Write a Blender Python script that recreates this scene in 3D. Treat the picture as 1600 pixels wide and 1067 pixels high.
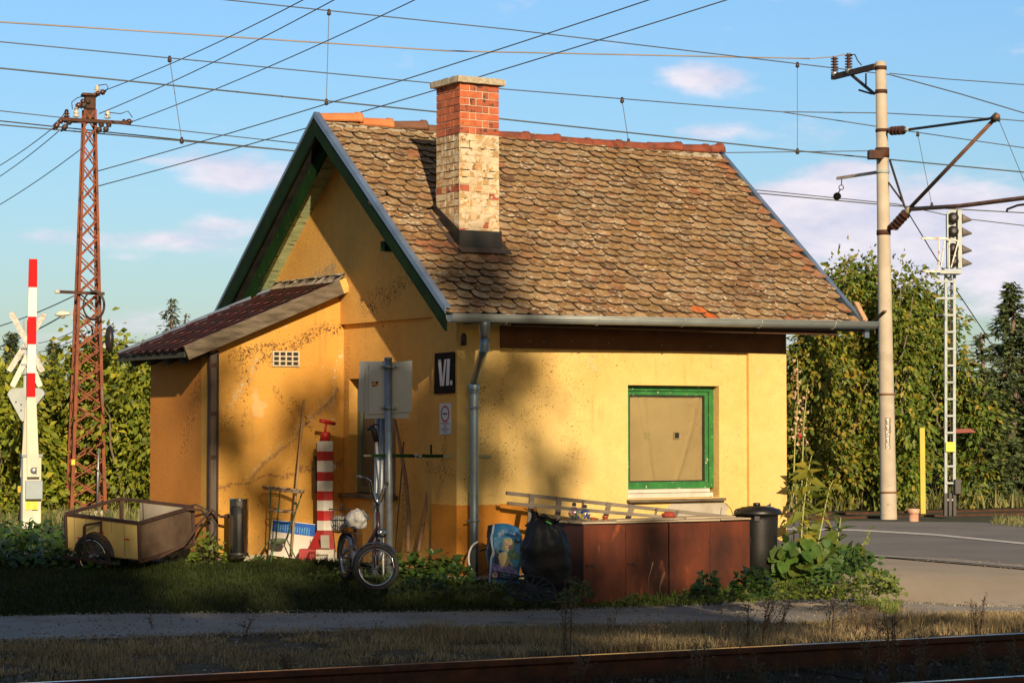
import bpy, math, random
import numpy as np
from mathutils import Vector, Matrix, noise as mnoise
random.seed(7); rng = np.random.default_rng(11)
scene = bpy.context.scene
for o in list(bpy.data.objects): bpy.data.objects.remove(o)
COL = scene.collection
PI = math.pi
R = math.radians

# ---------------------------------------------------------------- camera
# world frame: +x runs along the long (window) wall, +y towards the rear, origin at the near house corner
FP = 3450.0; HEAD = R(32.0); PITCH = math.atan((667 - 533.5) / FP)
Fv = np.array([math.sin(HEAD), math.cos(HEAD), 0.0]); Rv = np.array([math.cos(HEAD), -math.sin(HEAD), 0.0])
CAM = 0.535 * Rv - 21.5 * Fv; CAM[2] = 1.48
FW = Fv * math.cos(PITCH) + np.array([0, 0, math.sin(PITCH)])
UP = -Fv * math.sin(PITCH) + np.array([0, 0, math.cos(PITCH)])
cd = bpy.data.cameras.new('camera'); cam = bpy.data.objects.new('camera', cd); COL.objects.link(cam)
cd.sensor_width = 36; cd.lens = 36 * FP / 1600; cd.clip_start = 0.2; cd.clip_end = 5000
mm = Matrix((Rv, UP, -FW)).transposed().to_4x4(); mm.translation = Vector(CAM); cam.matrix_world = mm
scene.camera = cam

# ---------------------------------------------------------------- light
SUN = np.array([0.322, 0.947, -0.357]); SUN /= np.linalg.norm(SUN)      # travel direction of the light
SUN_EL = math.asin(-SUN[2]); SUN_AZ = math.atan2(-SUN[0], -SUN[1])
sd = bpy.data.lights.new('sun', 'SUN'); sd.energy = 5.0; sd.angle = R(0.5); sd.color = (1.0, 0.80, 0.55)
so = bpy.data.objects.new('sun', sd); COL.objects.link(so)
so.rotation_euler = Vector(SUN).to_track_quat('-Z', 'Y').to_euler(); so.location = (-20, -30, 30)
world = bpy.data.worlds.new('World'); scene.world = world; world.use_nodes = True
scene.view_settings.view_transform = 'Standard'; scene.view_settings.look = 'None'
scene.view_settings.exposure = 0.36; scene.view_settings.gamma = 1.0; scene.view_settings.use_curve_mapping = False
SKY_STRENGTH = 0.082

class NT:
    """tiny node-graph helper"""
    def __init__(s, tree): s.t = tree; s.n = tree.nodes; s.l = tree.links
    def node(s, typ, **k):
        n = s.n.new(typ)
        for a, v in k.items():
            if a == 'ins':
                for i, x in v.items():
                    if hasattr(x, 'is_output'): s.l.new(x, n.inputs[i])
                    else: n.inputs[i].default_value = x
            else: setattr(n, a, v)
        return n
    def math(s, op, a, b=0.5, c=0.0, clamp=False):
        n = s.node('ShaderNodeMath', operation=op, ins={0: a, 1: b, 2: c}); n.use_clamp = clamp; return n.outputs[0]
    def mix(s, f, a, b, mode='MIX'):
        n = s.node('ShaderNodeMix', data_type='RGBA', blend_type=mode, ins={0: f, 6: a, 7: b}); return n.outputs[2]
    def noise(s, vec, scale, detail=4, rough=.55, dist=0., out=0):
        n = s.node('ShaderNodeTexNoise', ins={'Scale': scale, 'Detail': detail, 'Roughness': rough, 'Distortion': dist})
        if vec is not None: s.l.new(vec, n.inputs['Vector'])
        return n.outputs[out]
    def ramp(s, f, a, b, c0=(0, 0, 0, 1), c1=(1, 1, 1, 1)):
        n = s.node('ShaderNodeValToRGB'); s.l.new(f, n.inputs[0]); e = n.color_ramp.elements
        e[0].position = a; e[0].color = c0; e[1].position = b; e[1].color = c1; return n.outputs[0]
    def maprange(s, f, a, b, c=0., d=1., smooth=False):
        n = s.node('ShaderNodeMapRange', ins={0: f, 1: a, 2: b, 3: c, 4: d}); n.clamp = True
        if smooth: n.interpolation_type = 'SMOOTHSTEP'
        return n.outputs[0]

# sky: Nishita, with thin pinkish fair-weather clouds spread over the whole dome
w = NT(world.node_tree); w.n.clear()
sky = w.node('ShaderNodeTexSky', sky_type='NISHITA'); sky.sun_disc = False
sky.sun_elevation = SUN_EL; sky.sun_rotation = SUN_AZ; sky.air_density = 1.25; sky.dust_density = .6; sky.ozone_density = 2.2
tc = w.node('ShaderNodeTexCoord'); sep = w.node('ShaderNodeSeparateXYZ', ins={0: tc.outputs['Generated']})
el = w.math('MAXIMUM', sep.outputs[2], .0)
strx = w.node('ShaderNodeMapping', ins={'Vector': tc.outputs['Generated'], 'Scale': (1, 1, 2.6), 'Location': (0.35, 0.2, .55)}).outputs[0]
n1 = w.noise(strx, 7.5, 7, .58, .15); n2 = w.noise(strx, 26., 6, .6)
cover = w.math('ADD', n1, w.math('MULTIPLY', n2, .42))
def ddir(px, py):
    r = Rv * (px - 800) / FP + UP * (533.5 - py) / FP + FW; return r / np.linalg.norm(r)
def bank(px, py, rx, ry, amp):       # a soft elongated cloud around one direction of the sky
    c = ddir(px, py); t = np.cross(c, [0, 0, 1]); t /= np.linalg.norm(t); u = np.cross(t, c)
    dt = w.node('ShaderNodeVectorMath', operation='DOT_PRODUCT', ins={0: tc.outputs['Generated'], 1: tuple(t)}).outputs['Value']
    du = w.node('ShaderNodeVectorMath', operation='DOT_PRODUCT', ins={0: tc.outputs['Generated'], 1: tuple(u)}).outputs['Value']
    dc = w.node('ShaderNodeVectorMath', operation='DOT_PRODUCT', ins={0: tc.outputs['Generated'], 1: tuple(c)}).outputs['Value']
    a = w.math('POWER', w.math('DIVIDE', dt, rx / FP), 2.); b = w.math('POWER', w.math('ABSOLUTE', w.math('DIVIDE', du, ry / FP)), 2.)
    g = w.math('MULTIPLY', w.math('EXPONENT', w.math('MULTIPLY', w.math('ADD', a, b), -1.)), w.math('GREATER_THAN', dc, 0.))
    return w.math('MULTIPLY', g, amp)
s_ = None
for args in [(1460, 340, 330, 85, .42), (1110, 125, 80, 26, .30), (1112, 206, 76, 18, .26), (375, 275, 105, 42, .37), (1320, 264, 60, 12, .28), (1230, 310, 90, 30, .2),
             (180, 374, 320, 20, .29), (215, 505, 90, 30, .32), (340, 350, 80, 14, .25), (40, 530, 90, 20, .25), (230, 250, 90, 10, .16), (560, 105, 60, 10, .13), (180, 405, 60, 10, .18), (1500, 450, 300, 80, .2), (1250, 320, 120, 34, .14)]:
    b_ = bank(*args); s_ = b_ if s_ is None else w.math('ADD', s_, b_)
cover = w.math('ADD', w.math('SUBTRACT', cover, .26), s_)
mask = w.maprange(cover, .52, .80, 0., .92, True)
lit = w.mix(w.maprange(n2, .35, .65), (6.5, 6.5, 8.0, 1), (9.0, 8.3, 9.0, 1))
grad = w.mix(w.maprange(sep.outputs[2], .02, .26), (.68, .82, 1.08, 1), (.80, 1.13, 1.48, 1))
dsun = w.node('ShaderNodeVectorMath', operation='DOT_PRODUCT', ins={0: tc.outputs['Generated'], 1: tuple(-SUN)}).outputs['Value']
grad = w.mix(w.maprange(dsun, -.25, .75, 0., 1., True), grad, (.70, .56, .42, 1))      # the evening side of the sky is warmer
skyc = w.mix(1., sky.outputs[0], grad, 'MULTIPLY')
colr = w.mix(mask, skyc, lit)
bg = w.node('ShaderNodeBackground', ins={'Color': colr, 'Strength': SKY_STRENGTH})
wo = w.node('ShaderNodeOutputWorld', ins={'Surface': bg.outputs[0]})

# ---------------------------------------------------------------- helpers
def at(px, py, **k):
    """world point seen at a pixel of the 1600 px photograph, on a given plane (x=, y=, z=, depth d= or pl=(normal, c))"""
    r = Rv * (px - 800) / FP + UP * (533.5 - py) / FP + FW
    for a, v in k.items():
        if a == 'd': t = v / (r @ Fv)
        elif a == 'pl': n = np.array(v[0], float); t = (v[1] - n @ CAM) / (n @ r)
        else: i = 'xyz'.index(a); t = (v - CAM[i]) / r[i]
    return CAM + r * t
def V3(*a): return np.array(a, float)
def unit(v): v = np.array(v, float); return v / max(np.linalg.norm(v), 1e-9)
def smooth(t): t = min(max(t, 0.), 1.); return t * t * (3 - 2 * t)

PATH_X = [-30, -8, -4.4, -.29, 2.9, 3.6, 4.1, 6, 30]; PATH_Y = [6.0, 2.0, .5, -1.47, -2.2, -2.45, -3.5, -4.6, -7.]
def gz(x, y):
    """height of the ground"""
    e = y - np.interp(x, PATH_X, PATH_Y)
    up = 0.10 * (1 - smooth((x + .2) / 1.2)) * (1 - smooth((y - 8) / 4))
    t = smooth(e / 1.5); t2 = smooth((e - 1.3) / 2.2)
    return -0.20 * (1 - t) + up * t2
def onground(px, py, z0=0.):
    p = at(px, py, z=z0)
    for _ in range(12): p = at(px, py, z=gz(p[0], p[1]))
    return p

MATS = {}
def mat(name, c1, c2=None, scale=6., rough=.8, metal=0., bump=0., bscale=60., spots=None, spots2=None, spec=.5, lo=.35, hi=.65,
        trans=0., stretch=None, coat=0., rndcol=None, objrnd=0., detail=5):
    """procedural material: two-tone noise, optional spots [(colour, scale, threshold, softness)], bump, random tone per piece"""
    if name in MATS: return MATS[name]
    m = bpy.data.materials.new(name); m.use_nodes = True; n = NT(m.node_tree); n.n.clear()
    pr = n.node('ShaderNodeBsdfPrincipled'); out = n.node('ShaderNodeOutputMaterial')
    pr.inputs['Roughness'].default_value = rough; pr.inputs['Metallic'].default_value = metal
    pr.inputs['Specular IOR Level'].default_value = spec; pr.inputs['Coat Weight'].default_value = coat
    geo = n.node('ShaderNodeNewGeometry'); vec = geo.outputs['Position']
    if stretch: vec = n.node('ShaderNodeMapping', ins={'Vector': vec, 'Scale': stretch}).outputs[0]
    col = tuple(c1) + (1,)
    if c2 is not None:
        f = n.maprange(n.noise(vec, scale, detail), lo, hi); col = n.mix(f, tuple(c1) + (1,), tuple(c2) + (1,))
    if rndcol:
        at_ = n.node('ShaderNodeAttribute', attribute_name='rnd'); oi = n.node('ShaderNodeObjectInfo')
        rr = n.math('FRACT', n.math('ADD', at_.outputs['Fac'], oi.outputs['Random']))
        cr = n.node('ShaderNodeValToRGB'); n.l.new(rr, cr.inputs[0]); cr.color_ramp.interpolation = 'LINEAR'
        e = cr.color_ramp.elements
        while len(e) < len(rndcol): e.new(.5)
        for i, c in enumerate(rndcol): e[i].position = i / (len(rndcol) - 1) if len(rndcol) > 1 else 0; e[i].color = tuple(c) + (1,)
        col = n.mix(1., cr.outputs[0], n.mix(n.maprange(n.noise(vec, scale, detail), lo, hi), (.72, .72, .72, 1), (1.18, 1.18, 1.18, 1)), 'MULTIPLY') if c2 is None else n.mix(.5, col, cr.outputs[0])
    for sp in (spots, spots2):
        if sp:
            f = n.noise(vec if len(sp) < 5 else geo.outputs['Position'], sp[1], 4, .6, .2); f = n.maprange(f, sp[2], sp[2] + sp[3]); col = n.mix(f, col, tuple(sp[0]) + (1,))
    if isinstance(col, tuple): pr.inputs['Base Color'].default_value = col
    else: n.l.new(col, pr.inputs['Base Color'])
    if bump:
        b = n.node('ShaderNodeBump', ins={'Strength': 1., 'Distance': bump, 'Height': n.noise(vec, bscale, 5, .6)}); n.l.new(b.outputs[0], pr.inputs['Normal'])
    sh = pr.outputs[0]
    if trans:
        tr = n.node('ShaderNodeBsdfTranslucent')
        if isinstance(col, tuple): tr.inputs[0].default_value = col
        else: n.l.new(col, tr.inputs[0])
        sh = n.node('ShaderNodeMixShader', ins={0: trans, 1: sh, 2: tr.outputs[0]}).outputs[0]
    n.l.new(sh, out.inputs[0]); MATS[name] = m; return m

class MB:
    """collects shapes in world coordinates, builds ONE mesh object"""
    def __init__(s): s.v = []; s.f = []; s.mi = []; s.sm = []
    def face(s, idx, mi=0, sm=False): s.f.append(tuple(idx)); s.mi.append(mi); s.sm.append(sm)
    def add(s, vs, fs, mi=0, sm=False):
        b = len(s.v); s.v.extend([tuple(map(float, p)) for p in vs])
        for f in fs: s.face([b + i for i in f], mi, sm)
        return s
    def box(s, x0, x1, y0, y1, z0, z1, mi=0):
        v = [(x, y, z) for z in (z0, z1) for y in (y0, y1) for x in (x0, x1)]
        return s.add(v, [(0, 2, 3, 1), (4, 5, 7, 6), (0, 1, 5, 4), (2, 6, 7, 3), (0, 4, 6, 2), (1, 3, 7, 5)], mi)
    def obox(s, c, ax, ay, az, hx, hy, hz, mi=0):
        c, ax, ay, az = map(np.array, (c, ax, ay, az))
        v = [c + ax * hx * i + ay * hy * j + az * hz * k for k in (-1, 1) for j in (-1, 1) for i in (-1, 1)]
        return s.add(v, [(0, 2, 3, 1), (4, 5, 7, 6), (0, 1, 5, 4), (2, 6, 7, 3), (0, 4, 6, 2), (1, 3, 7, 5)], mi)
    def beam(s, a, b, wd, ht, upv=(0, 0, 1), mi=0):
        a = np.array(a, float); b = np.array(b, float); d = unit(b - a); sd_ = np.cross(d, upv)
        if np.linalg.norm(sd_) < 1e-3: sd_ = np.cross(d, (1, 0, 0))
        sd_ = unit(sd_); u = np.cross(sd_, d)
        return s.obox((a + b) / 2, d, sd_, u, np.linalg.norm(b - a) / 2, wd / 2, ht / 2, mi)
    def tube(s, pts, r, seg=8, mi=0, caps=True, sm=True):
        pts = [np.array(p, float) for p in pts]; n = len(pts); rs = r if hasattr(r, '__len__') else [r] * n
        prev = None; b = len(s.v)
        for i, p in enumerate(pts):
            d = unit(pts[min(i + 1, n - 1)] - pts[max(i - 1, 0)])
            if prev is None:
                a = np.cross(d, (0, 0, 1)); a = unit(a) if np.linalg.norm(a) > 1e-2 else V3(1, 0, 0)
            else:
                a = prev - d * (prev @ d); a = unit(a)
            prev = a; c = np.cross(d, a)
            for k in range(seg):
                t = 2 * PI * k / seg; q = p + (a * math.cos(t) + c * math.sin(t)) * rs[i]; s.v.append(tuple(q))
        for i in range(n - 1):
            for k in range(seg):
                k2 = (k + 1) % seg; s.face((b + i * seg + k, b + i * seg + k2, b + (i + 1) * seg + k2, b + (i + 1) * seg + k), mi, sm)
        if caps:
            s.face([b + k for k in range(seg)][::-1], mi); s.face([b + (n - 1) * seg + k for k in range(seg)], mi)
        return s
    def lathe(s, prof, c, axis=(0, 0, 1), seg=20, mi=0, sm=True, close=True):
        """prof: [(radius, height)]"""
        c = np.array(c, float); ax = unit(axis); a = np.cross(ax, (0, 0, 1)); a = unit(a) if np.linalg.norm(a) > 1e-2 else V3(1, 0, 0); d = np.cross(ax, a)
        b = len(s.v)
        for r, h in prof:
            for k in range(seg):
                t = 2 * PI * k / seg; s.v.append(tuple(c + ax * h + (a * math.cos(t) + d * math.sin(t)) * r))
        for i in range(len(prof) - 1):
            for k in range(seg):
                k2 = (k + 1) % seg; s.face((b + i * seg + k, b + i * seg + k2, b + (i + 1) * seg + k2, b + (i + 1) * seg + k), mi, sm)
        if close:
            s.face([b + k for k in range(seg)][::-1], mi); s.face([b + (len(prof) - 1) * seg + k for k in range(seg)], mi)
        return s
    def prism(s, poly, o, ax, ay, an, th, mi=0):
        """polygon (2-D points) in the frame o, ax, ay pushed by th along an"""
        o, ax, ay, an = map(lambda q: np.array(q, float), (o, ax, ay, an)); n = len(poly)
        v = [o + ax * p[0] + ay * p[1] for p in poly] + [o + ax * p[0] + ay * p[1] + an * th for p in poly]
        return s.add(v, [tuple(range(n))[::-1], tuple(range(n, 2 * n))] + [(i, (i + 1) % n, n + (i + 1) % n, n + i) for i in range(n)], mi)
    def mesh(s, name, mats, origin=(0, 0, 0)):
        me = bpy.data.meshes.new(name); o = np.array(origin, float)
        me.from_pydata([tuple(np.array(p) - o) for p in s.v], [], s.f)
        for m in (mats if isinstance(mats, (list, tuple)) else [mats]): me.materials.append(m)
        me.polygons.foreach_set('material_index', s.mi); me.polygons.foreach_set('use_smooth', s.sm); me.update()
        return me
    def build(s, name, mats, parent=None, bev=0., loc=None, **tags):
        org = root_origin(parent) if parent is not None else (loc if loc is not None else base_of(s.v))
        ob = bpy.data.objects.new(name, s.mesh(name, mats, org)); COL.objects.link(ob)
        if parent is not None: ob.parent = parent
        else: ob.location = org
        if bev:
            md = ob.modifiers.new('bevel', 'BEVEL'); md.width = bev; md.segments = 2; md.limit_method = 'ANGLE'
        tag(ob, **tags); return ob
def base_of(v):
    a = np.array(v); return (float(a[:, 0].mean()), float(a[:, 1].mean()), float(a[:, 2].min()))
def root_origin(p):
    o = V3(0, 0, 0)
    while p is not None: o = o + np.array(p.location); p = p.parent
    return o
def tag(o, label=None, cat=None, group=None, kind=None):
    if label: o['label'] = label
    if cat: o['category'] = cat
    if group: o['group'] = group
    if kind: o['kind'] = kind
    return o
def thing(name, loc, label, cat, group=None):
    o = bpy.data.objects.new(name, None); COL.objects.link(o); o.location = tuple(map(float, loc)); o.empty_display_size = .1
    return tag(o, label, cat, group)
def link_copy(name, me, parent, loc, rot=None):
    o = bpy.data.objects.new(name, me); COL.objects.link(o); o.parent = parent
    o.location = tuple(np.array(loc) - root_origin(parent))
    if rot is not None: o.rotation_euler = rot
    return o

def scatter_mesh(name, P, A, S, N, L, Wd, tv, tf, m, parent=None, loc=None, smooth_=False, rnd=None, **tags):
    """many copies of one template (tv: along, side, normal coordinates) as one mesh, each with its own 'rnd' value"""
    P = np.asarray(P, float); n = len(P); tv = np.asarray(tv, float); k = len(tv)
    L = np.broadcast_to(L, (n,)); Wd = np.broadcast_to(Wd, (n,))
    v = (P[:, None, :] + A[:, None, :] * (tv[None, :, 0] * L[:, None])[..., None] + S[:, None, :] * (tv[None, :, 1] * Wd[:, None])[..., None]
         + N[:, None, :] * (tv[None, :, 2] * L[:, None])[..., None]).reshape(-1, 3)
    org = root_origin(parent) if parent is not None else np.array(loc if loc is not None else (P[:, 0].mean(), P[:, 1].mean(), P[:, 2].min()))
    v = v - org
    nf = len(tf); tot = [len(f) for f in tf]; flat = np.array([i for f in tf for i in f])
    loops = (flat[None, :] + (np.arange(n) * k)[:, None]).reshape(-1)
    me = bpy.data.meshes.new(name); me.vertices.add(n * k); me.vertices.foreach_set('co', v.astype(np.float32).reshape(-1))
    me.loops.add(len(loops)); me.loops.foreach_set('vertex_index', loops.astype(np.int32))
    lt = np.tile(np.array(tot), n); ls = np.concatenate([[0], np.cumsum(lt)[:-1]])
    me.polygons.add(n * nf); me.polygons.foreach_set('loop_start', ls.astype(np.int32)); me.polygons.foreach_set('loop_total', lt.astype(np.int32))
    if smooth_: me.polygons.foreach_set('use_smooth', np.ones(n * nf, bool))
    me.update(calc_edges=True)
    a = me.attributes.new('rnd', 'FLOAT', 'FACE'); rv = rng.random(n) if rnd is None else rnd
    a.data.foreach_set('value', np.repeat(rv, nf).astype(np.float32))
    me.materials.append(m)
    o = bpy.data.objects.new(name, me); COL.objects.link(o)
    if parent is not None: o.parent = parent
    else: o.location = tuple(map(float, org))
    tag(o, **tags); return o
def frames(A, N):
    A = A / np.linalg.norm(A, axis=1, keepdims=True); S = np.cross(A, N); S /= np.maximum(np.linalg.norm(S, axis=1, keepdims=True), 1e-6)
    return A, S, np.cross(S, A)
LEAF = ([(0, 0, 0), (.35, .5, .08), (1, 0, -.12), (.35, -.5, .08), (.45, 0, -.02)], [(0, 4, 1), (1, 4, 2), (2, 4, 3), (3, 4, 0)])
LEAF2 = ([(0, 0, 0), (.4, .5, .07), (1, 0, -.1), (.4, -.5, .07)], [(0, 2, 1), (0, 3, 2)])
BLADE = ([(0, .5, 0), (0, -.5, 0), (.55, .32, .07), (.55, -.32, .07), (1, 0, .28)], [(0, 1, 3, 2), (2, 3, 4)])
BIGLEAF = ([(0, 0, 0), (-.12, .28, .02), (.05, .5, .05), (.4, .5, .02), (.75, .3, -.04), (1, 0, -.12), (.75, -.3, -.04), (.4, -.5, .02), (.05, -.5, .05), (-.12, -.28, .02), (.4, 0, -.05)],
           [(0, 10, 2, 1), (2, 10, 3), (3, 10, 4), (4, 10, 5), (5, 10, 6), (6, 10, 7), (7, 10, 8), (8, 10, 0, 9)])
# ---------------------------------------------------------------- materials
M_ground = mat('earth', (.055, .045, .03), (.11, .09, .055), 3., .95, bump=.02, bscale=25)
M_lawn = mat('lawn_soil', (.025, .03, .012), (.06, .06, .025), 2., .95, bump=.02, bscale=30)
M_blade = mat('grass_blade', (1, 1, 1), None, .8, .75, rndcol=[(.018, .036, .008), (.034, .055, .011), (.055, .065, .02), (.022, .040, .009)], trans=.2, spec=.2)
M_dry = mat('dry_blade', (1, 1, 1), None, .9, .8, rndcol=[(.36, .25, .13), (.50, .38, .20), (.20, .14, .07), (.42, .33, .18), (.15, .13, .05)], trans=.2, spec=.2)
M_path = mat('worn_tarmac', (.25, .225, .19), (.34, .31, .265), 1.6, .93, bump=.006, bscale=220, spots=((.05, .045, .04), 1.1, .66, .05), spots2=((.22, .2, .18), 90, .62, .05))
M_road = mat('road_asphalt', (.155, .135, .112), (.20, .175, .145), .8, .88, bump=.004, bscale=200, spots=((.17, .16, .15), 130, .62, .06))
M_apron = mat('dusty_asphalt', (.31, .25, .175), (.38, .31, .225), .9, .9, bump=.004, bscale=160, spots=((.1, .09, .08), .9, .6, .12))
M_white = mat('road_paint', (.66, .60, .50), (.46, .41, .34), 9., .7)
M_rust = mat('rusty_rail', (.10, .034, .014), (.04, .018, .011), 9., .75, .2, bump=.002, bscale=90)
M_shine = mat('polished_rail_head', (.42, .41, .42), (.3, .28, .28), 20., .22, 1.)
M_wood = mat('grey_weathered_wood', (.17, .135, .09), (.07, .052, .034), 4., .85, bump=.003, bscale=40, stretch=(1, 1, 5))
M_rustleg = mat('rusty_orange_steel', (.26, .075, .03), (.15, .045, .022), 5., .8, .1, bump=.001, bscale=120)
M_conc = mat('pale_concrete', (.50, .43, .33), (.40, .34, .26), 3., .9, bump=.003, bscale=90, spots=((.3, .25, .19), 9, .64, .1))
M_insul = mat('brown_glazed_porcelain', (.055, .02, .015), (.09, .035, .02), 12, .25)
M_insw = mat('white_glazed_porcelain', (.62, .58, .48), (.5, .45, .35), 12, .3)
M_steel = mat('galvanised_steel', (.36, .40, .43), (.26, .29, .32), 12, .45, .75, bump=.0006, bscale=60)
M_palegrey = mat('pale_grey_paint', (.40, .44, .43), (.33, .37, .36), 8, .55)
M_dark = mat('dark_iron', (.04, .035, .032), (.08, .05, .035), 15, .6, .4)
M_wire = mat('copper_wire_aged', (.09, .11, .10), (.16, .14, .1), .5, .5, .5)
M_wire2 = mat('dull_steel_wire', (.10, .10, .105), (.16, .15, .14), .5, .5, .5)
M_green = mat('green_paint', (.035, .20, .04), (.02, .12, .03), 7, .5, bump=.001, bscale=50, spots=((.46, .44, .32), 24, .64, .02))
M_dgreen = mat('dark_green_paint', (.006, .028, .006), (.010, .040, .009), 5, .8, spec=.15, bump=.001, bscale=50, spots=((.14, .09, .05), 14, .64, .04), stretch=(1, 1, .3))
M_soffit = mat('flaking_pale_green_boards', (.42, .48, .25), (.28, .36, .17), 9, .8, bump=.002, bscale=60, spots=((.10, .07, .035), 13, .58, .05), stretch=(.5, 1, 3))
M_zinc = mat('zinc_gutter', (.36, .40, .39), (.28, .31, .31), 3, .5, .35)
M_pipe = mat('galvanised_pipe', (.33, .42, .48), (.25, .32, .37), 7, .33, .8, bump=.0005, bscale=30)
M_black = mat('black_sheet', (.012, .012, .013), (.03, .027, .025), 6, .45)
M_glass = mat('dusty_glass', (.05, .06, .06), (.10, .11, .1), 3, .08)
M_red = mat('red_paint', (.5, .012, .012), (.36, .012, .01), 10, .5, bump=.001)
M_whitep = mat('chalky_white_paint', (.72, .70, .64), (.58, .54, .47), 9, .65, bump=.001, spots=((.25, .1, .05), 14, .68, .04))

def wall_mat(name, base, base2, band, vines, speck=.5):
    """painted stucco: tone drift, fine render grain, dirt specks, optional orange base band, traces of dead creeper"""
    m = bpy.data.materials.new(name); m.use_nodes = True; n = NT(m.node_tree); n.n.clear()
    geo = n.node('ShaderNodeNewGeometry'); P = geo.outputs['Position']; s = n.node('ShaderNodeSeparateXYZ', ins={0: P})
    X, Y, Z = s.outputs
    col = n.mix(n.maprange(n.noise(P, 1.3, 5), .35, .68), tuple(base) + (1,), tuple(base2) + (1,))
    col = n.mix(n.maprange(n.noise(P, 9., 5), .3, .8, 0, .22), col, (.35, .2, .08, 1))
    if band:
        wob = n.math('MULTIPLY', n.noise(P, 14., 2), .04); lim = n.math('ADD', wob, band[0] - .02)
        f = n.math('LESS_THAN', Z, lim); f = n.math('MULTIPLY', f, n.math('LESS_THAN', X, band[1])); f = n.math('MULTIPLY', f, n.math('LESS_THAN', Y, band[2]))
        col = n.mix(f, col, n.mix(n.maprange(n.noise(P, 3., 4), .4, .7), (.60, .235, .03, 1), (.50, .19, .03, 1)))
    sp = n.maprange(n.noise(P, 34., 4, .65), .625, .68); zone = n.maprange(n.noise(P, 1.1, 2), .42, .62)
    col = n.mix(n.math('MULTIPLY', n.math('MULTIPLY', sp, zone), speck), col, (.10, .05, .02, 1))
    sm = n.math('MULTIPLY', n.maprange(n.noise(P, 75., 3, .55), .66, .70), n.maprange(n.noise(P, 2.3, 2), .4, .55))
    col = n.mix(n.math('MULTIPLY', sm, .75), col, (.07, .04, .02, 1))
    mpv = n.node('ShaderNodeMapping', ins={'Vector': P, 'Scale': (7, 7, .7)}).outputs[0]      # thin run-off streaks
    stx = n.math('MULTIPLY', n.maprange(n.noise(mpv, 1.6, 5, .65), .58, .75), n.maprange(n.noise(P, 1.7, 2), .45, .6))
    col = n.mix(n.math('MULTIPLY', stx, .35), col, (.2, .11, .04, 1))
    vw = n.node('ShaderNodeMix', data_type='VECTOR', ins={0: .12, 4: P, 5: n.noise(P, 4., 3, out=1)}).outputs[1]
    ck = n.node('ShaderNodeTexVoronoi', feature='DISTANCE_TO_EDGE', ins={'Vector': vw, 'Scale': 1.5}).outputs['Distance']
    ckm = n.math('MULTIPLY', n.maprange(ck, .001, .005, 1., 0.), n.maprange(n.noise(P, 1.6, 3), .56, .62, 0., .38 * speck))
    col = n.mix(ckm, col, (.13, .07, .03, 1))
    pt = n.maprange(n.noise(P, 2.6, 6, .7), .62, .66, 0., .30); col = n.mix(pt, col, (.62, .52, .34, 1))
    spl = n.math('MULTIPLY', n.maprange(n.math('ADD', Z, n.math('MULTIPLY', n.noise(P, 6., 4), -.35)), -.25, .22, 1., 0.), n.maprange(n.noise(P, 30., 4, .6), .3, .7, .35, .9))
    col = n.mix(spl, col, (.12, .085, .055, 1))
    for (axis, a0, z0, a1, z1, wd, tone, dens) in vines:
        A = X if axis == 'x' else Y
        dx, dz = a1 - a0, z1 - z0; L2 = dx * dx + dz * dz
        wobx = n.math('MULTIPLY', n.math('SUBTRACT', n.noise(P, 3.5, 3), .5), .22)
        px_ = n.math('ADD', n.math('SUBTRACT', A, a0), wobx); pz_ = n.math('SUBTRACT', n.math('SUBTRACT', Z, z0), wobx)
        t = n.math('DIVIDE', n.math('ADD', n.math('MULTIPLY', px_, dx), n.math('MULTIPLY', pz_, dz)), L2, clamp=True)
        ex = n.math('SUBTRACT', px_, n.math('MULTIPLY', t, dx)); ez = n.math('SUBTRACT', pz_, n.math('MULTIPLY', t, dz))
        d = n.math('SQRT', n.math('ADD', n.math('MULTIPLY', ex, ex), n.math('MULTIPLY', ez, ez)))
        near = n.maprange(d, wd * .25, wd, 1., 0.)
        tex = n.maprange(n.math('ADD', n.noise(P, 48., 4, .65, .6), n.math('MULTIPLY', near, dens)), .58, .66)
        col = n.mix(n.math('MULTIPLY', tex, near), col, tuple(tone) + (1,))
    pr = n.node('ShaderNodeBsdfPrincipled', ins={'Base Color': col, 'Roughness': .92}); pr.inputs['Specular IOR Level'].default_value = .2
    h = n.math('ADD', n.math('MULTIPLY', n.noise(P, 120., 5, .7), .7), n.math('MULTIPLY', n.noise(P, 42., 3, .5), .6))
    b = n.node('ShaderNodeBump', ins={'Strength': 1., 'Distance': .008, 'Height': h}); n.l.new(b.outputs[0], pr.inputs['Normal'])
    h2 = n.node('ShaderNodeOutputMaterial', ins={0: pr.outputs[0]}); return m
DK = (.055, .028, .014); PL = (.62, .52, .34)
M_wall_long = wall_mat('yellow_stucco', (.78, .56, .21), (.72, .48, .155), (.72, .95, 9), [
    ('x', .30, 1.30, .62, 2.05, .10, DK, .02), ('x', .1, .8, .3, 1.9, .1, DK, .02), ('x', .5, 1.1, 1.2, 2.1, .3, DK, .0), ('x', 1.3, 1.0, 1.6, 2.2, .25, DK, -.01)], .9)
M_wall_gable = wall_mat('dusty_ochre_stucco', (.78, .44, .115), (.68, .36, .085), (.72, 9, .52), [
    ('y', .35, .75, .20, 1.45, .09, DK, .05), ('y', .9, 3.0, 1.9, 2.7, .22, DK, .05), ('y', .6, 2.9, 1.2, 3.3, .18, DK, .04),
    ('y', 2.5, 1.2, 2.35, 2.35, .10, (.36, .20, .08), .08), ('y', .1, 1.0, .62, 1.1, .12, DK, .05), ('y', 1.1, .2, 1.2, 1.9, .08, DK, .05), ('y', 2.6, 3.2, 3.3, 3.0, .16, (.3, .26, .18), .12)], .9)
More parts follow.
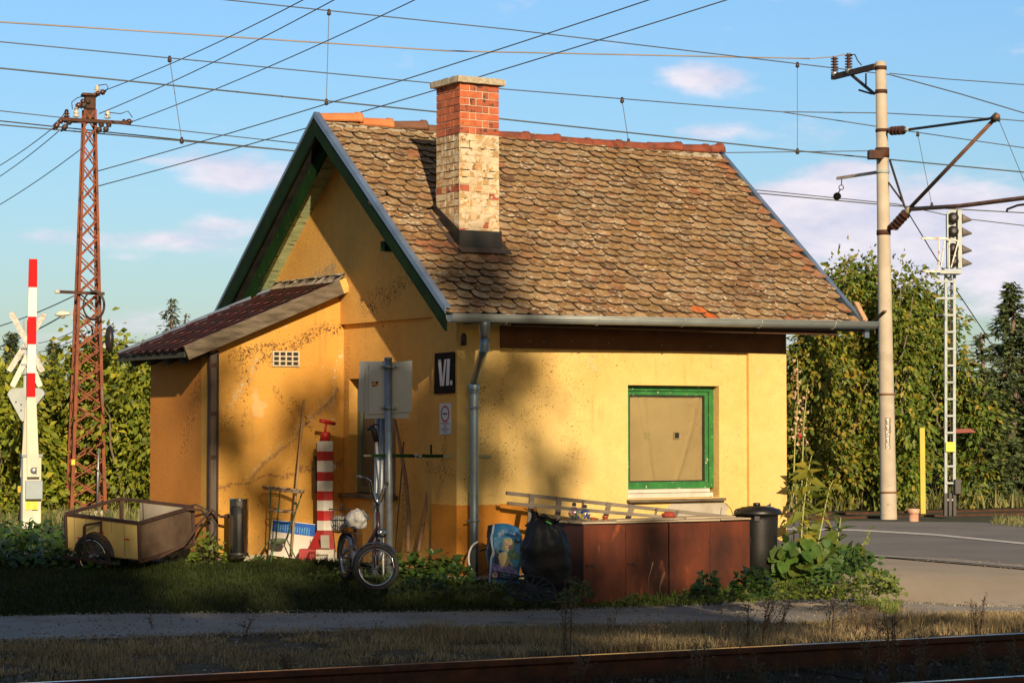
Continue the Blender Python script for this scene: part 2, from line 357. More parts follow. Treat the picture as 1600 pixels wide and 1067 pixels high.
M_wall_lean = wall_mat('orange_ochre_stucco', (.66, .355, .075), (.60, .30, .055), None, [
    ('x', -.05, 2.55, -1.0, 2.12, .12, (.13, .065, .025), .10), ('x', -.4, 2.42, -1.25, 2.2, .15, (.13, .065, .025), .09), ('x', -1.0, 2.3, -1.35, 1.55, .17, (.2, .12, .05), .05),
    ('x', -.95, 2.2, -1.3, 1.75, .07, PL, .06), ('x', .0, 1.85, -1.05, .95, .045, (.34, .2, .09), .16), ('x', .0, 1.9, -1.1, .99, .05, PL, .03), ('x', .05, 1.12, -1.4, .84, .035, (.34, .17, .06), .15),
    ('x', -.02, 2.3, -.1, 1.5, .05, PL, .06), ('x', -.8, 1.9, -.55, 1.6, .05, DK, .05), ('x', -.55, 1.75, -.3, 1.4, .05, DK, .06), ('x', -1.1, 2.3, -1.12, 1.5, .06, DK, .05)], .8)

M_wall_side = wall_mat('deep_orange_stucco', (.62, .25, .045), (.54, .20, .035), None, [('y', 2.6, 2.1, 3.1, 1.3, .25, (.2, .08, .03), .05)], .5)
# ---------------------------------------------------------------- setting: ground, path, road, rails
Tv = V3(math.cos(R(6.5)), -math.sin(R(6.5)), 0); Nv = V3(math.sin(R(6.5)), math.cos(R(6.5)), 0)     # along / across the railway
def ts(t, s, z=0.): return Tv * t + Nv * s + V3(0, 0, z)

def grid_mesh(name, xs, ys, zf, m):
    xs = np.asarray(xs); ys = np.asarray(ys); nx, ny = len(xs), len(ys)
    v = [(x, y, zf(x, y)) for y in ys for x in xs]
    f = [(j * nx + i, j * nx + i + 1, (j + 1) * nx + i + 1, (j + 1) * nx + i) for j in range(ny - 1) for i in range(nx - 1)]
    mb = MB(); mb.add(v, f, 0, True); return mb.build(name, m, loc=(0, 0, 0), kind='structure')
axf = np.concatenate([[-3000, -900, -300, -120, -60, -35], np.arange(-24, 24.01, .3), [35, 60, 120, 300, 900, 3000]])
ayf = np.concatenate([[-900, -300, -120, -60, -30], np.arange(-16, 16.01, .3), [22, 30, 45, 80, 150, 400, 1200, 3500]])
def zg(x, y):
    z = gz(x, y)
    if abs(x) < 24 and abs(y) < 16: z += .010 * mnoise.noise(Vector((x * .9, y * .9, 0)))
    return z - .024
grid_mesh('ground', axf, ayf, zg, M_lawn)

def loft(name, far, near, m, n=160, rows=8, dz=.012, wob=0., parent=None, raised=0.):
    """strip draped on the ground between two polylines given as world xy"""
    def samp(pl, t):
        pl = np.array(pl)[:, :2]; seg = np.linalg.norm(np.diff(pl, axis=0), axis=1); c = np.concatenate([[0], np.cumsum(seg)]) / seg.sum()
        return np.array([np.interp(t, c, pl[:, 0]), np.interp(t, c, pl[:, 1])])
    v = []
    for i in range(n + 1):
        t = i / n; a = samp(far, t); b = samp(near, t)
        if wob: a = a + wob * mnoise.noise(Vector((t * 60, 0, 3))); b = b + wob * mnoise.noise(Vector((t * 60, 5, 3)))
        for j in range(rows + 1):
            p = a + (b - a) * j / rows; v.append((p[0], p[1], gz(p[0], p[1]) + dz))
    f = [(i * (rows + 1) + j, i * (rows + 1) + j + 1, (i + 1) * (rows + 1) + j + 1, (i + 1) * (rows + 1) + j) for i in range(n) for j in range(rows)]
    mb = MB(); mb.add(v, f, 0, True); return mb.build(name, m, loc=(0, 0, 0), kind='structure')
def gp(pts): return [onground(*p)[:2] for p in pts]
path_far = gp([(-260, 972), (0, 964), (200, 960), (400, 957), (620, 955), (800, 956), (960, 952), (1100, 947), (1240, 942), (1330, 939), (1420, 938), (1500, 941), (1620, 950), (1800, 958)])
path_near = gp([(-260, 1012), (0, 1003), (200, 998), (400, 992), (620, 984), (800, 980), (960, 979), (1100, 977), (1240, 974), (1330, 972), (1420, 967), (1500, 960), (1620, 957), (1800, 963)])
loft('path', path_far, path_near, M_path, dz=.012, wob=.05)
sm_ = [tuple(ts(t, -5.72)[:2]) for t in np.linspace(-9, 13, 30)]
loft('dry_verge', path_near, sm_, mat('dry_verge_soil', (.15, .11, .065), (.085, .062, .038), 5., .95, spec=.05, bump=.012, bscale=35, spots=((.30, .24, .15), 40, .6, .06)), dz=.004, wob=.03)
ap_far = gp([(1180, 838), (1360, 866), (1480, 874), (1620, 886), (1850, 900)])
ap_near = gp([(1120, 925), (1390, 940), (1480, 944), (1620, 953), (1900, 966)])
loft('road_apron', ap_far, ap_near, M_apron, dz=.008, wob=.04)
rd_far = [at(px, py, z=0)[:2] for px, py in [(560, 812), (900, 813), (1250, 815), (1450, 817), (1650, 819), (1900, 823)]]
rd_near = [at(px, py, z=0)[:2] for px, py in [(560, 838), (900, 848), (1180, 857), (1360, 871), (1620, 893), (1900, 915)]]
loft('road', rd_far, rd_near, M_road, dz=.020)
l0 = [at(px, py, z=0)[:2] for px, py in [(700, 820), (1340, 829.5), (1460, 836.5), (1620, 852.5), (1900, 884)]]
l1 = [at(px, py + 2.6, z=0)[:2] for px, py in [(700, 820), (1340, 829.5), (1460, 836.5), (1620, 852.7), (1900, 884)]]
loft('road_centre_line', l0, l1, M_white, dz=.026, rows=1)
e0 = [at(px, py, z=0)[:2] for px, py in [(1350, 868.6), (1450, 874.5), (1620, 889), (1900, 911)]]
e1 = [at(px, py + 2.8, z=0)[:2] for px, py in [(1350, 868.6), (1450, 874.5), (1620, 889), (1900, 911)]]
loft('gravel_edge', e0, e1, mat('pale_grit', (.34, .31, .26), (.24, .21, .17), 30, .9, bump=.01), dz=.026, rows=1)

M_ballast = mat('ballast', (.05, .036, .024), (.028, .021, .015), 14, .95, spec=.05, bump=.03, bscale=20)
def strip(name, s0, s1, z, m, t0=-70, t1=130):
    mb = MB(); mb.add([ts(t0, s0, z), ts(t1, s0, z), ts(t1, s1, z), ts(t0, s1, z)], [(0, 1, 2, 3)]); return mb.build(name, m, loc=(0, 0, 0), kind='structure')
strip('ballast_bed', -9.6, -5.75, -.175, M_ballast)
S1 = -6.73
def rail(s, ztop, t0, t1, label, group):
    """flat-bottomed rail: head, web, foot"""
    prof = [(-.07, 0), (.07, 0), (.07, .012), (.012, .03), (.012, .11), (.034, .125), (.034, .155), (.026, .16), (-.026, .16), (-.034, .155), (-.034, .125), (-.012, .11), (-.012, .03), (-.07, .012)]
    root = thing('rail', ts((t0 + t1) / 2, s, ztop - .16), label, 'rail', group)
    mb = MB(); mb.prism(prof[::-1], ts(t0, s, ztop - .16), Nv, V3(0, 0, 1), Tv, t1 - t0); mb.build('rail_body', M_rust, root)
    hb = MB(); hb.add([ts(t0, s - .026, ztop + .0015), ts(t1, s - .026, ztop + .0015), ts(t1, s + .026, ztop + .0015), ts(t0, s + .026, ztop + .0015)], [(0, 1, 2, 3)]); hb.build('running_surface', M_shine, root)
rail(S1, -.012, -40, 60, 'rusty steel rail with a shiny head crossing the foreground beside the dry grass', 'rails of the nearest track')
rail(S1 - 2.2, -.012, -40, 60, 'nearer rail at the bottom edge of the view among dark weeds', 'rails of the nearest track')
sl = MB().obox(ts(0, 0), Tv, Nv, (0, 0, 1), .12, 1.25, .07).mesh('sleeper', mat('dark_sleeper', (.035, .024, .016), (.055, .04, .028), 8, .95, spec=.05, bump=.006))
trk = bpy.data.objects.new('sleeper_row', None); COL.objects.link(trk); trk.location = tuple(ts(0, S1 - .72, -.2)); tag(trk, kind='structure')
for i in range(44):
    link_copy('sleeper', sl, trk, ts(-14 + i * .62, S1 - .75, -.235))
S2 = 10.9
rail(S2, .01, -40, 80, 'rust brown far rail behind the house at the foot of the concrete mast', 'rails of the far track')
rail(S2 + 1.5, .01, -40, 80, 'rearmost rust brown rail behind the lattice pylon and signal', 'rails of the far track')
# ---------------------------------------------------------------- the house
house = thing('guard_house', (0, 0, 0), 'small yellow stucco crossing keeper house with steep mossy tiled roof and brick chimney', 'house')
LX = 4.10; WY = 4.36; RIDGE_Y = 2.18; EZ = 2.55; EY = -.53; RZ = 4.70
PHI = math.atan((RZ - EZ) / (RIDGE_Y - EY)); SLEN = math.hypot(RZ - EZ, RIDGE_Y - EY); SLOPE = math.tan(PHI)
XV0 = -.45
def xverge(v): return 4.76 + (4.90 - 4.76) * v / SLEN        # right verge, slightly splayed
def roofz(y): return EZ + SLOPE * (y - EY)
WT = 2.66

# long wall, recessed 4 cm between corner pilasters
wx0, wx1, wz0, wz1 = 2.055, 3.225, .745, 1.91
mb = MB()
mb.box(.49, wx0, .04, .34, -.6, WT).box(wx1, 3.59, .04, .34, -.6, WT).box(wx0, wx1, .04, .34, wz1, WT).box(wx0, wx1, .04, .34, -.6, wz0)
mb.build('wall', M_wall_long, house)
for a_, b_ in ((0, .49), (3.59, LX)): MB().box(a_, b_, 0, .34, -.6, WT - .002).build('corner_pilaster', M_wall_long, house)
# gable wall (faces -x) with window opening, proud pilaster at the corner and proud gable above the ledge
gy0, gy1, gz0, gz1 = 1.30, 2.325, .77, 1.99
mb = MB()
mb.box(.04, .34, .49, gy0, -.6, 2.57).box(.04, .34, gy1, WY, -.6, 2.57).box(.04, .34, gy0, gy1, gz1, 2.57).box(.04, .34, gy0, gy1, -.6, gz0)
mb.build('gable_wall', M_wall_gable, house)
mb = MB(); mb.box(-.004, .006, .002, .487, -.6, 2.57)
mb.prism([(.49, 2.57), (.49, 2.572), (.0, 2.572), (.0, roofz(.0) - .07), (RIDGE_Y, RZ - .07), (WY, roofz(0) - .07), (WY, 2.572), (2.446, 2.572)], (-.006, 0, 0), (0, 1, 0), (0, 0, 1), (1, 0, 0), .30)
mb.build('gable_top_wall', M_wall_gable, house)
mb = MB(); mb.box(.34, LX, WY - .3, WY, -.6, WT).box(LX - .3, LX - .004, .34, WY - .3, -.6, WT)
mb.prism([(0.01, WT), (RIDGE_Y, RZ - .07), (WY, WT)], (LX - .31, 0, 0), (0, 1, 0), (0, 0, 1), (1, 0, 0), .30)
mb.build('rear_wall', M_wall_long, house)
mb = MB(); mb.box(-.03, LX + .02, -.02, WY, -.6, .03); mb.build('plinth', M_conc, house)

# flaking grey plaster patch under the window
pp = [at(px, py, y=.04) for px, py in [(1040, 812), (1044, 790), (1052, 786), (1133, 785), (1138, 794), (1134, 800), (1141, 806), (1146, 816), (1143, 830), (1040, 830)]]
mb = MB(); mb.prism([(q[0], q[2]) for q in pp][::-1], (0, .041, 0), (1, 0, 0), (0, 0, 1), (0, -1, 0), .005)
mb.build('plaster_patch', mat('bare_plaster', (.46, .41, .33), (.36, .31, .24), 5, .95, bump=.003), house)

# front window
win = MB(); Y0 = .135
def frame(mb, x0, x1, z0, z1, w_, y0, y1):
    mb.box(x0, x0 + w_, y0, y1, z0, z1).box(x1 - w_, x1, y0, y1, z0, z1).box(x0 + w_, x1 - w_, y0, y1, z1 - w_, z1).box(x0 + w_, x1 - w_, y0, y1, z0, z0 + w_)
FB = wz0 + .095
frame(win, wx0 + .001, wx1 - .001, FB, wz1 - .001, .055, Y0, Y0 + .07)
wo_ = win.build('window', M_green, house, bev=.003)
sash = MB(); frame(sash, wx0 + .058, wx1 - .058, FB + .03, wz1 - .058, .042, Y0 + .02, Y0 + .06); sash.build('sash', M_green, wo_, bev=.003)
ax0, ax1, az0, az1 = wx0 + .10, wx1 - .10, FB + .072, wz1 - .10
bd = MB(); frame(bd, ax0, ax1, az0, az1, .012, Y0 + .028, Y0 + .05); bd.build('putty_strip', M_black, wo_)
# dusty curtain hanging behind the panes, with stains and two small square openings
mc = bpy.data.materials.new('tan_curtain'); mc.use_nodes = True; n = NT(mc.node_tree); pr = n.n['Principled BSDF']
Pg = n.node('ShaderNodeNewGeometry').outputs['Position']; cc = n.mix(n.maprange(n.noise(Pg, 2.2, 4), .35, .7), (.56, .385, .18, 1), (.46, .31, .14, 1))
cc = n.mix(n.maprange(n.noise(Pg, 130, 2), .45, .7, 0, .35), cc, (.30, .19, .08, 1))
wob = n.noise(Pg, 3.2, 5, .6); ring = n.math('ABSOLUTE', n.math('SUBTRACT', wob, .56)); sx = n.node('ShaderNodeSeparateXYZ', ins={0: Pg}).outputs[0]
cc = n.mix(n.math('MULTIPLY', n.maprange(ring, 0, .009, .6, 0), n.maprange(sx, 2.75, 2.9)), cc, (.24, .13, .05, 1))
n.l.new(cc, pr.inputs['Base Color']); pr.inputs['Roughness'].default_value = .95
gm = bpy.data.materials.new('window_glass'); gm.use_nodes = True; n = NT(gm.node_tree); n.n.clear(); n.node('ShaderNodeOutputMaterial', ins={0: n.node('ShaderNodeMixShader', ins={0: .10, 1: n.node('ShaderNodeBsdfTransparent', ins={0: (.93, .95, .93, 1)}).outputs[0], 2: n.node('ShaderNodeBsdfGlossy', ins={0: (.9, .95, 1, 1), 1: .03}).outputs[0]}).outputs[0]})
MB().box(ax0 + .001, ax1 - .001, Y0 + .034, Y0 + .037, az0 + .001, az1 - .001).build('pane', gm, wo_)
cur = MB(); nx, nz = 60, 40; vs = []
for j in range(nz + 1):
    for i in range(nx + 1):
        u = i / nx; v = j / nz; x = ax0 + (ax1 - ax0) * u; z = az0 + (az1 - az0) * v
        fold = .010 * math.exp(-((u - .10 - .22 * (1 - v)) / .035) ** 2) + .012 * math.exp(-((u - .93 + .30 * (1 - v) ** 1.3) / .03) ** 2) + .008 * math.exp(-((u - .2 - .12 * (1 - v)) / .03) ** 2) + .006 * mnoise.noise(Vector((u * 5, v * 4, 1)))
        vs.append((x, Y0 + .062 - fold * 1.3, z))
cur.add(vs, [(j * (nx + 1) + i, j * (nx + 1) + i + 1, (j + 1) * (nx + 1) + i + 1, (j + 1) * (nx + 1) + i) for j in range(nz) for i in range(nx)], 0, True)
cur.build('curtain', mc, wo_)
for (px, py, m_) in ((1011, 680, mat('yellowed_patch', (.45, .37, .12), (.38, .3, .1), 20, .8)), (1057, 680, M_black)):
    c = at(px, py, y=Y0 + .05); mb = MB()
    for ww, yy, mi in ((.046, .046, 0), (.034, .042, 1)): mb.box(c[0] - ww * .8, c[0] + ww * .8, Y0 + yy - .001, Y0 + yy, c[2] - ww * .85, c[2] + ww * .85, mi)
    mb.build('peep_hole', [mc, m_], wo_)
sil = MB(); M_alu = mat('weathered_pale_sill', (.62, .58, .50), (.48, .44, .36), 5, .6, bump=.001, spots=((.3, .22, .15), 22, .66, .05))
sil.box(wx0 + .001, wx1 - .075, Y0 - .03, Y0 + .10, wz0 + .054, wz0 + .093).box(wx0 + .001, wx1 - .05, Y0 - .055, Y0 + .10, wz0 + .003, wz0 + .050)
sil.build('sill', M_alu, wo_, bev=.003)
sb = MB(); sb.box(wx0 - .02, wx1 + .04, -.03, .0395, wz0 - .035, wz0 - .008); sb.build('sill_board', M_wood, wo_, bev=.002)

# gable window, dark green frame, pale curtain behind dusty glass
gw = MB()
def framey(mb, y0, y1, z0, z1, w_, x0, x1):
    mb.box(x0, x1, y0, y0 + w_, z0, z1).box(x0, x1, y1 - w_, y1, z0, z1).box(x0, x1, y0 + w_, y1 - w_, z1 - w_, z1).box(x0, x1, y0 + w_, y1 - w_, z0, z0 + w_)
framey(gw, gy0 + .001, gy1 - .001, gz0 + .02, gz1 - .001, .07, .14, .21)
gwo = gw.build('window', mat('faded_grey_green_paint', (.11, .15, .10), (.16, .17, .12), 9, .7), house, bev=.003)
MB().box(.17, .176, gy0 + .072, gy1 - .072, gz0 + .092, gz1 - .072).build('pane', mat('dirty_pane', (.10, .095, .08), (.14, .13, .11), 2.5, .25), gwo)
MB().box(.146, .20, (gy0 + gy1) / 2 - .03, (gy0 + gy1) / 2 + .03, gz0 + .092, gz1 - .072).build('mullion', MATS['faded_grey_green_paint'], gwo)
MB().box(-.05, .24, gy0 - .05, gy1 + .06, gz0 - .035, gz0 + .012).build('sill', M_wood, gwo, bev=.004)

# ---- roof: deck, tiles, ridge, verges, soffit
dk = MB()
def slab(mb, x0, x1a, x1b, y0, z0, y1, z1, th):        # sloped board between eave (y0,z0) and ridge (y1,z1)
    d = unit(V3(0, y1 - y0, z1 - z0)); nn = np.cross(V3(1, 0, 0), d); nn = nn if nn[2] > 0 else -nn
    P_ = [V3(x0, y0, z0), V3(x1a, y0, z0), V3(x1b, y1, z1), V3(x0, y1, z1)]
    mb.add([q for q in P_] + [q - nn * th for q in P_], [(0, 1, 2, 3), (7, 6, 5, 4), (0, 4, 5, 1), (1, 5, 6, 2), (2, 6, 7, 3), (3, 7, 4, 0)]); return mb
RY2 = 2 * RIDGE_Y - EY
slab(dk, XV0 + .03, xverge(0) - .03, xverge(SLEN) - .03, EY, EZ - .035, RIDGE_Y, RZ - .035, .03)
slab(dk, XV0 + .03, xverge(0) - .03, xverge(SLEN) - .03, RY2, EZ - .035, RIDGE_Y, RZ - .035, .03)
roof = dk.build('roof', M_black, house)

M_tile = bpy.data.materials.new('mossy_clay_tile'); M_tile.use_nodes = True
def tile_nodes(m, ramp_cols, lichen=1.):
    n = NT(m.node_tree); pr = n.n['Principled BSDF']; geo = n.node('ShaderNodeNewGeometry'); P = geo.outputs['Position']
    a = n.node('ShaderNodeAttribute', attribute_name='rnd'); oi = n.node('ShaderNodeObjectInfo')
    rr = n.math('FRACT', n.math('ADD', a.outputs['Fac'], oi.outputs['Random']))
    cr = n.node('ShaderNodeValToRGB'); n.l.new(rr, cr.inputs[0]); e = cr.color_ramp.elements; cr.color_ramp.interpolation = 'LINEAR'
    while len(e) < len(ramp_cols): e.new(.5)
    for i, (p_, c) in enumerate(ramp_cols): e[i].position = p_; e[i].color = c + (1,)
    col = n.mix(1., cr.outputs[0], n.mix(n.maprange(n.noise(P, 11, 5), .3, .7), (.62, .60, .58, 1), (1.25, 1.22, 1.15, 1)), 'MULTIPLY')
    col = n.mix(n.maprange(n.noise(P, 2.2, 4), .48, .68, 0, .55), col, (.24, .15, .048, 1))      # moss film
    col = n.mix(n.maprange(n.noise(P, 38, 4, .7), .58, .68, 0, .6), col, (.05, .035, .02, 1))
    lp = n.maprange(n.math('ADD', n.noise(P, 15., 5, .68), n.math('MULTIPLY', n.noise(P, 1.9, 3), .30)), .66, .72, 0., .62 * min(1, lichen)); col = n.mix(lp, col, n.mix(n.noise(P, 110, 3), (.50, .42, .28, 1), (.24, .19, .12, 1)))
    vo = n.node('ShaderNodeTexVoronoi', ins={'Vector': n.node('ShaderNodeMapping', ins={'Vector': P, 'Scale': (1, 1.3, 1.9)}).outputs[0], 'Scale': 17., 'Randomness': 1.})
    wob = n.math('ADD', vo.outputs['Distance'], n.math('MULTIPLY', n.noise(P, 90, 3), .22))
    zone = n.maprange(n.noise(P, 3.2, 4, .6), .40, .62)
    zy = n.math('SUBTRACT', n.math('MULTIPLY', zone, .34 * lichen), -.03 * lichen)
    f = n.math('GREATER_THAN', n.math('ADD', zy, .055), n.math('SUBTRACT', wob, .06))
    keep = n.node('ShaderNodeTexVoronoi', ins={'Vector': n.node('ShaderNodeMapping', ins={'Vector': P, 'Scale': (1, 1.3, 1.9)}).outputs[0], 'Scale': 17., 'Randomness': 1.}).outputs['Color']
    kk = n.math('GREATER_THAN', n.node('ShaderNodeSeparateXYZ', ins={0: keep}).outputs[0], .38)
    col = n.mix(n.math('MULTIPLY', n.math('MULTIPLY', f, kk), .9 * min(1, lichen)), col, n.mix(n.noise(P, 60, 2), (.74, .66, .50, 1), (.50, .42, .28, 1)))
    n.l.new(col, pr.inputs['Base Color']); pr.inputs['Roughness'].default_value = .9; pr.inputs['Specular IOR Level'].default_value = .25
    b = n.node('ShaderNodeBump', ins={'Strength': 1., 'Distance': .006, 'Height': n.noise(P, 75, 5, .65)}); n.l.new(b.outputs[0], pr.inputs['Normal'])
tile_nodes(M_tile, [(0, (.27, .15, .062)), (.2, (.34, .20, .085)), (.4, (.21, .115, .052)), (.55, (.37, .22, .10)), (.68, (.16, .085, .045)), (.82, (.42, .27, .14)), (.93, (.30, .14, .065)), (1, (.27, .15, .062))], 1.)
M_tile_new = bpy.data.materials.new('new_orange_tile'); M_tile_new.use_nodes = True; tile_nodes(M_tile_new, [(0, (.66, .16, .035)), (1, (.60, .14, .03))], .08)
M_tile_red = bpy.data.materials.new('reddish_tile'); M_tile_red.use_nodes = True; tile_nodes(M_tile_red, [(0, (.36, .15, .07)), (1, (.30, .125, .06))], .6)

TW = .176; TH = .125
NSL = V3(0, -math.sin(PHI), math.cos(PHI)); USL = V3(0, math.cos(PHI), math.sin(PHI)); XA = V3(1, 0, 0)
def tile_template(seed):
    r = random.Random(seed); hw = TW / 2 - .003; n = 8; pts = []
    for i in range(n + 1):
        t = -1 + 2 * i / n; pts.append((t * hw, .034 * t * t * t * t + .014 * t * t + r.uniform(-.0015, .0015)))
    top = pts + [(hw, .215), (-hw, .215)]; m = len(top); tv = []
    # local: x across, y up the slope, z out; lower edge lifted over the row below
    def zz(y): return .033 - .15 * y
    for x, y in top: tv.append((x, y, zz(y) + .0015 * math.cos(x * 30)))
    for x, y in top: tv.append((x, y, zz(y) - .018))
    tf = [tuple(range(m)), ] + [(i, m + i, m + (i + 1) % m, (i + 1) % m) for i in range(m)]
    return tv, tf
M_tedge = mat('grime_and_gap_shade', (.055, .035, .022), (.03, .02, .014), 20, .95)  # grime plus the shade between tile rows, put into the edge colour
templ = []
for s_ in range(6):
    tv, tf = tile_template(s_); me = bpy.data.meshes.new('roof_tile'); me.from_pydata(tv, [], tf); me.materials.append(M_tile); me.materials.append(M_tedge); me.polygons.foreach_set('material_index', [0] + [1] * (len(tf) - 1)); me.update()
    templ.append((me, tv, tf))
BASE = Matrix((XA, USL, NSL)).transposed().to_3x3()
CHX0, CHX1, CHY0, CHY1 = .235, .701, .351, .830
def slope_pt(x, v, off=0.): return V3(x, EY, EZ) + USL * v + NSL * off
cells = []
nrow = int(SLEN / TH)
for j in range(nrow + 1):
    v = j * TH - .03
    if j == nrow: v = SLEN - .11
    x = XV0 + .075 + (.5 * TW if j % 2 else 0) - TW * .5
    while x < xverge(v) - .05:
        y = EY + v * math.cos(PHI)
        inside = (CHX0 - .05 < x < CHX1 + .05) and (CHY0 - .13 < y < CHY1 + .03)
        if not inside: cells.append([x, v, j])
        x += TW * (1 + .0)
cells.sort(key=lambda c: -(1. / (20 + c[0] * .53 + c[1] * .66)) if c[1] < SLEN - .2 else 0)
orange = [(2.72, .055), (2.80, -.03), (2.97, -.03), (3.10, .0)]
tcount = 0; stuffP = []; stuffR = []
for k, (x, v, j) in enumerate(cells):
    dx = rng.normal(0, .006); dv = rng.normal(0, .010) - (.035 if rng.random() < .03 else 0) + .022 * mnoise.noise(Vector((x * .9, j * .45, 0))); rot = rng.normal(0, .036); tilt = rng.normal(0, .030); lift = abs(rng.normal(0, .002))
    xr_ = min(max(x + dx, XV0 + .092), xverge(v) - .085)
    loc = slope_pt(xr_, v + dv, lift + .012 * mnoise.noise(Vector((x * .5, v * .7, 4))))
    M3 = BASE @ Matrix.Rotation(rot, 3, 'Z') @ Matrix.Rotation(tilt, 3, 'Y')
    special = M_tile_new if (2.45 < x < 2.64 and .05 < v < .12) or (2.60 < x < 2.78 and v < 0) else (M_tile_red if (abs(x - (-.02)) < .22 and abs(v - 1.02) < .17) or (x > xverge(v) - .17 and rng.random() < .55) or (.05 < x < .55 and .75 < v < .92 and rng.random() < .6) or rng.random() < .010 else None)
    if tcount < 299 or special:
        me = templ[k % 6][0]
        if special:
            me = me.copy(); me.materials[0] = special
        o = link_copy('roof_tile', me, roof, loc, M3.to_euler())
        if special is M_tile_new: o['label'] = 'bright new orange clay tile'
        tcount += 1
    else: stuffP.append((k, loc, M3)); stuffR.append(rng.random())
V = []; Fc = []
for k, loc, M3 in stuffP:
    _, tv, tf = templ[k % 6]; A = np.array(M3); v_ = (A @ np.array(tv).T).T + loc; b = len(V); V.extend(v_.tolist()); Fc.extend([tuple(b + i for i in f) for f in tf])
me = bpy.data.meshes.new('roof_tiles_far'); me.from_pydata(V, [], Fc); me.materials.append(M_tile); me.materials.append(M_tedge); me.polygons.foreach_set('material_index', ([0] + [1] * (len(templ[0][2]) - 1)) * len(stuffP))
a = me.attributes.new('rnd', 'FLOAT', 'FACE'); a.data.foreach_set('value', np.repeat(np.array(stuffR), len(templ[0][2])).astype(np.float32)); me.update()
o = bpy.data.objects.new('roof_tile_field', me); COL.objects.link(o); o.parent = roof; o['kind'] = 'stuff'

# rear slope covering (out of sight from the front)
rs = MB(); slab(rs, XV0 + .02, xverge(0) - .02, xverge(SLEN) - .02, RY2 + .02, EZ - .0, RIDGE_Y, RZ, .03); rs.build('rear_tiling', M_tile, roof)

# ridge tiles
M_ridge = mat('terracotta_ridge', (.27, .062, .030), (.13, .04, .025), 7, .9, bump=.003, rndcol=None, spots=((.15, .09, .05), 16, .6, .08), spots2=((.45, .36, .24), 30, .69, .04))
M_ridge2 = mat('pale_terracotta_ridge', (.60, .21, .07), (.50, .17, .06), 9, .85, bump=.003, spots=((.5, .36, .22), 25, .66, .06))
M_ridge3 = mat('darkened_ridge', (.13, .07, .045), (.2, .09, .05), 9, .85, bump=.003)
rl = .40
xs_ = XV0 + .075; i = 0
while xs_ < 4.86:
    L_ = min(rl + rng.uniform(-.03, .05), 4.89 - xs_)
    if L_ < .1: break
    sag = -.035 * math.sin(PI * (xs_ + .45) / 5.3); zc = RZ + .004 + sag + rng.uniform(-.004, .006); r0, r1 = .072, .088
    tilt = rng.uniform(-.014, .030); mb = MB(); n_ = 10; vs = []
    for (xx, rr, dz) in ((xs_ - .02, r0, 0), (xs_ + L_ - .04, r1, tilt), (xs_ + L_ - .035, r1 + .012, tilt), (xs_ + L_ + .005, r1 + .012, tilt)):
        for q in range(n_ + 1):
            t = PI * (-.06 + 1.12 * q / n_); vs.append((xx, RIDGE_Y + rr * math.cos(t), zc + dz + rr * math.sin(t)))
    mb.add(vs, [(a_ * (n_ + 1) + b_, a_ * (n_ + 1) + b_ + 1, (a_ + 1) * (n_ + 1) + b_ + 1, (a_ + 1) * (n_ + 1) + b_) for a_ in range(3) for b_ in range(n_)], 0, True)
    ro = mb.build('ridge_tile', M_ridge2 if i < 2 else (M_ridge3 if i in (2, 3) else M_ridge), roof)
    sm_ = ro.modifiers.new('solid', 'SOLIDIFY'); sm_.thickness = .014
    xs_ += L_; i += 1
mort = MB(); nn_ = 150; vs = []
for i in range(nn_ + 1):
    x = XV0 + .08 + (4.82 - XV0 - .08) * i / nn_; sag = -.035 * math.sin(PI * (x + .45) / 5.3); w_ = .05 + .03 * mnoise.noise(Vector((x * 7, 0, 2)))
    for q, (dv, of) in enumerate(((.02, .035), (.05, .035), (.075, .028), (.09 + w_, .012 + sag * .3))): vs.append(tuple(slope_pt(x, SLEN - .045 - dv, of + sag * .7 + .008 * mnoise.noise(Vector((x * 16, dv * 30, 1))))))
mort.add(vs, [(i * 4 + q, i * 4 + q + 1, (i + 1) * 4 + q + 1, (i + 1) * 4 + q) for i in range(nn_) for q in range(3)], 0, True)
mort.build('ridge_mortar', mat('lime_mortar', (.40, .34, .25), (.26, .21, .14), 11, .95, bump=.006, bscale=40, spots=((.10, .07, .04), 12, .56, .06)), roof)

# verge trims: folded zinc cap over a dark green board; second board behind
def verge(xo, sgn, rear):
    y0, y1 = (EY - .02, RIDGE_Y) if not rear else (RY2 + .02, RIDGE_Y)
    e = V3(0, y0, EZ - .01 if not rear else EZ - .01); t = V3(0, y1, RZ + .025)
    e[2] = EZ + .005
    return e, t
def along(mb, x0, x1, rear, up0, up1, cut=0.):
    """board following the slope between offsets up0..up1 normal to the roof"""
    s = -1 if rear else 1
    def P_(yy, zz, up): return (yy, zz + up / math.cos(PHI))
    ya = EY - .03 + cut if not rear else RY2 + .03 - cut; za = EZ + (cut - .03) * SLOPE
    q = [P_(ya, za, up0), P_(RIDGE_Y, RZ, up0), P_(RIDGE_Y, RZ, up1), P_(ya, za, up1)]
    v = [(x, yy, zz) for x in (x0, x1) for yy, zz in q]
    mb.add(v, [(0, 1, 2, 3), (7, 6, 5, 4), (0, 4, 5, 1), (1, 5, 6, 2), (2, 6, 7, 3), (3, 7, 4, 0)]); return mb
M_cap = mat('blue_grey_zinc_flashing', (.22, .30, .42), (.15, .20, .28), 3, .42, .5)
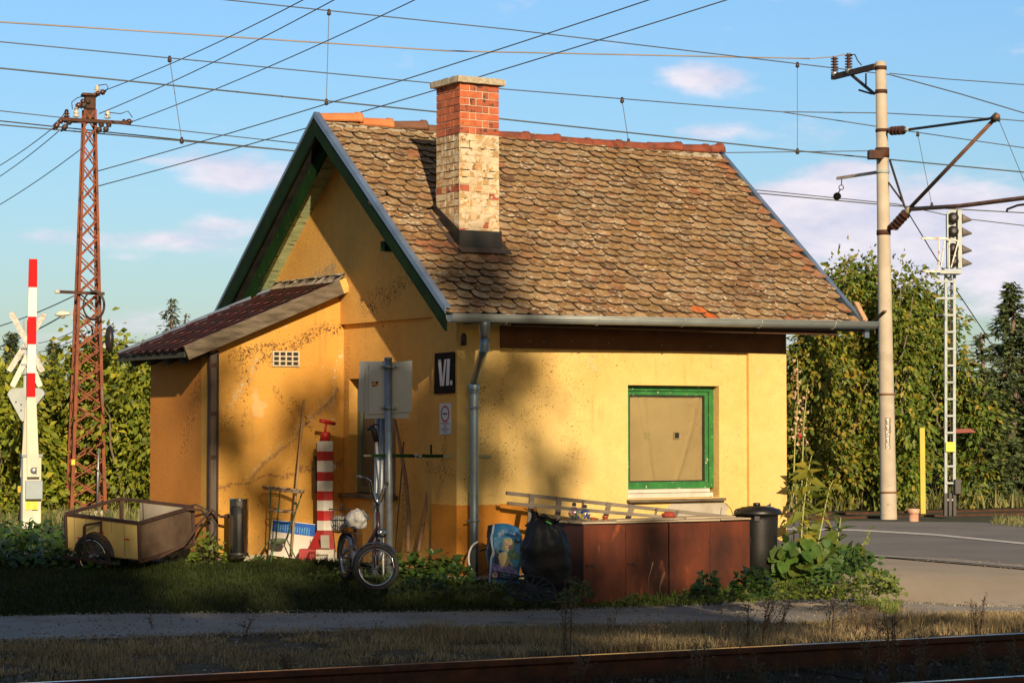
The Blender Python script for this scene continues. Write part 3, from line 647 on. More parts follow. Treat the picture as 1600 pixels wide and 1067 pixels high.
for rear in (False, True):
    mb = MB(); along(mb, XV0 - .012, XV0 + (.052 if not rear else .03), rear, .060, .070); along(mb, XV0 - .014, XV0 - .004, rear, .018 if not rear else .040, .0595)
    mb.build('verge_flashing', M_cap, roof)
    mb = MB(); along(mb, XV0 - .003, XV0 + .022, rear, -.125, .017 if not rear else .039, .02); mb.build('barge_board', mat('black_green_paint', (.004, .014, .004), (.007, .022, .006), 6, .8, spec=.15), house, bev=.002)
    mb = MB(); along(mb, XV0 + .16, XV0 + .20, rear, -.215, -.07, .62); mb.build('verge_rafter', M_dgreen, house, bev=.002)
mb = MB()
for rear in (False,):
    y0 = EY - .02
    P_ = [(xverge(0) - .03, y0, EZ + .02), (xverge(SLEN) - .03, RIDGE_Y, RZ + .03)]
    v = []
    for (x, y, z) in P_:
        v += [(x, y, z), (x + .06, y, z), (x + .06, y, z - .14), (x, y, z - .14)]
    mb.add(v, [(0, 1, 5, 4), (1, 2, 6, 5), (2, 3, 7, 6), (3, 0, 4, 7), (0, 3, 2, 1), (4, 5, 6, 7)])
mb.build('verge_flashing', M_cap, roof)
# bare orange tile piece and splinter of batten at the right end of the gutter
a0 = at(1338, 473, pl=(NSL, NSL @ slope_pt(0, 0, .05))); b0 = at(1352, 500, pl=(NSL, NSL @ slope_pt(0, 0, .05)))
MB().beam(a0, b0, .055, .02, NSL).build('verge_tile', mat('bare_clay', (.62, .36, .2), (.5, .28, .16), 8, .9), roof)
q = at(1362, 505, y=-.5); q2 = at(1383, 486, y=-.9); MB().beam(q, q2, .035, .02, (0, 0, 1)).build('batten_end', M_wood, roof)

# soffit boards between the verge and the gable wall (both slopes); boards run into the wall
sof = MB(); so_parent = roof
for rear in (True, False):
    k = 0; v = .02
    while v < SLEN - .1:
        wd_ = .125; ya = (RY2 - v * math.cos(PHI)) if rear else (EY + v * math.cos(PHI)); yb = (RY2 - (v + wd_ - .007) * math.cos(PHI)) if rear else (EY + (v + wd_ - .007) * math.cos(PHI))
        za = EZ + v * math.sin(PHI) - .095; zb = EZ + (v + wd_ - .007) * math.sin(PHI) - .095
        mb = MB(); slab(mb, XV0 + .201, .30, .30, ya, za, yb, zb, .016 + rng.uniform(0, .003)); mb.build('soffit_board', M_soffit, roof)
        v += wd_
# eave board under the front overhang, shade strip below it with nail heads
mb = MB(); slab(mb, .32, LX + .3, LX + .3, EY + .02, EZ - .09, .05, roofz(.05) - .09, .018); mb.build('eave_soffit', mat('dark_stained_boards', (.10, .045, .02), (.06, .03, .015), 5, .8), roof)
mb = MB(); mb.box(.4905, LX - .01, -.012, -.001, 2.262, 2.60).box(.4905, 3.5895, -.0005, .039, 2.262, 2.60); fz = mb.build('eave_shade_strip', mat('eave_shade_umber', (.17, .075, .028), (.11, .05, .02), 4, .95, bump=.004, bscale=90), house)  # added strip, eave shade put into its dark umber colour
for px, py in ((828, 533), (850, 534), (893, 533), (951, 536), (1034, 539), (1110, 541)):
    c = at(px, py, y=-.0125); MB().lathe([(.006, -.002), (.006, .002)], c, (0, -1, 0), seg=8).build('nail_head', M_steel, fz)
mb = MB(); mb.box(XV0 + .05, .0, .74, .83, roofz(.78) - .36, roofz(.78) - .26); mb.build('purlin_end', M_dgreen, roof)

# ---- chimney
ch = MB(); chz0, chz1 = 3.15, 4.915; CW = CHX1 - CHX0
ch.box(CHX0 + .012, CHX1 - .012, CHY0 + .012, CHY1 - .012, chz0, chz1)
M_mort = mat('brick_mortar', (.58, .50, .38), (.46, .38, .28), 14, .95, bump=.004, bscale=60)
chim = ch.build('chimney', M_mort, house)
M_brick = mat('red_brick', (.42, .10, .042), (.52, .15, .055), 13, .88, bump=.003, bscale=90, spots=((.10, .04, .03), 17, .62, .08), spots2=((.55, .42, .32), 40, .7, .03))
M_brick2 = mat('dark_red_brick', (.30, .075, .035), (.40, .10, .045), 13, .88, bump=.003, bscale=90, spots=((.08, .035, .025), 15, .55, .08))
M_brick_old = mat('yellowish_old_brick', (.44, .30, .13), (.36, .22, .10), 11, .9, bump=.004, bscale=80, spots=((.56, .48, .34), 13, .50, .04), spots2=((.10, .07, .05), 20, .66, .05))
M_brick_white = mat('limewashed_brick', (.62, .52, .35), (.50, .38, .22), 9, .92, bump=.004, bscale=70, spots=((.45, .25, .10), 12, .52, .03), spots2=((.26, .11, .05), 8.5, .60, .03))
CH_H = .0725; ncr = int((chz1 - 3.27) / CH_H + .5); jt = .009
def brick(x0, x1, y0, y1, z0, m_):
    j = lambda: rng.uniform(-.002, .002)
    MB().box(x0 + jt / 2 + j(), x1 - jt / 2 + j(), y0 + jt / 2 + j(), y1 - jt / 2 + j(), z0 + jt / 2, z0 + CH_H - jt / 2).build('brick', m_, chim, bev=.003)
for c in range(ncr):
    z0 = chz1 - (c + 1) * CH_H; top = c < 7
    cx, cy = (CHX0 + CHX1) / 2, (CHY0 + CHY1) / 2; hw = CW / 2; hd = (CHY1 - CHY0) / 2
    for side in range(4):
        # segments along a side (local s from -h to h), pinwheel bond, alternate handedness
        h = hw if side % 2 == 0 else hd; segs = [(-h, -h + .12, 'n'), (-h + .12, -h + .195, 'f'), (-h + .195, h, 's')]
        if c % 2: segs = [(-b, -a_, t_) for a_, b, t_ in segs][::-1]
        for a_, b, t_ in segs:
            if t_ == 'n': continue          # belongs to the neighbour's stretcher
            hh = hd if side % 2 == 0 else hw; d0, d1 = hh - .12, hh
            if side == 0: X0, X1, Y0_, Y1_ = cx + a_, cx + b, cy - d1, cy - d0
            elif side == 1: X0, X1, Y0_, Y1_ = cx + d0, cx + d1, cy + a_, cy + b
            elif side == 2: X0, X1, Y0_, Y1_ = cx - b, cx - a_, cy + d0, cy + d1
            else: X0, X1, Y0_, Y1_ = cx - d1, cx - d0, cy - b, cy - a_
            r_ = rng.random()
            if top: m_ = M_brick2 if (r_ < .22 or c == 0 and r_ < .6) else M_brick
            elif side == 0: m_ = M_brick_white if r_ < .45 else (M_brick_old if r_ < .90 else M_brick2)
            else: m_ = M_brick_old if c < 11 and r_ < .85 else (M_brick2 if r_ < .2 else (M_brick_white if r_ < .6 else M_brick_old))
            brick(X0, X1, Y0_, Y1_, z0, m_)
# remains of render over the lower courses: a lumpy skin that breaks off where the brick shows
def render_skin(face):
    n1_, n2_ = 46, 90; ztop = chz1 - 7 * CH_H; zb = 3.27; grid = []
    for j in range(n2_ + 1):
        z = zb + (ztop - zb) * j / n2_
        for i in range(n1_ + 1):
            u = i / n1_
            if face == 'front': q = V3(CHX0 + CW * u, CHY0, z); nr = V3(0, -1, 0)
            else: q = V3(CHX0, CHY0 + (CHY1 - CHY0) * u, z); nr = V3(-1, 0, 0)
            nz_ = mnoise.noise(Vector((u * 3.2, z * 8, 3 if face == 'front' else 9))) + .5 * mnoise.noise(Vector((u * 9, z * 20, 5)))
            bias = (-.0035 - .006 * (z - zb) / (ztop - zb)) if face == 'front' else (-.003 - .011 * (z - zb) / (ztop - zb))
            course = ((chz1 - z) / CH_H) % 1.; joint = -.004 if min(course, 1 - course) < .12 else 0.
            off = bias + .012 * nz_ + joint; grid.append(tuple(q + nr * max(min(off, .007), -.012)))
    mb = MB(); mb.add(grid, [(j * (n1_ + 1) + i, j * (n1_ + 1) + i + 1, (j + 1) * (n1_ + 1) + i + 1, (j + 1) * (n1_ + 1) + i) for j in range(n2_) for i in range(n1_)], 0, True)
    mb.build('render_patch', mat('limewash_render', (.56, .47, .32), (.44, .35, .23), 9, .95, bump=.004, bscale=60, spots=((.42, .26, .12), 15, .66, .05)), chim)
render_skin('front'); render_skin('left')
cap = MB(); nseg = 14; o_ = .045
def capbox():
    x0, x1, y0, y1, z0, z1 = CHX0 - o_, CHX1 + o_, CHY0 - o_, CHY1 + o_, chz1, chz1 + .062
    vs = []
    for z in (z0, z1):
        for (xa, ya, xb, yb) in ((x0, y0, x1, y0), (x1, y0, x1, y1), (x1, y1, x0, y1), (x0, y1, x0, y0)):
            for i in range(nseg):
                t = i / nseg; vs.append((xa + (xb - xa) * t + rng.uniform(-.004, .004), ya + (yb - ya) * t + rng.uniform(-.004, .004), z + (rng.uniform(-.005, .004) if z == z1 else rng.uniform(-.002, .002))))
    m_ = 4 * nseg; cap.add(vs, [tuple(range(m_))[::-1], tuple(range(m_, 2 * m_))] + [(i, (i + 1) % m_, m_ + (i + 1) % m_, m_ + i) for i in range(m_)])
capbox(); cap.build('chimney_cap', mat('pebbly_concrete', (.50, .43, .31), (.36, .30, .21), 30, .95, bump=.008, bscale=110), chim)
# black sheet flashing round the foot
fl = MB(); f0 = roofz(CHY0) ; f1 = roofz(CHY1)
fl.prism([(0, roofz(CHY0) - .03), (CHX1 - CHX0 + .02, roofz(CHY0) - .03), (CHX1 - CHX0 + .02, 3.44), (0, 3.44)], (CHX0 - .010, CHY0 - .012, 0), (1, 0, 0), (0, 0, 1), (0, -1, 0), .006)
for xx, sg in ((CHX0 - .012, -1), (CHX1 + .012, 1)):
    fl.prism([(CHY0 - .016, f0 - .05), (CHY1 + .02, f1 - .05), (CHY1 + .02, f1 + .12), (CHY0 - .016, 3.44)][:: (1 if sg < 0 else -1)], (xx, 0, 0), (0, 1, 0), (0, 0, 1), (sg, 0, 0), .006)
fl.build('flashing', M_black, chim)
def on_slope(x, y, off): return V3(x, y, roofz(y)) + NSL * off
ap = MB(); A_ = [on_slope(CHX0 - .05, CHY0 - .012, .035), on_slope(CHX1 + .05, CHY0 - .012, .035), on_slope(CHX1 + .06, CHY0 - .085, .042), on_slope(CHX0 - .04, CHY0 - .085, .042)]
ap.add(A_ + [q - NSL * .008 for q in A_], [(0, 3, 2, 1), (4, 5, 6, 7), (2, 3, 7, 6), (0, 1, 5, 4), (1, 2, 6, 5), (3, 0, 4, 7)])
for x0, x1 in ((CHX0 - .09, CHX0 - .075), (CHX1 + .06, CHX1 + .075)):
    B_ = [on_slope(x0, CHY0 - .09, .03), on_slope(x1, CHY0 - .09, .05), on_slope(x1, CHY1, .05), on_slope(x0, CHY1, .03)]
    ap.add(B_ + [q - NSL * .04 for q in B_], [(0, 3, 2, 1), (4, 5, 6, 7), (2, 3, 7, 6), (0, 1, 5, 4), (1, 2, 6, 5), (3, 0, 4, 7)])
    xi = CHX0 if x0 < .3 else CHX1
    C_ = [on_slope(min(x1, xi), CHY0 - .09, .018), on_slope(max(x0, xi), CHY0 - .09, .018), on_slope(max(x0, xi), CHY1, .018), on_slope(min(x1, xi), CHY1, .018)]
    ap.add(C_, [(0, 1, 2, 3)])
ap.build('flashing_apron', mat('brown_sheet', (.06, .045, .035), (.09, .06, .04), 8, .6), chim)

# ---- gutter and downpipe
GA = at(702, 497, y=-.62); GB = at(1367, 510, y=-.62)
gr = .062; gx0, gx1 = GA[0], GB[0]; gzz0 = 2.475; gzz1 = 2.532
mb = MB(); n_ = 12; vs = []
for x, z in ((gx0, gzz0), (gx1, gzz1)):
    for rr in (gr, gr - .004):
        for q_ in range(n_ + 1):
            t = PI + PI * q_ / n_; vs.append((x, -.62 + rr * math.cos(t), z + .06 + rr * math.sin(t) * 1.15))
N1 = n_ + 1
f = []
for q_ in range(n_): f += [(q_, q_ + 1, 2 * N1 + q_ + 1, 2 * N1 + q_), (N1 + q_, 3 * N1 + q_, 3 * N1 + q_ + 1, N1 + q_ + 1), (q_, N1 + q_, N1 + q_ + 1, q_ + 1), (2 * N1 + q_, 2 * N1 + q_ + 1, 3 * N1 + q_ + 1, 3 * N1 + q_)]
f += [(0, 2 * N1, 3 * N1, N1), (n_, N1 + n_, 3 * N1 + n_, 2 * N1 + n_)]
mb.add(vs, f, 0, True)
gut = mb.build('gutter', M_zinc, house)
MB().tube([(gx0, -.62 - gr, gzz0 + .06), (gx1, -.62 - gr, gzz1 + .06)], .009, 8).build('rolled_edge', M_zinc, gut)
ec = MB()
for x, z in ((gx0 + .004, gzz0), (gx1 - .004, gzz1)):
    ec.add([(x, -.62 + (gr - .004) * math.cos(PI + PI * q_ / n_), z + .06 + (gr - .004) * 1.15 * math.sin(PI + PI * q_ / n_)) for q_ in range(n_ + 1)], [tuple(range(n_ + 1))])
ec.build('end_cap', M_zinc, gut)
for px in (790, 932, 1065, 1185, 1300):
    x = at(px, 500, y=-.62)[0]; z = gzz0 + (gzz1 - gzz0) * (x - gx0) / (gx1 - gx0)
    MB().tube([(x, -.62 + (gr + .005) * math.cos(PI + PI * q_ / 10), z + .06 + (gr + .005) * 1.15 * math.sin(PI + PI * q_ / 10)) for q_ in range(11)], .006, 6).build('gutter_bracket', M_zinc, gut)
dp0 = at(757, 510, y=-.62); xt = dp0[0]
xb, yb_ = at(741, 640, y=-.12)[0], -.12
fn = MB(); fn.lathe([(.040, -.17), (.044, -.12), (.056, -.03), (.060, .03)], (xt, -.62, 2.47), seg=18); 
pipe = MB(); pth = [V3(xt, -.62, 2.32), V3(xt, -.62, 2.24)]
rr = .043
def spt(a, b, t): return a + (b - a) * t
top_, bot_ = V3(xt, -.60, 2.20), V3(xb, yb_, 1.90)
pth += [spt(top_, bot_, t) for t in (.0, .12, .5, .88, 1.)] + [V3(xb, yb_, 1.84), V3(xb, yb_, 1.4), V3(xb, yb_, .9), V3(xb, yb_, .5), V3(xb, yb_, -.02)]
pipe.tube(pth, [rr] * 7 + [rr, rr, rr, rr, rr], 20)
dpipe = pipe.build('downpipe', M_pipe, house)
fn.build('outlet_funnel', mat('grey_zinc_funnel', (.20, .22, .23), (.14, .15, .16), 6, .4, .6), dpipe)
crimp = MB()
for k in range(6):
    crimp.lathe([(rr + .001, -.007), (rr + .009, 0), (rr + .001, .007)], (xt, -.62, 2.275 - k * .016), seg=18, close=False)
crimp.build('crimped_elbow', M_pipe, dpipe); crimp = MB()
crimp.lathe([(rr + .010, -.06), (rr + .012, -.01), (rr + .016, .03), (rr + .010, .04)], (xb, yb_, 1.86), seg=18, close=False)
for k in range(3): crimp.lathe([(rr + .011, -.005), (rr + .018, 0), (rr + .011, .005)], (xb, yb_, 1.815 + k * .014), seg=18, close=False)
crimp.build('crimped_elbow', M_pipe, dpipe)
for z in (1.665, .575):
    br = MB(); br.lathe([(rr + .003, -.012), (rr + .007, -.012), (rr + .007, .012), (rr + .003, .012)], (xb, yb_, z), seg=18, close=False)
    br.beam((xb - rr, yb_, z), (xb - rr - .05, yb_ + .0, z), .014, .014).beam((xb + rr, yb_, z), (xb + rr + .02, yb_, z), .014, .014).beam((xb, yb_ + rr, z), (xb, .02, z), .012, .012)
    br.build('pipe_clamp', M_steel, dpipe)
MB().lathe([(rr + .012, -.04), (rr + .012, .02), (rr + .004, .025)], (xb, yb_, .0), seg=18).build('pipe_foot', M_steel, dpipe)
MB().lathe([(.03, 0), (.03, .09), (.022, .10), (.018, .12)], (.02, -.09, 2.27), seg=12).build('wall_lamp_socket', M_dark, house)

# ---- lean-to
LTX = -1.511; LTY0 = 2.446; LTY1 = 4.02
def ltz(x): return 3.03 + .412 * x
mb = MB(); mb.prism([(LTX, -.4), (.038, -.4), (.038, ltz(0) - .12), (LTX, ltz(LTX) - .12)], (0, LTY0, 0), (1, 0, 0), (0, 0, 1), (0, 1, 0), .22)
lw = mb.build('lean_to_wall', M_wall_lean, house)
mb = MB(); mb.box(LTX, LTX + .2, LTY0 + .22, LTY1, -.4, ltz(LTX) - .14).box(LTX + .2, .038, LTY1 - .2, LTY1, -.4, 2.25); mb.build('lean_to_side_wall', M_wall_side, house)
MB().box(LTX - .02, .03, LTY0 - .03, LTY0 - .001, -.4, .155).build('lean_to_plinth', M_conc, house)
LTX0 = -1.86; ly0, ly1 = 2.30, 4.07
mb = MB(); d = unit(V3(0 - LTX0, 0, ltz(0) - ltz(LTX0))); nl = V3(-d[2], 0, d[0])
P_ = [V3(LTX0, ly0, ltz(LTX0)), V3(-.006, ly0, ltz(-.006)), V3(-.006, ly1, ltz(-.006)), V3(LTX0, ly1, ltz(LTX0))]
P_ = [q - nl * .03 for q in P_]
mb.add(P_ + [q - nl * .02 for q in P_], [(0, 1, 2, 3), (7, 6, 5, 4), (0, 4, 5, 1), (1, 5, 6, 2), (2, 6, 7, 3), (3, 7, 4, 0)])
lroof = mb.build('lean_to_roof', M_black, house)
M_lt = mat('dark_red_interlocking_tile', (.11, .026, .016), (.05, .02, .015), 9, .7, bump=.003, spots=((.035, .03, .02), 14, .55, .08))
ll = np.linalg.norm(V3(0 - LTX0, 0, ltz(0) - ltz(LTX0))); nr = 7; nc = 8; tl = ll / nr; tw = (ly1 - ly0 - .08) / nc
def lt_tile():
    mb = MB(); n_ = 8; vs = []
    for s_ in (0, 1):
        for i in range(n_ + 1):
            u = i / n_; y = u * (tw - .004); zz = .012 + .012 * math.sin(2 * PI * u) ** 2 + (.02 if i in (0, 1) else 0)
            up = (-.035 if s_ == 0 else tl * 1.0)
            vs.append((up, y, zz + (.018 if s_ == 0 else 0.)))
    vs2 = [(x, y, z - .016) for x, y, z in vs]; m_ = n_ + 1
    fs = [(i, m_ + i, m_ + i + 1, i + 1) for i in range(n_)] + [(i, i + 1, 2 * m_ + i + 1, 2 * m_ + i) for i in range(n_)]
    mb.add(vs + vs2, fs, 0, False); return mb.mesh('roof_tile', M_lt)
ltm = lt_tile(); ea = math.atan(.412)
for r_ in range(nr):
    for c in range(nc):
        loc = V3(LTX0, ly0 + .05 + c * tw, ltz(LTX0)) + d * (r_ * tl) - nl * .012
        link_copy('roof_tile', ltm, lroof, loc, (0, -ea + rng.normal(0, .006), rng.normal(0, .006)))
# barge board on the near verge, its top end daubed with yellow paint
b0, b1 = V3(-1.855, 2.275, ltz(-1.855) - .035), V3(-.085, 2.275, ltz(-.085) - .035)
MB().beam(b0, b1, .035, .150, (0, 0, 1)).build('lean_to_barge_board', M_wood, house, bev=.004)
b2 = V3(-.008, 2.275, ltz(-.008) - .035); MB().beam(b1 + d * .001, b2, .036, .150).build('barge_board_end', mat('yellow_daub', (.66, .42, .10), (.55, .33, .1), 9, .85), house, bev=.003)
MB().beam(V3(LTX0, ly1 + .015, ltz(LTX0) - .0), V3(-.01, ly1 + .015, ltz(-.01) - .0), .03, .07).build('verge_flashing', M_cap, lroof)
for y in (2.56, 2.95, 3.4, 3.85):
    MB().beam(V3(LTX0 + .06, y, ltz(LTX0 + .06) - .105), V3(LTX + .0, y, ltz(LTX) - .105), .09, .12).build('rafter_end', mat('dark_rafter', (.03, .035, .025), (.05, .045, .03), 8, .85), lroof)
MB().box(LTX0 - .002, LTX0 + .02, ly0 + .02, ly1, ltz(LTX0) - .075, ltz(LTX0) - .02).build('eave_board', MATS['dark_rafter'], lroof)
mb = MB(); nn_ = 30; vs = []
for i in range(nn_ + 1):
    y = 2.32 + (4.0 - 2.32) * i / nn_
    vs += [(-.012 - .02, y, ltz(0) + .07 + .02 * mnoise.noise(Vector((y * 8, 0, 0)))), (-.10 + .03 * mnoise.noise(Vector((y * 9, 3, 0))), y, ltz(-.1) + .035), (-.012, y, ltz(0) + .09)]
mb.add(vs, [(i * 3 + q_, i * 3 + q_ + 1, (i + 1) * 3 + q_ + 1, (i + 1) * 3 + q_) for i in range(nn_) for q_ in range(1)] + [(i * 3, i * 3 + 2, (i + 1) * 3 + 2, (i + 1) * 3) for i in range(nn_)], 0, True); mb.build('mortar_fillet', MATS['lime_mortar'], lroof)
# narrow timber post with rusty edges at the lean-to corner
mb = MB(); mb.box(LTX - .012, LTX + .055, LTY0 - .040, LTY0 - .006, .0, 2.26); mb.build('corner_post', mat('greyed_post', (.13, .105, .08), (.07, .055, .04), 7, .85, bump=.002, stretch=(1, 1, .2)), house)
mb = MB()
for x0, x1 in ((LTX - .030, LTX - .0125), (LTX + .0555, LTX + .075)): mb.box(x0, x1, LTY0 - .052, LTY0 - .004, -.02, 2.27)
for z in (.55, 1.15, 1.6, 2.1): mb.box(LTX - .0125, LTX + .0555, LTY0 - .048, LTY0 - .0405, z, z + .04)
mb.build('rusty_post_edge', mat('dark_rust_strip', (.07, .035, .02), (.04, .022, .015), 9, .8), house)
# ventilation grille
v0, v1 = at(425, 548, y=LTY0), at(467, 573, y=LTY0); vx0, vx1, vz0, vz1 = v0[0], v1[0], v1[2], v0[2]
MB().box(vx0 + .01, vx1 - .01, LTY0 - .006, LTY0 - .001, vz0 + .01, vz1 - .01).build('vent_back', M_black, house)
mb = MB(); nb = 4; wv = (vx1 - vx0)
for i in range(nb + 1):
    x = vx0 + (wv - .016) * i / nb; mb.box(x, x + .016, LTY0 - .020, LTY0 - .0065, vz0, vz1)
hv = vz1 - vz0
for j in range(4):
    z = vz0 + (hv - .014) * j / 3
    for i in range(nb):
        x = vx0 + (wv - .016) * i / nb + .016; mb.box(x, x + (wv - .016) / nb - .016, LTY0 - .018, LTY0 - .0065, z, z + .014)
mb.build('vent_grille', mat('cream_grille', (.55, .47, .33), (.45, .38, .26), 12, .8), house)
# ---------------------------------------------------------------- lattice pylon (left)
def lattice_pylon():
    base = V3(*at(134, 806, z=.0)); root = thing('lattice_pylon', base, 'rusty steel lattice pylon with crossarm and white insulators behind the wooden cart', 'pylon')
    dB = (base - CAM) @ Fv
    top = at(139.5, 172, d=dB); zt = top[2]; lean = (top - base); lean[2] = 0
    th = R(20); e1 = Rv * math.cos(th) - Fv * math.sin(th) * .0 + Fv * math.sin(th); e1 = unit(Rv * math.cos(th) + Fv * math.sin(th)); e2 = unit(-Rv * math.sin(th) + Fv * math.cos(th))
    def corner(i, t):
        h = (.28 + (.088 - .28) * t ** .9); a, b = [(-1, -1), (1, -1), (1, 1), (-1, 1)][i]
        return base + lean * t + e1 * a * h + e2 * b * h + V3(0, 0, zt * t)
    for i in range(4):
        mb = MB(); pr_ = None; N_ = 8
        for k in range(N_):
            a, b = corner(i, k / N_), corner(i, (k + 1) / N_)
            o1 = e1 * (.02 if i in (0, 3) else -.02); mb.beam(a, b, .055 - .02 * k / N_, .055 - .02 * k / N_, e1)
        mb.build('leg', M_rustleg, root)
    nb = 22
    for f_ in range(4):
        i, j = f_, (f_ + 1) % 4
        for k in range(nb):
            t0, t1 = k / nb, (k + 1) / nb; mb = MB()
            mb.beam(corner(i, t0), corner(j, t1), .026, .008, e2 if f_ % 2 == 0 else e1)
            if (k % 2 == 0 and f_ % 2 == 0) or f_ in (1, 3): pass
            mb.build('brace', M_rustleg, root)
            MB().beam(corner(j, t0), corner(i, t1), .022, .008, e2 if f_ % 2 == 0 else e1).build('brace', M_rustleg, root)
    P_ = lambda px, py, dd=0.: at(px, py, d=dB + dd)
    # head box
    mb = MB(); c = (P_(131, 150) + P_(150, 186)) / 2; mb.obox(c, e1, e2, (0, 0, 1), .085, .085, .19); mb.build('head_box', M_rust, root, bev=.004)
    mb = MB(); c = P_(140, 149); mb.obox(c, e1, e2, (0, 0, 1), .13, .12, .02); mb.build('top_plate', M_rust, root)
    MB().beam(P_(96, 186, -.14), P_(204, 193, -.14), .05, .055).build('crossarm', M_rust, root)
    MB().beam(P_(100, 190, .16), P_(196, 192, .16), .04, .045).build('crossarm', M_rust, root)
    MB().beam(P_(128, 151), P_(158, 146), .04, .03).build('head_arm', M_rust, root)
    def insul(px, py0, py1, m_, dd=0):
        b = P_(px, py0, dd); h = (py0 - py1) * dB / FP; r = .055
        pf = [(r * .3, 0), (r * .9, .08 * h), (r, .2 * h), (r * .5, .28 * h), (r * .5, .36 * h), (r * .95, .45 * h), (r * .9, .54 * h), (r * .45, .6 * h), (r * .7, .72 * h), (r * .65, .82 * h), (r * .3, h)]
        MB().lathe(pf, b, seg=14).build('insulator', m_, root)
    insul(152, 146, 133, M_insw); insul(168, 186, 172, M_insw, -.14); insul(119, 184, 168, M_insw, -.14); insul(104, 184, 171, M_insul, -.14)
    def strain(a, b, m_):
        a, b = np.array(a), np.array(b); L_ = np.linalg.norm(b - a); pf = [(.012, 0), (.045, .1 * L_), (.05, .3 * L_), (.025, .35 * L_), (.025, .45 * L_), (.05, .55 * L_), (.045, .8 * L_), (.02, .85 * L_), (.012, L_)]
        MB().lathe(pf, a, b - a, seg=12).build('strain_insulator', m_, root)
    for a, b, m_ in (((98, 186), (83, 203), M_insul), ((112, 187), (95, 206), M_dark), ((190, 191), (208, 190), M_insul), ((160, 192), (152, 209), M_dark), ((172, 192), (162, 208), M_dark), ((133, 156), (117, 170), M_insul), ((140, 156), (126, 170), M_dark), ((150, 147), (166, 143), M_insul)):
        strain(P_(*a, -.1), P_(*b, -.1), m_)
    # jumper loops
    for pts in ([(113, 171), (112, 160), (121, 153), (130, 151)], [(168, 176), (188, 178), (200, 174), (207, 184)], [(153, 134), (166, 132), (169, 137), (166, 142)], [(83, 196), (96, 184), (104, 172)]):
        MB().tube([P_(px, py, -.12) for px, py in pts], .008, 5).build('jumper_wire', M_dark, root)
    # small bracket, coil of cable, wall-mounted parts half way up
    MB().beam(P_(94, 456, -.3), P_(163, 459, -.3), .05, .05).build('bracket_arm', M_rust, root)
    MB().lathe([(.03, 0), (.035, .05), (.02, .08)], P_(93, 456, -.3), (-1, 0, 0), seg=10).build('bracket_knob', M_insw, root)
    mb = MB(); c = P_(146, 477, -.42)
    for k in range(3):
        rr = .165 + .008 * k; mb.tube([c + Rv * rr * 1.0 * math.cos(t) + V3(0, 0, 1.35 * rr * math.sin(t)) + Fv * .02 * k for t in np.linspace(0, 2 * PI, 24)], .010, 5)
    mb.build('cable_coil', M_dark, root)
    MB().tube([P_(154, 700, -.36), P_(153, 745, -.36), P_(152, 800, -.36)], .02, 8).build('cable_duct', M_steel, root)
    for px, py in ((114.5, 722),): MB().obox(P_(px, py, -.38), Rv, Fv, (0, 0, 1), .03, .004, .045).build('yellow_plate', mat('yellow_plate', (.75, .62, .04), (.6, .5, .05), 9, .5), root)
    MB().obox(base + V3(0, 0, .02), Rv, Fv, (0, 0, 1), .38, .38, .08).build('concrete_footing', M_conc, root)
    return root, dB, P_
pylon, dPY, PYP = lattice_pylon()
# street lamp head clamped to the pylon, round bell on its other side
lamp = thing('street_lamp', PYP(113, 492, -.3), 'pale street lamp head clamped to the left side of the lattice pylon', 'street lamp')
mb = MB(); a = PYP(110, 490, -.3); b = PYP(86, 492, -.3); n_ = 8; vs = []
for i, (t, w_, h0, h1) in enumerate(((0, .02, .02, .02), (.15, .035, .03, .035), (.5, .06, .035, .065), (.8, .05, .03, .05), (1., .015, .01, .015))):
    c = a + (b - a) * t
    for q_ in range(12):
        an = 2 * PI * q_ / 12; vs.append(c + Fv * w_ * math.cos(an) * 1.3 + V3(0, 0, (h1 if math.sin(an) > 0 else h0) * math.sin(an)))
mb.add(vs, [(i * 12 + q_, i * 12 + (q_ + 1) % 12, (i + 1) * 12 + (q_ + 1) % 12, (i + 1) * 12 + q_) for i in range(4) for q_ in range(12)] + [tuple(range(12)), tuple(range(48, 60))], 0, True)
mb.build('lamp_housing', mat('cream_lamp_housing', (.72, .68, .55), (.62, .57, .45), 4, .5), lamp)
MB().lathe([(.02, 0), (.045, .01), (.04, .03), (.01, .045)], (a + b) / 2 + V3(0, 0, -.028), (0, 0, -1), seg=12).build('lamp_glass', mat('dull_lamp_glass', (.35, .33, .25), (.28, .26, .2), 6, .2), lamp)
MB().beam(PYP(113, 483, -.3), PYP(113, 502, -.3), .03, .03).build('lamp_clamp', M_steel, lamp)
bell = thing('crossing_bell', PYP(165, 552, -.1), 'black round loudspeaker bell bolted to the right side of the lattice pylon', 'bell')
c = PYP(170, 530, -.1); MB().lathe([(.05, -.06), (.16, -.05), (.225, -.01), (.235, .03), (.20, .06), (.08, .08)], c, Rv + .25 * Fv, seg=28).build('bell_dish', M_black, bell)
for py in (518, 542): MB().lathe([(.02, 0), (.035, .02), (.035, .07), (.02, .09)], PYP(160.5, py, -.1), Rv, seg=10).build('bell_bracket', M_insw, bell)

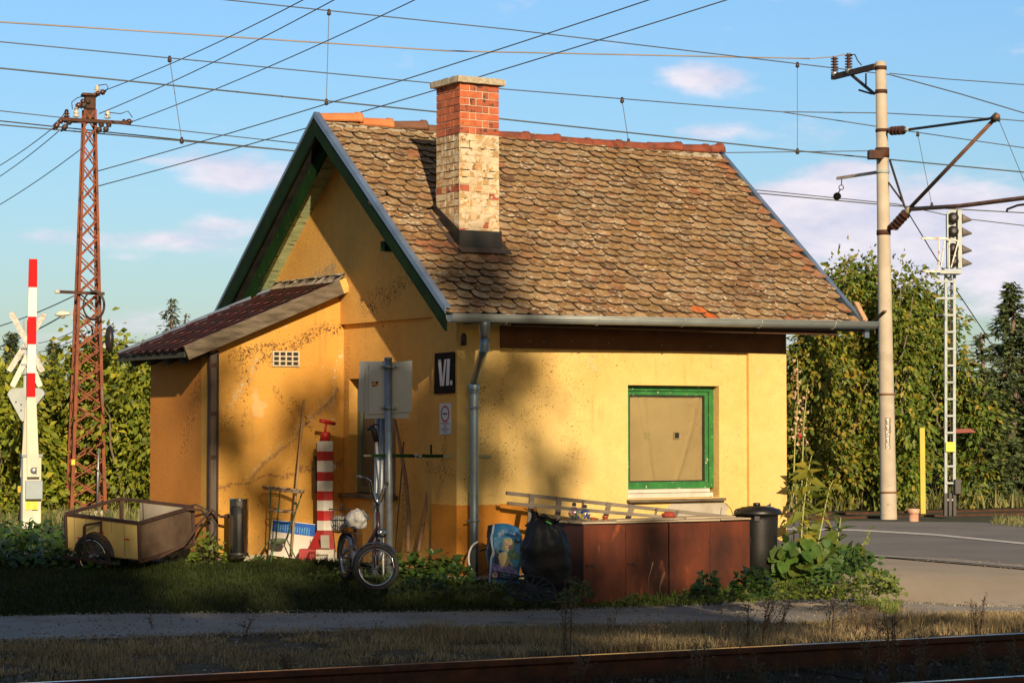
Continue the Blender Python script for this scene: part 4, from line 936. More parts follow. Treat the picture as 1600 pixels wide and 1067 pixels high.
# ---------------------------------------------------------------- level crossing barrier and signs (far left)
dBR = (at(48, 826, z=.0) - CAM) @ Fv; BRP = lambda px, py, dd=0.: at(px, py, d=dBR + dd)
base = BRP(45, 824); bar = thing('barrier_machine', (base[0], base[1], 0.), 'raised red and white level crossing barrier on a grey cabinet beside the pylon', 'barrier')
pw = dBR / FP
M_cab = mat('cream_cabinet_paint', (.60, .56, .44), (.52, .48, .37), 4, .55); M_cabside = mat('blue_grey_cabinet', (.26, .31, .33), (.2, .25, .27), 4, .5)
fa = unit(Rv * math.cos(R(16)) + Fv * math.sin(R(16))); fb = unit(np.cross(V3(0, 0, 1), fa))   # cabinet turned so that its left flank shows
c0 = BRP(49.5, 824); c0[2] = 0; hw = 13.5 * pw / math.cos(R(16)); ztop = BRP(50, 713)[2]; hd = .17
cc_ = c0 + fb * hd
MB().obox(cc_ + V3(0, 0, ztop / 2 - .1), fa, fb, (0, 0, 1), hw, hd, ztop / 2 + .1).build('cabinet', M_cab, bar, bev=.006)
MB().obox(cc_ + V3(0, 0, ztop + .012), fa, fb, (0, 0, 1), hw + .02, hd + .02, .02).build('cabinet_lid', M_cabside, bar, bev=.003)
MB().obox(cc_ - fa * (hw + .012) + V3(0, 0, ztop / 2 - .12), fa, fb, (0, 0, 1), .012, hd, ztop / 2 + .1).build('cabinet_flank_shade', mat('shaded_flank_slate', (.10, .13, .15), (.08, .1, .12), 4, .5), bar)  # shade on the left flank put into a dark panel colour
MB().obox(BRP(53, 765, -.05), fa, fb, (0, 0, 1), 13 * pw, .05, 14.5 * pw).build('junction_box', mat('grey_blue_box', (.30, .36, .39), (.26, .31, .34), 4, .5), bar, bev=.008)
M_yel = mat('warning_yellow', (.80, .68, .03), (.7, .58, .05), 12, .5)
for k, px in enumerate((44.2, 54.6)):
    st = MB().obox(BRP(px, 789.5, -.03), fa, fb, (0, 0, 1), 4.6 * pw, .004, 6.2 * pw).build('warning_sticker', M_yel, bar)
    g_ = MB(); cc2 = BRP(px, 789.5, -.037)
    for (x, z, w_, h_) in ([(-1.4, .3, .6, 3.6), (1.4, .3, .6, 3.6), (0, -4., 3.2, .4), (-1.4, 3.6, 1.1, .5), (1.4, 3.6, 1.1, .5)] if k == 0 else [(0, 1.5, .5, 2.2), (-1.1, -1.4, .5, 1.6), (1.1, -1.4, .5, 1.6), (0, -4., 3.2, .4), (0, 4.2, .9, .8)]):
        g_.obox(cc2 + fa * x * pw + V3(0, 0, z * pw), fa, fb, (0, 0, 1), w_ * pw * .5, .001, h_ * pw * .5 * 1.6)
    g_.build('sticker_symbol', M_black, st)
MB().obox(BRP(30.5, 764, .05), fa, fb, (0, 0, 1), 2.8 * pw, .003, 5 * pw).build('side_sticker', mat('ochre_sticker', (.5, .36, .04), None), bar)
MB().lathe([(.035, 0), (.05, .01), (.04, .03), (.012, .035)], BRP(52.5, 735, -.10), -Fv, seg=14).build('pivot_bolt', M_steel, bar)
for dx in (-4.5, 4.5):
    for dz in (-4.5, 4.5): MB().lathe([(.008, 0), (.008, .01)], BRP(52.5 + dx, 735 + dz, -.095), -Fv, seg=6).build('bolt', M_dark, bar)
def armpiece(y0, y1, x0, x1, w0, w1, m_, name, dd=-.08, th=.05):
    a, b = BRP(x0, y0, dd), BRP(x1, y1, dd); mb = MB()
    vs = []
    for p_, w_ in ((a, w0), (b, w1)):
        for sx_, sy_ in ((-1, -1), (1, -1), (1, 1), (-1, 1)): vs.append(p_ + fa * sx_ * w_ * pw / 2 + fb * sy_ * th / 2)
    mb.add(vs, [(3, 2, 1, 0), (4, 5, 6, 7), (0, 1, 5, 4), (1, 2, 6, 5), (2, 3, 7, 6), (3, 0, 4, 7)]); mb.build(name, m_, bar, bev=.003)
M_rs = mat('signal_red_paint', (.60, .012, .012), (.5, .010, .012), 5, .75, spec=.15); M_ws = mat('signal_white_paint', (.74, .73, .70), (.66, .65, .61), 5, .7, spec=.2)
for y0, y1, m_ in ((405, 449, M_rs), (449, 495, M_ws), (495, 538, M_rs), (538, 583, M_ws), (583, 620, M_rs)):
    xx = lambda y: 51.8 - (y - 405) * .017; armpiece(y0, y1, xx(y0), xx(y1), 12.6, 13.6, m_, 'arm_section')
armpiece(620.3, 745, 49, 52, 14.5, 19, M_cab, 'arm_channel'); armpiece(624, 745, 41.5, 39.2, 3, 15, mat('dull_cream_channel', (.55, .5, .39), (.48, .44, .34), 5, .6), 'arm_channel', .04)  # second channel piece in a slightly darker cream
# crossbuck signs and warning light seen from behind
cs = thing('crossing_sign', BRP(41, 826, .5), 'white double crossbuck warning sign with a light board seen from behind, at the raised barrier', 'road sign')
cs.location.z = 0
M_brd = mat('weathered_white_board', (.62, .60, .54), (.40, .38, .34), 14, .8, bump=.001, spots=((.32, .29, .25), 18, .60, .05))
MB().tube([BRP(38, 828, .5), BRP(40.5, 500, .5)], .035, 10).build('pole', M_palegrey, cs)
def board(a, b, w_, dd, m_=M_brd):
    p0, p1 = BRP(*a, dd), BRP(*b, dd); dr = unit(p1 - p0); sd_ = unit(np.cross(dr, Fv)); hl = np.linalg.norm(p1 - p0) / 2; hw_ = w_ * pw / 2
    MB().prism([(-hl, -hw_ * .7), (-hl + hw_ * .6, -hw_), (hl - hw_ * .6, -hw_), (hl, -hw_ * .7), (hl, hw_ * .7), (hl - hw_ * .6, hw_), (-hl + hw_ * .6, hw_), (-hl, hw_ * .7)], (p0 + p1) / 2, dr, sd_, Fv, .015).build('sign_board', m_, cs)
board((17, 488), (67, 581), 9, .42); board((70, 490), (14, 580), 9, .46); board((43, 556), (19, 604), 9, .43, mat('cream_board', (.66, .63, .52), None, rough=.7)); board((43, 556), (63, 604), 9, .47, MATS['cream_board'])
tri = [(11, 616), (15, 609), (22, 606), (60, 606), (67, 609), (70, 616), (38, 657), (35, 659), (32, 656)]
q = [BRP(x, y, .40) for x, y in tri]; mb = MB(); v = q + [p_ + Fv * .09 for p_ in q]; nt = len(tri)
mb.add(v, [tuple(range(nt)), tuple(range(nt, 2 * nt))[::-1]] + [(i, nt + i, nt + (i + 1) % nt, (i + 1) % nt) for i in range(nt)]); mb.build('light_board', M_palegrey, cs, bev=.006)
for px, py in ((25, 628), (33, 632), (33, 641), (62, 628)): MB().lathe([(.012, 0), (.012, .006)], BRP(px, py, .395), -Fv, seg=8).build('bolt', M_dark, cs)
for py in (528, 543, 570, 583): MB().obox(BRP(38, py, .44), Rv, Fv, (0, 0, 1), .05, .012, .016).build('clamp', M_steel, cs)

# ---------------------------------------------------------------- concrete catenary mast
mb0 = at(1388.5, 809, z=0.0); dM = (mb0 - CAM) @ Fv; MP = lambda px, py, dd=0.: at(px, py, d=dM + dd); pm = dM / FP
mast = thing('catenary_mast', mb0, 'tall round concrete mast with brown insulators, crossarm and number 11515 beside the road', 'mast')
mb = MB(); mtop = MP(1376, 97); bs = mb0 + V3(0, 0, -.3)
mb.tube([bs, mb0, mb0 * .5 + mtop * .5, mtop], [13.2 * pm, 13. * pm, 10.7 * pm, 8.2 * pm], 28); mb.build('shaft', M_conc, mast)
def ringat(py, h, m_, r_extra=.012):
    t = (809 - py) / (809 - 97); c = mb0 + (mtop - mb0) * t; r_ = (13. + (8.2 - 13) * t) * pm + r_extra
    MB().lathe([(r_, -h / 2), (r_, h / 2)], c, seg=24).build('band', m_, mast)
for py, h in ((107, .06), (144, .06), (205, .05), (365, .08), (617, .03), (769, .03)): ringat(py, h, M_rust if py < 600 else mat('rust_band', (.2, .1, .05), None))
ringat(270, .05, M_palegrey); ringat(240, .16, M_rust, .02)
# plane across the railway through the mast: brackets and cantilever lie in it
cpl = lambda px, py: at(px, py, pl=(Tv, Tv @ mb0))
MB().obox((MP(1358, 236, -.16) + MP(1378, 248, -.16)) / 2, Rv, Fv, (0, 0, 1), .12, .10, .07).build('rusty_bracket_box', M_rust, mast, bev=.004)
a1, a2 = cpl(1301, 121), cpl(1368, 104); MB().beam(a1, a2, .07, .09).build('crossarm', mat('brown_steel_arm', (.08, .045, .03), (.05, .03, .02), 8, .6, .3), mast)
MB().beam(cpl(1331, 118), cpl(1366, 147), .04, .04).build('arm_strut', MATS['brown_steel_arm'], mast); MB().beam(cpl(1353, 115), cpl(1353, 136), .02, .02).beam(cpl(1342, 141), cpl(1362, 147), .02, .03).build('arm_strut', MATS['brown_steel_arm'], mast)
def ribbed(a, b, r, n_, m_, name='insulator', parent=mast, core=.45):
    a, b = np.array(a), np.array(b); L_ = np.linalg.norm(b - a); pf = [(r * core, 0)]
    for k in range(n_):
        z0 = L_ * k / n_; z1 = L_ / n_; pf += [(r * core, z0 + .2 * z1), (r, z0 + .35 * z1), (r * .96, z0 + .6 * z1), (r * core, z0 + .85 * z1)]
    pf.append((r * core, L_)); MB().lathe(pf, a, b - a, seg=18).build(name, m_, parent)
for px in (1304, 1326):
    b_, t_ = cpl(px, 112 - (px - 1304) * .22), cpl(px, 90 - (px - 1304) * .22)
    ribbed(b_, t_, .068, 5, M_insul); MB().lathe([(.06, -.09), (.062, -.01), (.04, 0)], b_, seg=14).build('insulator_base', M_steel, mast); MB().lathe([(.03, 0), (.03, .02)], t_, seg=10).build('insulator_cap', M_steel, mast)
MB().tube([cpl(1326, 85), cpl(1336, 86), cpl(1340, 95), cpl(1346, 102)], .010, 6).build('jumper_wire', M_dark, mast)
# upper tie and inclined tube of the cantilever
i0, i1 = cpl(1392, 205), cpl(1413, 203.5); ribbed(i0, i1, .075, 4, M_insul); MB().tube([cpl(1384, 206), cpl(1393, 205)], .03, 8).build('tie_clevis', M_dark, mast)
endp = cpl(1559, 181)
MB().lathe([(.035, 0), (.03, .13)], cpl(1413, 203.5), endp - cpl(1413, 203.5), seg=10).build('insulator_cap', M_palegrey, mast)
MB().tube([cpl(1418, 203), cpl(1545, 186), endp], .022, 8).build('top_tie', M_dark, mast)
M_tubr = mat('rust_brown_tube', (.28, .15, .09), (.18, .09, .06), 7, .6, .3)
j0, j1, j2 = cpl(1393, 357), cpl(1408, 347), cpl(1421, 327)
ribbed(cpl(1396, 355), cpl(1417, 332), .085, 5, M_insul); MB().tube([cpl(1374, 358), cpl(1397, 355)], .045, 8).build('tube_clevis', M_rust, mast)
MB().lathe([(.05, 0), (.05, .10), (.03, .17)], cpl(1415, 334), cpl(1421, 327) - cpl(1415, 334), seg=12).build('insulator_cap', mat('brass_cap', (.42, .34, .22), None, rough=.5), mast)
MB().tube([cpl(1418, 329), cpl(1560, 180)], .032, 10).build('inclined_tube', M_tubr, mast)
MB().lathe([(.06, -.05), (.06, .05)], cpl(1555, 184), cpl(1560, 180) - cpl(1550, 190), seg=10).build('tube_clamp', M_dark, mast)
MB().tube([cpl(1423, 327), cpl(1500, 322), cpl(1604, 309), cpl(1680, 300)], .035, 10).build('registration_tube', M_tubr, mast)
MB().tube([cpl(1573, 331), cpl(1574, 327), cpl(1590, 321), cpl(1660, 312)], .018, 8).build('steady_arm', M_dark, mast)
MB().tube([cpl(1390, 250), cpl(1413, 322), cpl(1417, 328)], .02, 6).build('stay_rod', M_dark, mast); MB().tube([cpl(1388, 285), cpl(1412, 318)], .015, 6).build('stay_rod', M_dark, mast)
# small white bracket arm with a pulley
MB().beam(cpl(1308, 279), cpl(1380, 268), .035, .05).build('pulley_arm', mat('chipped_white_arm', (.62, .55, .46), (.4, .28, .2), 14, .7), mast)
MB().tube([cpl(1315, 278), cpl(1315, 289)], .01, 6).tube([cpl(1314.5, 293) + (Rv * math.cos(t) + V3(0, 0, 1) * math.sin(t)) * .04 for t in np.linspace(0, 2 * PI, 14)], .008, 5).build('hanger_ring', M_dark, mast)
MB().tube([cpl(1313, 296), cpl(1310, 302)], .01, 5).lathe([(.02, -.03), (.065, -.03), (.065, .03), (.02, .03)], cpl(1308, 307), Fv, seg=16).build('pulley', M_dark, mast)
# number stencil 11515 down the shaft, on a darker painted patch that follows the round shaft
def on_mast(px, py, ext=.004):
    t = (809 - py) / (809 - 97.); c = mb0 + (mtop - mb0) * t; r_ = (13. + (8.2 - 13) * t) * pm + ext; q_ = MP(px, py)
    s_ = (q_ - c) @ Rv; s_ = max(min(s_, r_ * .98), -r_ * .98); return c + Rv * s_ - Fv * math.sqrt(r_ * r_ - s_ * s_) + V3(0, 0, q_[2] - c[2])
pb = MB(); nn_ = 18; vs = []
for i in range(nn_ + 1):
    py = 652.5 + 48.5 * i / nn_; l_ = 1380.3 + .6 * rng.random() + (.6 if i > 8 else 0); r_ = 1390.2 + .6 * rng.random() - (1.4 if i > 8 else 0)
    for k in range(4): vs.append(on_mast(l_ + (r_ - l_) * k / 3, py, .003))
pb.add(vs, [(i * 4 + k, i * 4 + k + 1, (i + 1) * 4 + k + 1, (i + 1) * 4 + k) for i in range(nn_) for k in range(3)]); pbo = pb.build('number_patch', mat('dark_patch_paint', (.16, .13, .10), (.30, .24, .17), 20, .9), mast)
D1 = [(0, .78), (.45, 1), (.72, 1), (.72, 0), (.38, 0), (.38, .72), (.0, .62)]
D5 = [(.05, 1), (.9, 1), (.9, .84), (.32, .84), (.3, .62), (.55, .66), (.82, .58), (.95, .38), (.88, .14), (.6, 0), (.2, .0), (.02, .14), (.02, .28), (.28, .26), (.42, .14), (.6, .18), (.68, .34), (.6, .48), (.4, .5), (.28, .44), (.08, .46)]
def glyph(poly, x, y, w_, h_, name, fpos, parent, m_):
    """flat outline laid on a surface, fpos(px, py) -> point"""
    from mathutils.geometry import tessellate_polygon
    v = [fpos(x + u * w_, y + (1 - q_) * h_) for u, q_ in poly]
    t = tessellate_polygon([[Vector((u, q_, 0)) for u, q_ in poly]]); mb = MB(); mb.add(v, [tuple(i) for i in t]); return mb.build(name, m_, parent)
for i, g_ in enumerate((D1, D1, D5, D1, D5)):
    glyph(g_, 1382.6, 653.4 + i * 9.75, 5.2, 8.2, 'digit', lambda a, b: on_mast(a, b, .007), pbo, M_ws)

# ---------------------------------------------------------------- signal on its ladder mast
sb0 = at(1485.5, 808, z=0); dS = (sb0 - CAM) @ Fv; SP = lambda px, py, dd=0.: at(px, py, d=dS + dd); ps = dS / FP
sig = thing('railway_signal', sb0, 'four light railway signal seen from behind on a pale grey ladder mast', 'signal')
for px, w_ in ((1477.5, 4.2), (1490.8, 4.4)):
    MB().beam(SP(px, 772), SP(px + .3, 426), w_ * ps, .06, Fv).build('mast_rail', M_palegrey, sig, bev=.003)
MB().beam(SP(1486, 772, .06), SP(1486, 426, .06), .02, .02, Fv).build('cable', M_dark, sig)
for k in range(14):
    py = 440 + k * 26.2
    MB().beam(SP(1478 if k > 2 else 1463, py, -.02), SP(1492, py, -.02), .045, 3.0 * ps, (0, 0, 1)).build('rung', M_palegrey, sig)
for px, w_ in ((1477, 5), (1484, 5), (1491, 5)): MB().beam(SP(px, 806), SP(px, 770), w_ * ps, .10, Fv).build('black_base', M_black, sig, bev=.003)
MB().obox(SP(1496, 760, -.05), Rv, Fv, (0, 0, 1), .05, .06, .12).build('base_box', M_black, sig, bev=.006)
MB().obox(SP(1485, 698, -.06), Rv, Fv, (0, 0, 1), 7.2 * ps, .006, 7.5 * ps).build('yellow_plate', M_yel, sig)
x0, x1, y0, y1 = 1478.5, 1502.5, 327, 420
q = [(x0, y1), (x0, y0 + 8), (x0 + 5, y0 + 1), (x1 - 5, y0 + 1), (x1, y0 + 8), (x1, y1)]
mb = MB(); v = [SP(a_, b_, .0) for a_, b_ in q]; v2 = [p_ + Fv * .02 for p_ in v]; mb.add(v + v2, [tuple(range(6)), tuple(range(6, 12))[::-1]] + [(i, 6 + i, 6 + (i + 1) % 6, (i + 1) % 6) for i in range(6)]); mb.build('head_plate', M_palegrey, sig)
MB().obox(SP(1499, 374, -.03), Rv, Fv, (0, 0, 1), 3.2 * ps, .05, 46 * ps).build('head_flange', M_palegrey, sig, bev=.003)
MB().obox(SP(1480, 376, -.03), Rv, Fv, (0, 0, 1), 1.2 * ps, .05, 42 * ps).build('head_flange', M_palegrey, sig, bev=.003)
for py in (341, 362, 389, 409):
    lb = MB().lathe([(.03, -.13), (.08, -.11), (.095, -.02), (.095, .0)], SP(1488.5, py, .0), Fv, seg=16).build('lamp_back', M_black, sig)
    mb = MB(); c = SP(1502.8, py + 1, .02); n_ = 12; vs = []
    tip = c + Rv * 15.5 * ps + V3(0, 0, -.01)
    for q_ in range(n_): t = 2 * PI * q_ / n_; vs.append(c + Fv * .075 * math.cos(t) + V3(0, 0, .085 * math.sin(t)))
    for q_ in range(n_): t = 2 * PI * q_ / n_; vs.append(tip + Fv * .03 * math.cos(t) + V3(0, 0, .012 * math.sin(t) - .01))
    mb.add(vs, [(q_, (q_ + 1) % n_, n_ + (q_ + 1) % n_, n_ + q_) for q_ in range(n_)] + [tuple(range(n_, 2 * n_))], 0, True); mb.build('lamp_hood', mat('grey_brown_hood', (.13, .115, .10), (.18, .16, .14), 5, .6), sig)
pf_ = MB(); 
for a_, b_, w_ in (((1440, 372.5), (1480, 373), .045), ((1438, 424), (1500, 424), .05)): MB().beam(SP(*a_, -.18), SP(*b_, -.18), w_, w_ * .8).build('platform_rail', mat('chipped_pale_paint', (.60, .60, .54), (.35, .2, .13), 16, .7, lo=.55, hi=.62), sig)
for a_, b_ in (((1467, 373), (1467, 422)), ((1476, 376), (1470, 418)), ((1483, 376), (1483, 420)), ((1497, 378), (1486, 418)), ((1485, 372), (1497, 377))): MB().beam(SP(*a_, -.2), SP(*b_, -.2), .028, .02).build('platform_strut', MATS['chipped_pale_paint'], sig)
MB().obox(SP(1483, 426, -.05), Rv, Fv, (0, 0, 1), 17 * ps, .16, .03).build('platform', M_palegrey, sig, bev=.004)

# yellow post and short clay pipe beside the far track
yb = at(1442, 797, z=0.05); yb2 = at(1440.5, 668, d=(yb - CAM) @ Fv)
MB().beam(yb + V3(0, 0, -.06), yb2, 8.6 * pm, .07, Fv).build('marker_post', mat('bright_yellow_paint', (.50, .42, .02), (.40, .33, .03), 5, .5), bev=.004, label='bright yellow upright post in the grass between concrete mast and signal', cat='post')
yc = at(1427.5, 815, z=0); MB().lathe([(.075, 0), (.08, .02), (.075, .04), (.08, .06), (.075, .08), (.08, .10), (.075, .12), (.09, .125), (.1, .20), (.085, .205)], yc, seg=20).build('drain_pipe_stub', mat('dusty_clay', (.50, .24, .15), (.6, .38, .28), 10, .9), label='short ribbed clay pipe stub standing beside the foot of the concrete mast', cat='pipe')

# ---------------------------------------------------------------- overhead wires
def wire(name, pts, r, m_, label, cat='wire', group=None, sag=0.):
    """pts: world points; a parabola hangs between each pair"""
    out = []
    for a, b in zip(pts[:-1], pts[1:]):
        a, b = np.array(a), np.array(b)
        for k in range(24): t = k / 24; out.append(a + (b - a) * t - V3(0, 0, sag * 4 * t * (1 - t)))
    out.append(np.array(pts[-1])); return MB().tube(out, r, 5).build(name, m_, label=label, cat=cat, group=group)
def extend(pts, pix):      # wires run on well beyond the picture
    if pix[0][0] < -30 or pix[0][1] < 1: pts = [pts[0] + unit(pts[0] - pts[1]) * 14] + pts
    if pix[-1][0] > 1600 or pix[-1][1] < 1 or pix[-1][0] < -30: pts = pts + [pts[-1] + unit(pts[-1] - pts[-2]) * 14]
    return pts
def trackwire(s, pix, *a, **k): return wire('catenary_wire', extend([at(px, py, pl=(Nv, s)) for px, py in pix], pix), *a, **k)
G_ = 'overhead wires running along the railway'
SC = Nv @ endp
trackwire(S2 + 3.2, [(-60, 31), (700, 80), (1265, 92)], .013, mat('bright_copper_wire', (.42, .33, .27), (.3, .25, .2), 1, .5, .3), 'thick pale wire over the roof ending at the clamp left of the mast insulators', group=G_)
trackwire(S2 + 3.2, [(1265, 92), (1304, 89), (1326, 84)], .010, MATS['bright_copper_wire'], 'short wire end from the clamp to the two upright mast insulators', group=G_)
trackwire(S2 + 2.4, [(350, 0), (800, 47), (1246, 100), (1390, 117)], .010, M_wire2, 'thin wire starting at the top edge and passing in front of the mast crossarm', group=G_)
trackwire(S2 + 2.4, [(1390, 115), (1480, 124), (1660, 137)], .009, M_wire2, 'thin wire leaving the mast top towards the right edge', group=G_)
trackwire(S2 + 1., [(1390, 117), (1500, 147), (1680, 201)], .011, M_wire2, 'wire dropping steeply from the mast top to the right edge', group=G_)
trackwire(S2 + 1.2, [(-60, 60), (672, 130), (780, 139), (1220, 175), (1380, 177), (1556, 186), (1680, 196)], .009, M_wire2, 'messenger wire passing behind the chimney cap to the cantilever tip', group=G_)
trackwire(S2 + 1.2, [(1220, 175), (1370, 198), (1660, 240)], .009, M_wire2, 'branch wire leaving the messenger clamp and passing below the cantilever insulator', group=G_)
trackwire(S2 + .8, [(-60, 101), (510, 158), (670, 174), (1246, 236), (1660, 275)], .012, M_wire, 'contact wire crossing just above the ridge tiles', group=G_)
trackwire(S2 + 2., [(1120, 239), (1370, 236)], .008, M_wire2, 'faint level wire from the right end of the ridge to the rusty mast box', group=G_)
trackwire(S2 + 6.5, [(-60, 167), (480, 226)], .009, M_wire2, 'upper of three wires running left from behind the gable top', group=G_)
trackwire(S2 + 6.5, [(-60, 183), (285, 219), (480, 238)], .011, M_dark, 'middle of three wires running left from behind the gable top', group=G_)
trackwire(S2 + 6.5, [(-60, 190), (285, 220.5), (490, 239)], .012, M_wire, 'lowest of three wires running left from behind the gable top', group=G_)
trackwire(S2 + 6.5, [(1150, 294), (1400, 319), (1500, 341), (1680, 362)], .010, M_wire2, 'upper of the two low wires right of the roof, behind the concrete mast', group=G_)
trackwire(S2 + 6.5, [(1150, 299), (1400, 322), (1660, 336)], .012, M_wire, 'lower of the two low wires right of the roof, behind the concrete mast', group=G_)
H_ = 'dropper wires hanging between catenary wires'
for s_, a_, b_, lb_ in ((S2 + 1, (514, 20), (510, 160), 'dropper wire hanging above the left half of the roof, left of the chimney'), (S2 + 1, (1246, 102), (1246, 237), 'dropper wire hanging left of the concrete mast'),
                    (S2 + 1, (972, 157), (982, 222), 'dropper wire hanging above the middle of the ridge'), (S2 + 1, (265, 93), (284, 220), 'dropper wire hanging right of the lattice pylon'),
                    (S2 + 4, (1434, 210), (1456, 321), 'dropper wire hanging between the concrete mast and the signal head'), (S2 - 1, (1560, 186), (1612, 312), 'stay wire falling from the cantilever tip to the right edge')):
    o = wire('dropper_wire', [at(*a_, pl=(Nv, s_)), at(*b_, pl=(Nv, s_))], .006, M_wire2, lb_, group=H_)
    for q_, m_ in ((b_, M_dark), (a_, M_dark)): MB().lathe([(.01, -.05), (.035, -.03), (.02, .05)], at(*q_, pl=(Nv, s_)), seg=8).build('wire_clamp', m_, o)
wire('guy_wire', [cpl(1417, 329), at(1480, 432, d=dM + 1), at(1540, 522, d=dM + 2.)], .010, M_dark, 'dark guy wire running down from the mast cantilever behind the signal into the spruce')
wire('guy_wire', [at(1540, 522, d=dM + 2.), at(1605, 640, d=dM + 3)], .008, M_wire2, 'lower end of the guy wire hanging in front of the right spruce')
Q_ = 'power lines strung from the lattice pylon'
for (a_, da), (b_, db), rr, lb_ in (
    (((160, 143), 0), ((480, -3), -8), .008, 'highest power line rising from the pylon tip to the top edge'), (((155, 178), 0), ((530, -4), -8), .008, 'second power line rising from the pylon head'),
    (((208, 190), 0), ((655, -3), -8), .008, 'power line rising from the right end of the pylon crossarm'), (((148, 269), 0), ((1024, -3), -9.), .009, 'long power line passing behind the chimney cap to the top edge'),
    (((150, 292), 0), ((1146, -3), -9.), .009, 'lowest long power line passing behind the red chimney bricks'),
    (((83, 200), 0), ((-40, 280), 6), .008, 'upper of two power lines falling from the left end of the crossarm'), (((92, 205), 0), ((-40, 300), 6), .008, 'lower of two power lines falling from the left end of the crossarm'),
    (((128, 232), 0), ((-40, 342), 6), .008, 'power line falling left from the pylon below its crossarm'),
    (((100, 492), 0), ((-40, 555), 6), .012, 'thick cable running left from the street lamp'), (((116, 462), 0), ((-40, 520), 6), .010, 'cable running left from the bracket above the street lamp'),
    (((142, 502), 0), ((60, 536), 6), .007, 'faint upper cable low behind the pylon'), (((145, 515), 0), ((60, 550), 6), .007, 'faint lower cable low behind the pylon')):
    wire('power_line', extend([PYP(*a_, da), PYP(*b_, db)], [a_, b_]), rr, M_wire2, lb_, group=Q_, sag=.06)
# ---------------------------------------------------------------- signs on the house
def plane_x(xv): return lambda px, py: at(px, py, x=xv)
def plate(name, quad, fpos, nrm, th, m_, parent=None, bev=0., **tags):
    f_ = [np.array(fpos(*q)) for q in quad]; b_ = [p - np.array(nrm) * th for p in f_]; n_ = len(quad)
    mb = MB(); mb.add(f_ + b_, [tuple(range(n_))[::-1], tuple(range(n_, 2 * n_))] + [(i, (i + 1) % n_, n_ + (i + 1) % n_, n_ + i) for i in range(n_)]); return mb.build(name, m_, parent, bev=bev, **tags)
NX = V3(-1, 0, 0)
c_ = at(694, 613, x=-.03)
num = thing('number_sign', c_, 'black enamel sign with white VI. lettering on the corner of the gable wall', 'sign')
plate('sign_plate', [(679, 552), (709, 549.5), (709, 614), (678, 615.5)], plane_x(-.024), NX, .016, mat('black_enamel', (.008, .008, .008), (.014, .012, .011), 9, .8, spec=.15, spots=((.25, .2, .12), 30, .74, .02)), num, bev=.001)
def cz(pts): return [(520 + x / 4.104, 520 + y / 4.104) for x, y in pts]
def flat(name, pts, fpos, m_, parent):
    from mathutils.geometry import tessellate_polygon
    v = [fpos(*p) for p in pts]; t = tessellate_polygon([[Vector((p[0], p[1], 0)) for p in pts]]); mb = MB(); mb.add(v, [tuple(i) for i in t]); return mb.build(name, m_, parent)
M_let = mat('white_lettering', (.62, .64, .64), (.52, .54, .53), 20, .6)
fx = plane_x(-.0262)
flat('letter_v', cz([(675, 172), (693, 170), (704, 296), (716, 170), (728, 169), (713, 340), (688, 341)]), fx, M_let, num)
flat('letter_i', cz([(733, 168), (752, 166), (745, 336), (725, 338)]), fx, M_let, num)
flat('full_stop', cz([(759 + 8 * math.cos(t), 320 + 17 * math.sin(t)) for t in np.linspace(0, 2 * PI, 14)[:-1]]), fx, M_let, num)
notice = thing('notice_plate', at(695, 678, x=-.01), 'small white notice plate with red ring and black bar below the VI. sign', 'sign')
plate('notice_board', [(686.6, 630.4), (704, 630), (704.2, 678), (686.8, 679)], plane_x(-.014), NX, .009, mat('notice_white', (.50, .58, .66), None, rough=.5), notice)
fx = plane_x(-.0155); C0 = (695.4, 646.5); th_ = np.linspace(0, 2 * PI, 29)
mb = MB(); vs = [fx(C0[0] + rx * math.cos(t), C0[1] + ry * math.sin(t)) for rx, ry in ((6.6, 13.), (5.1, 10.6)) for t in th_]; mb.add(vs, [(i, i + 1, 29 + i + 1, 29 + i) for i in range(28)]); mb.build('red_ring', mat('dark_sign_red', (.40, .01, .02), None), notice)
flat('black_bar', [(692, 645.2), (698.6, 645), (698.6, 647.6), (692, 648)], fx, M_black, notice)
flat('red_line', [(688, 661), (702, 660.8), (702, 662), (688, 662.2)], fx, MATS['dark_sign_red'], notice)
mb = MB(); M_txt = mat('print_grey', (.10, .11, .14), None)
for y_, a_, b_ in ((663.6, 693.2, 697.6), (664.9, 693.6, 697.2), (666.2, 693, 697.8), (667.4, 692.3, 698.6), (669.4, 688.6, 702), (670.6, 689, 701.8), (671.8, 691.5, 699.5), (673, 693.5, 697.5), (675.3, 692.6, 698.6)):
    x_ = a_
    while x_ < b_:
        w_ = rng.uniform(.7, 1.7); mb.add([fx(x_, y_), fx(min(x_ + w_, b_), y_), fx(min(x_ + w_, b_), y_ + .6), fx(x_, y_ + .6)], [(0, 1, 2, 3)]); x_ += w_ + .35
o = mb.build('small_print', M_txt, notice); o['kind'] = 'stuff'

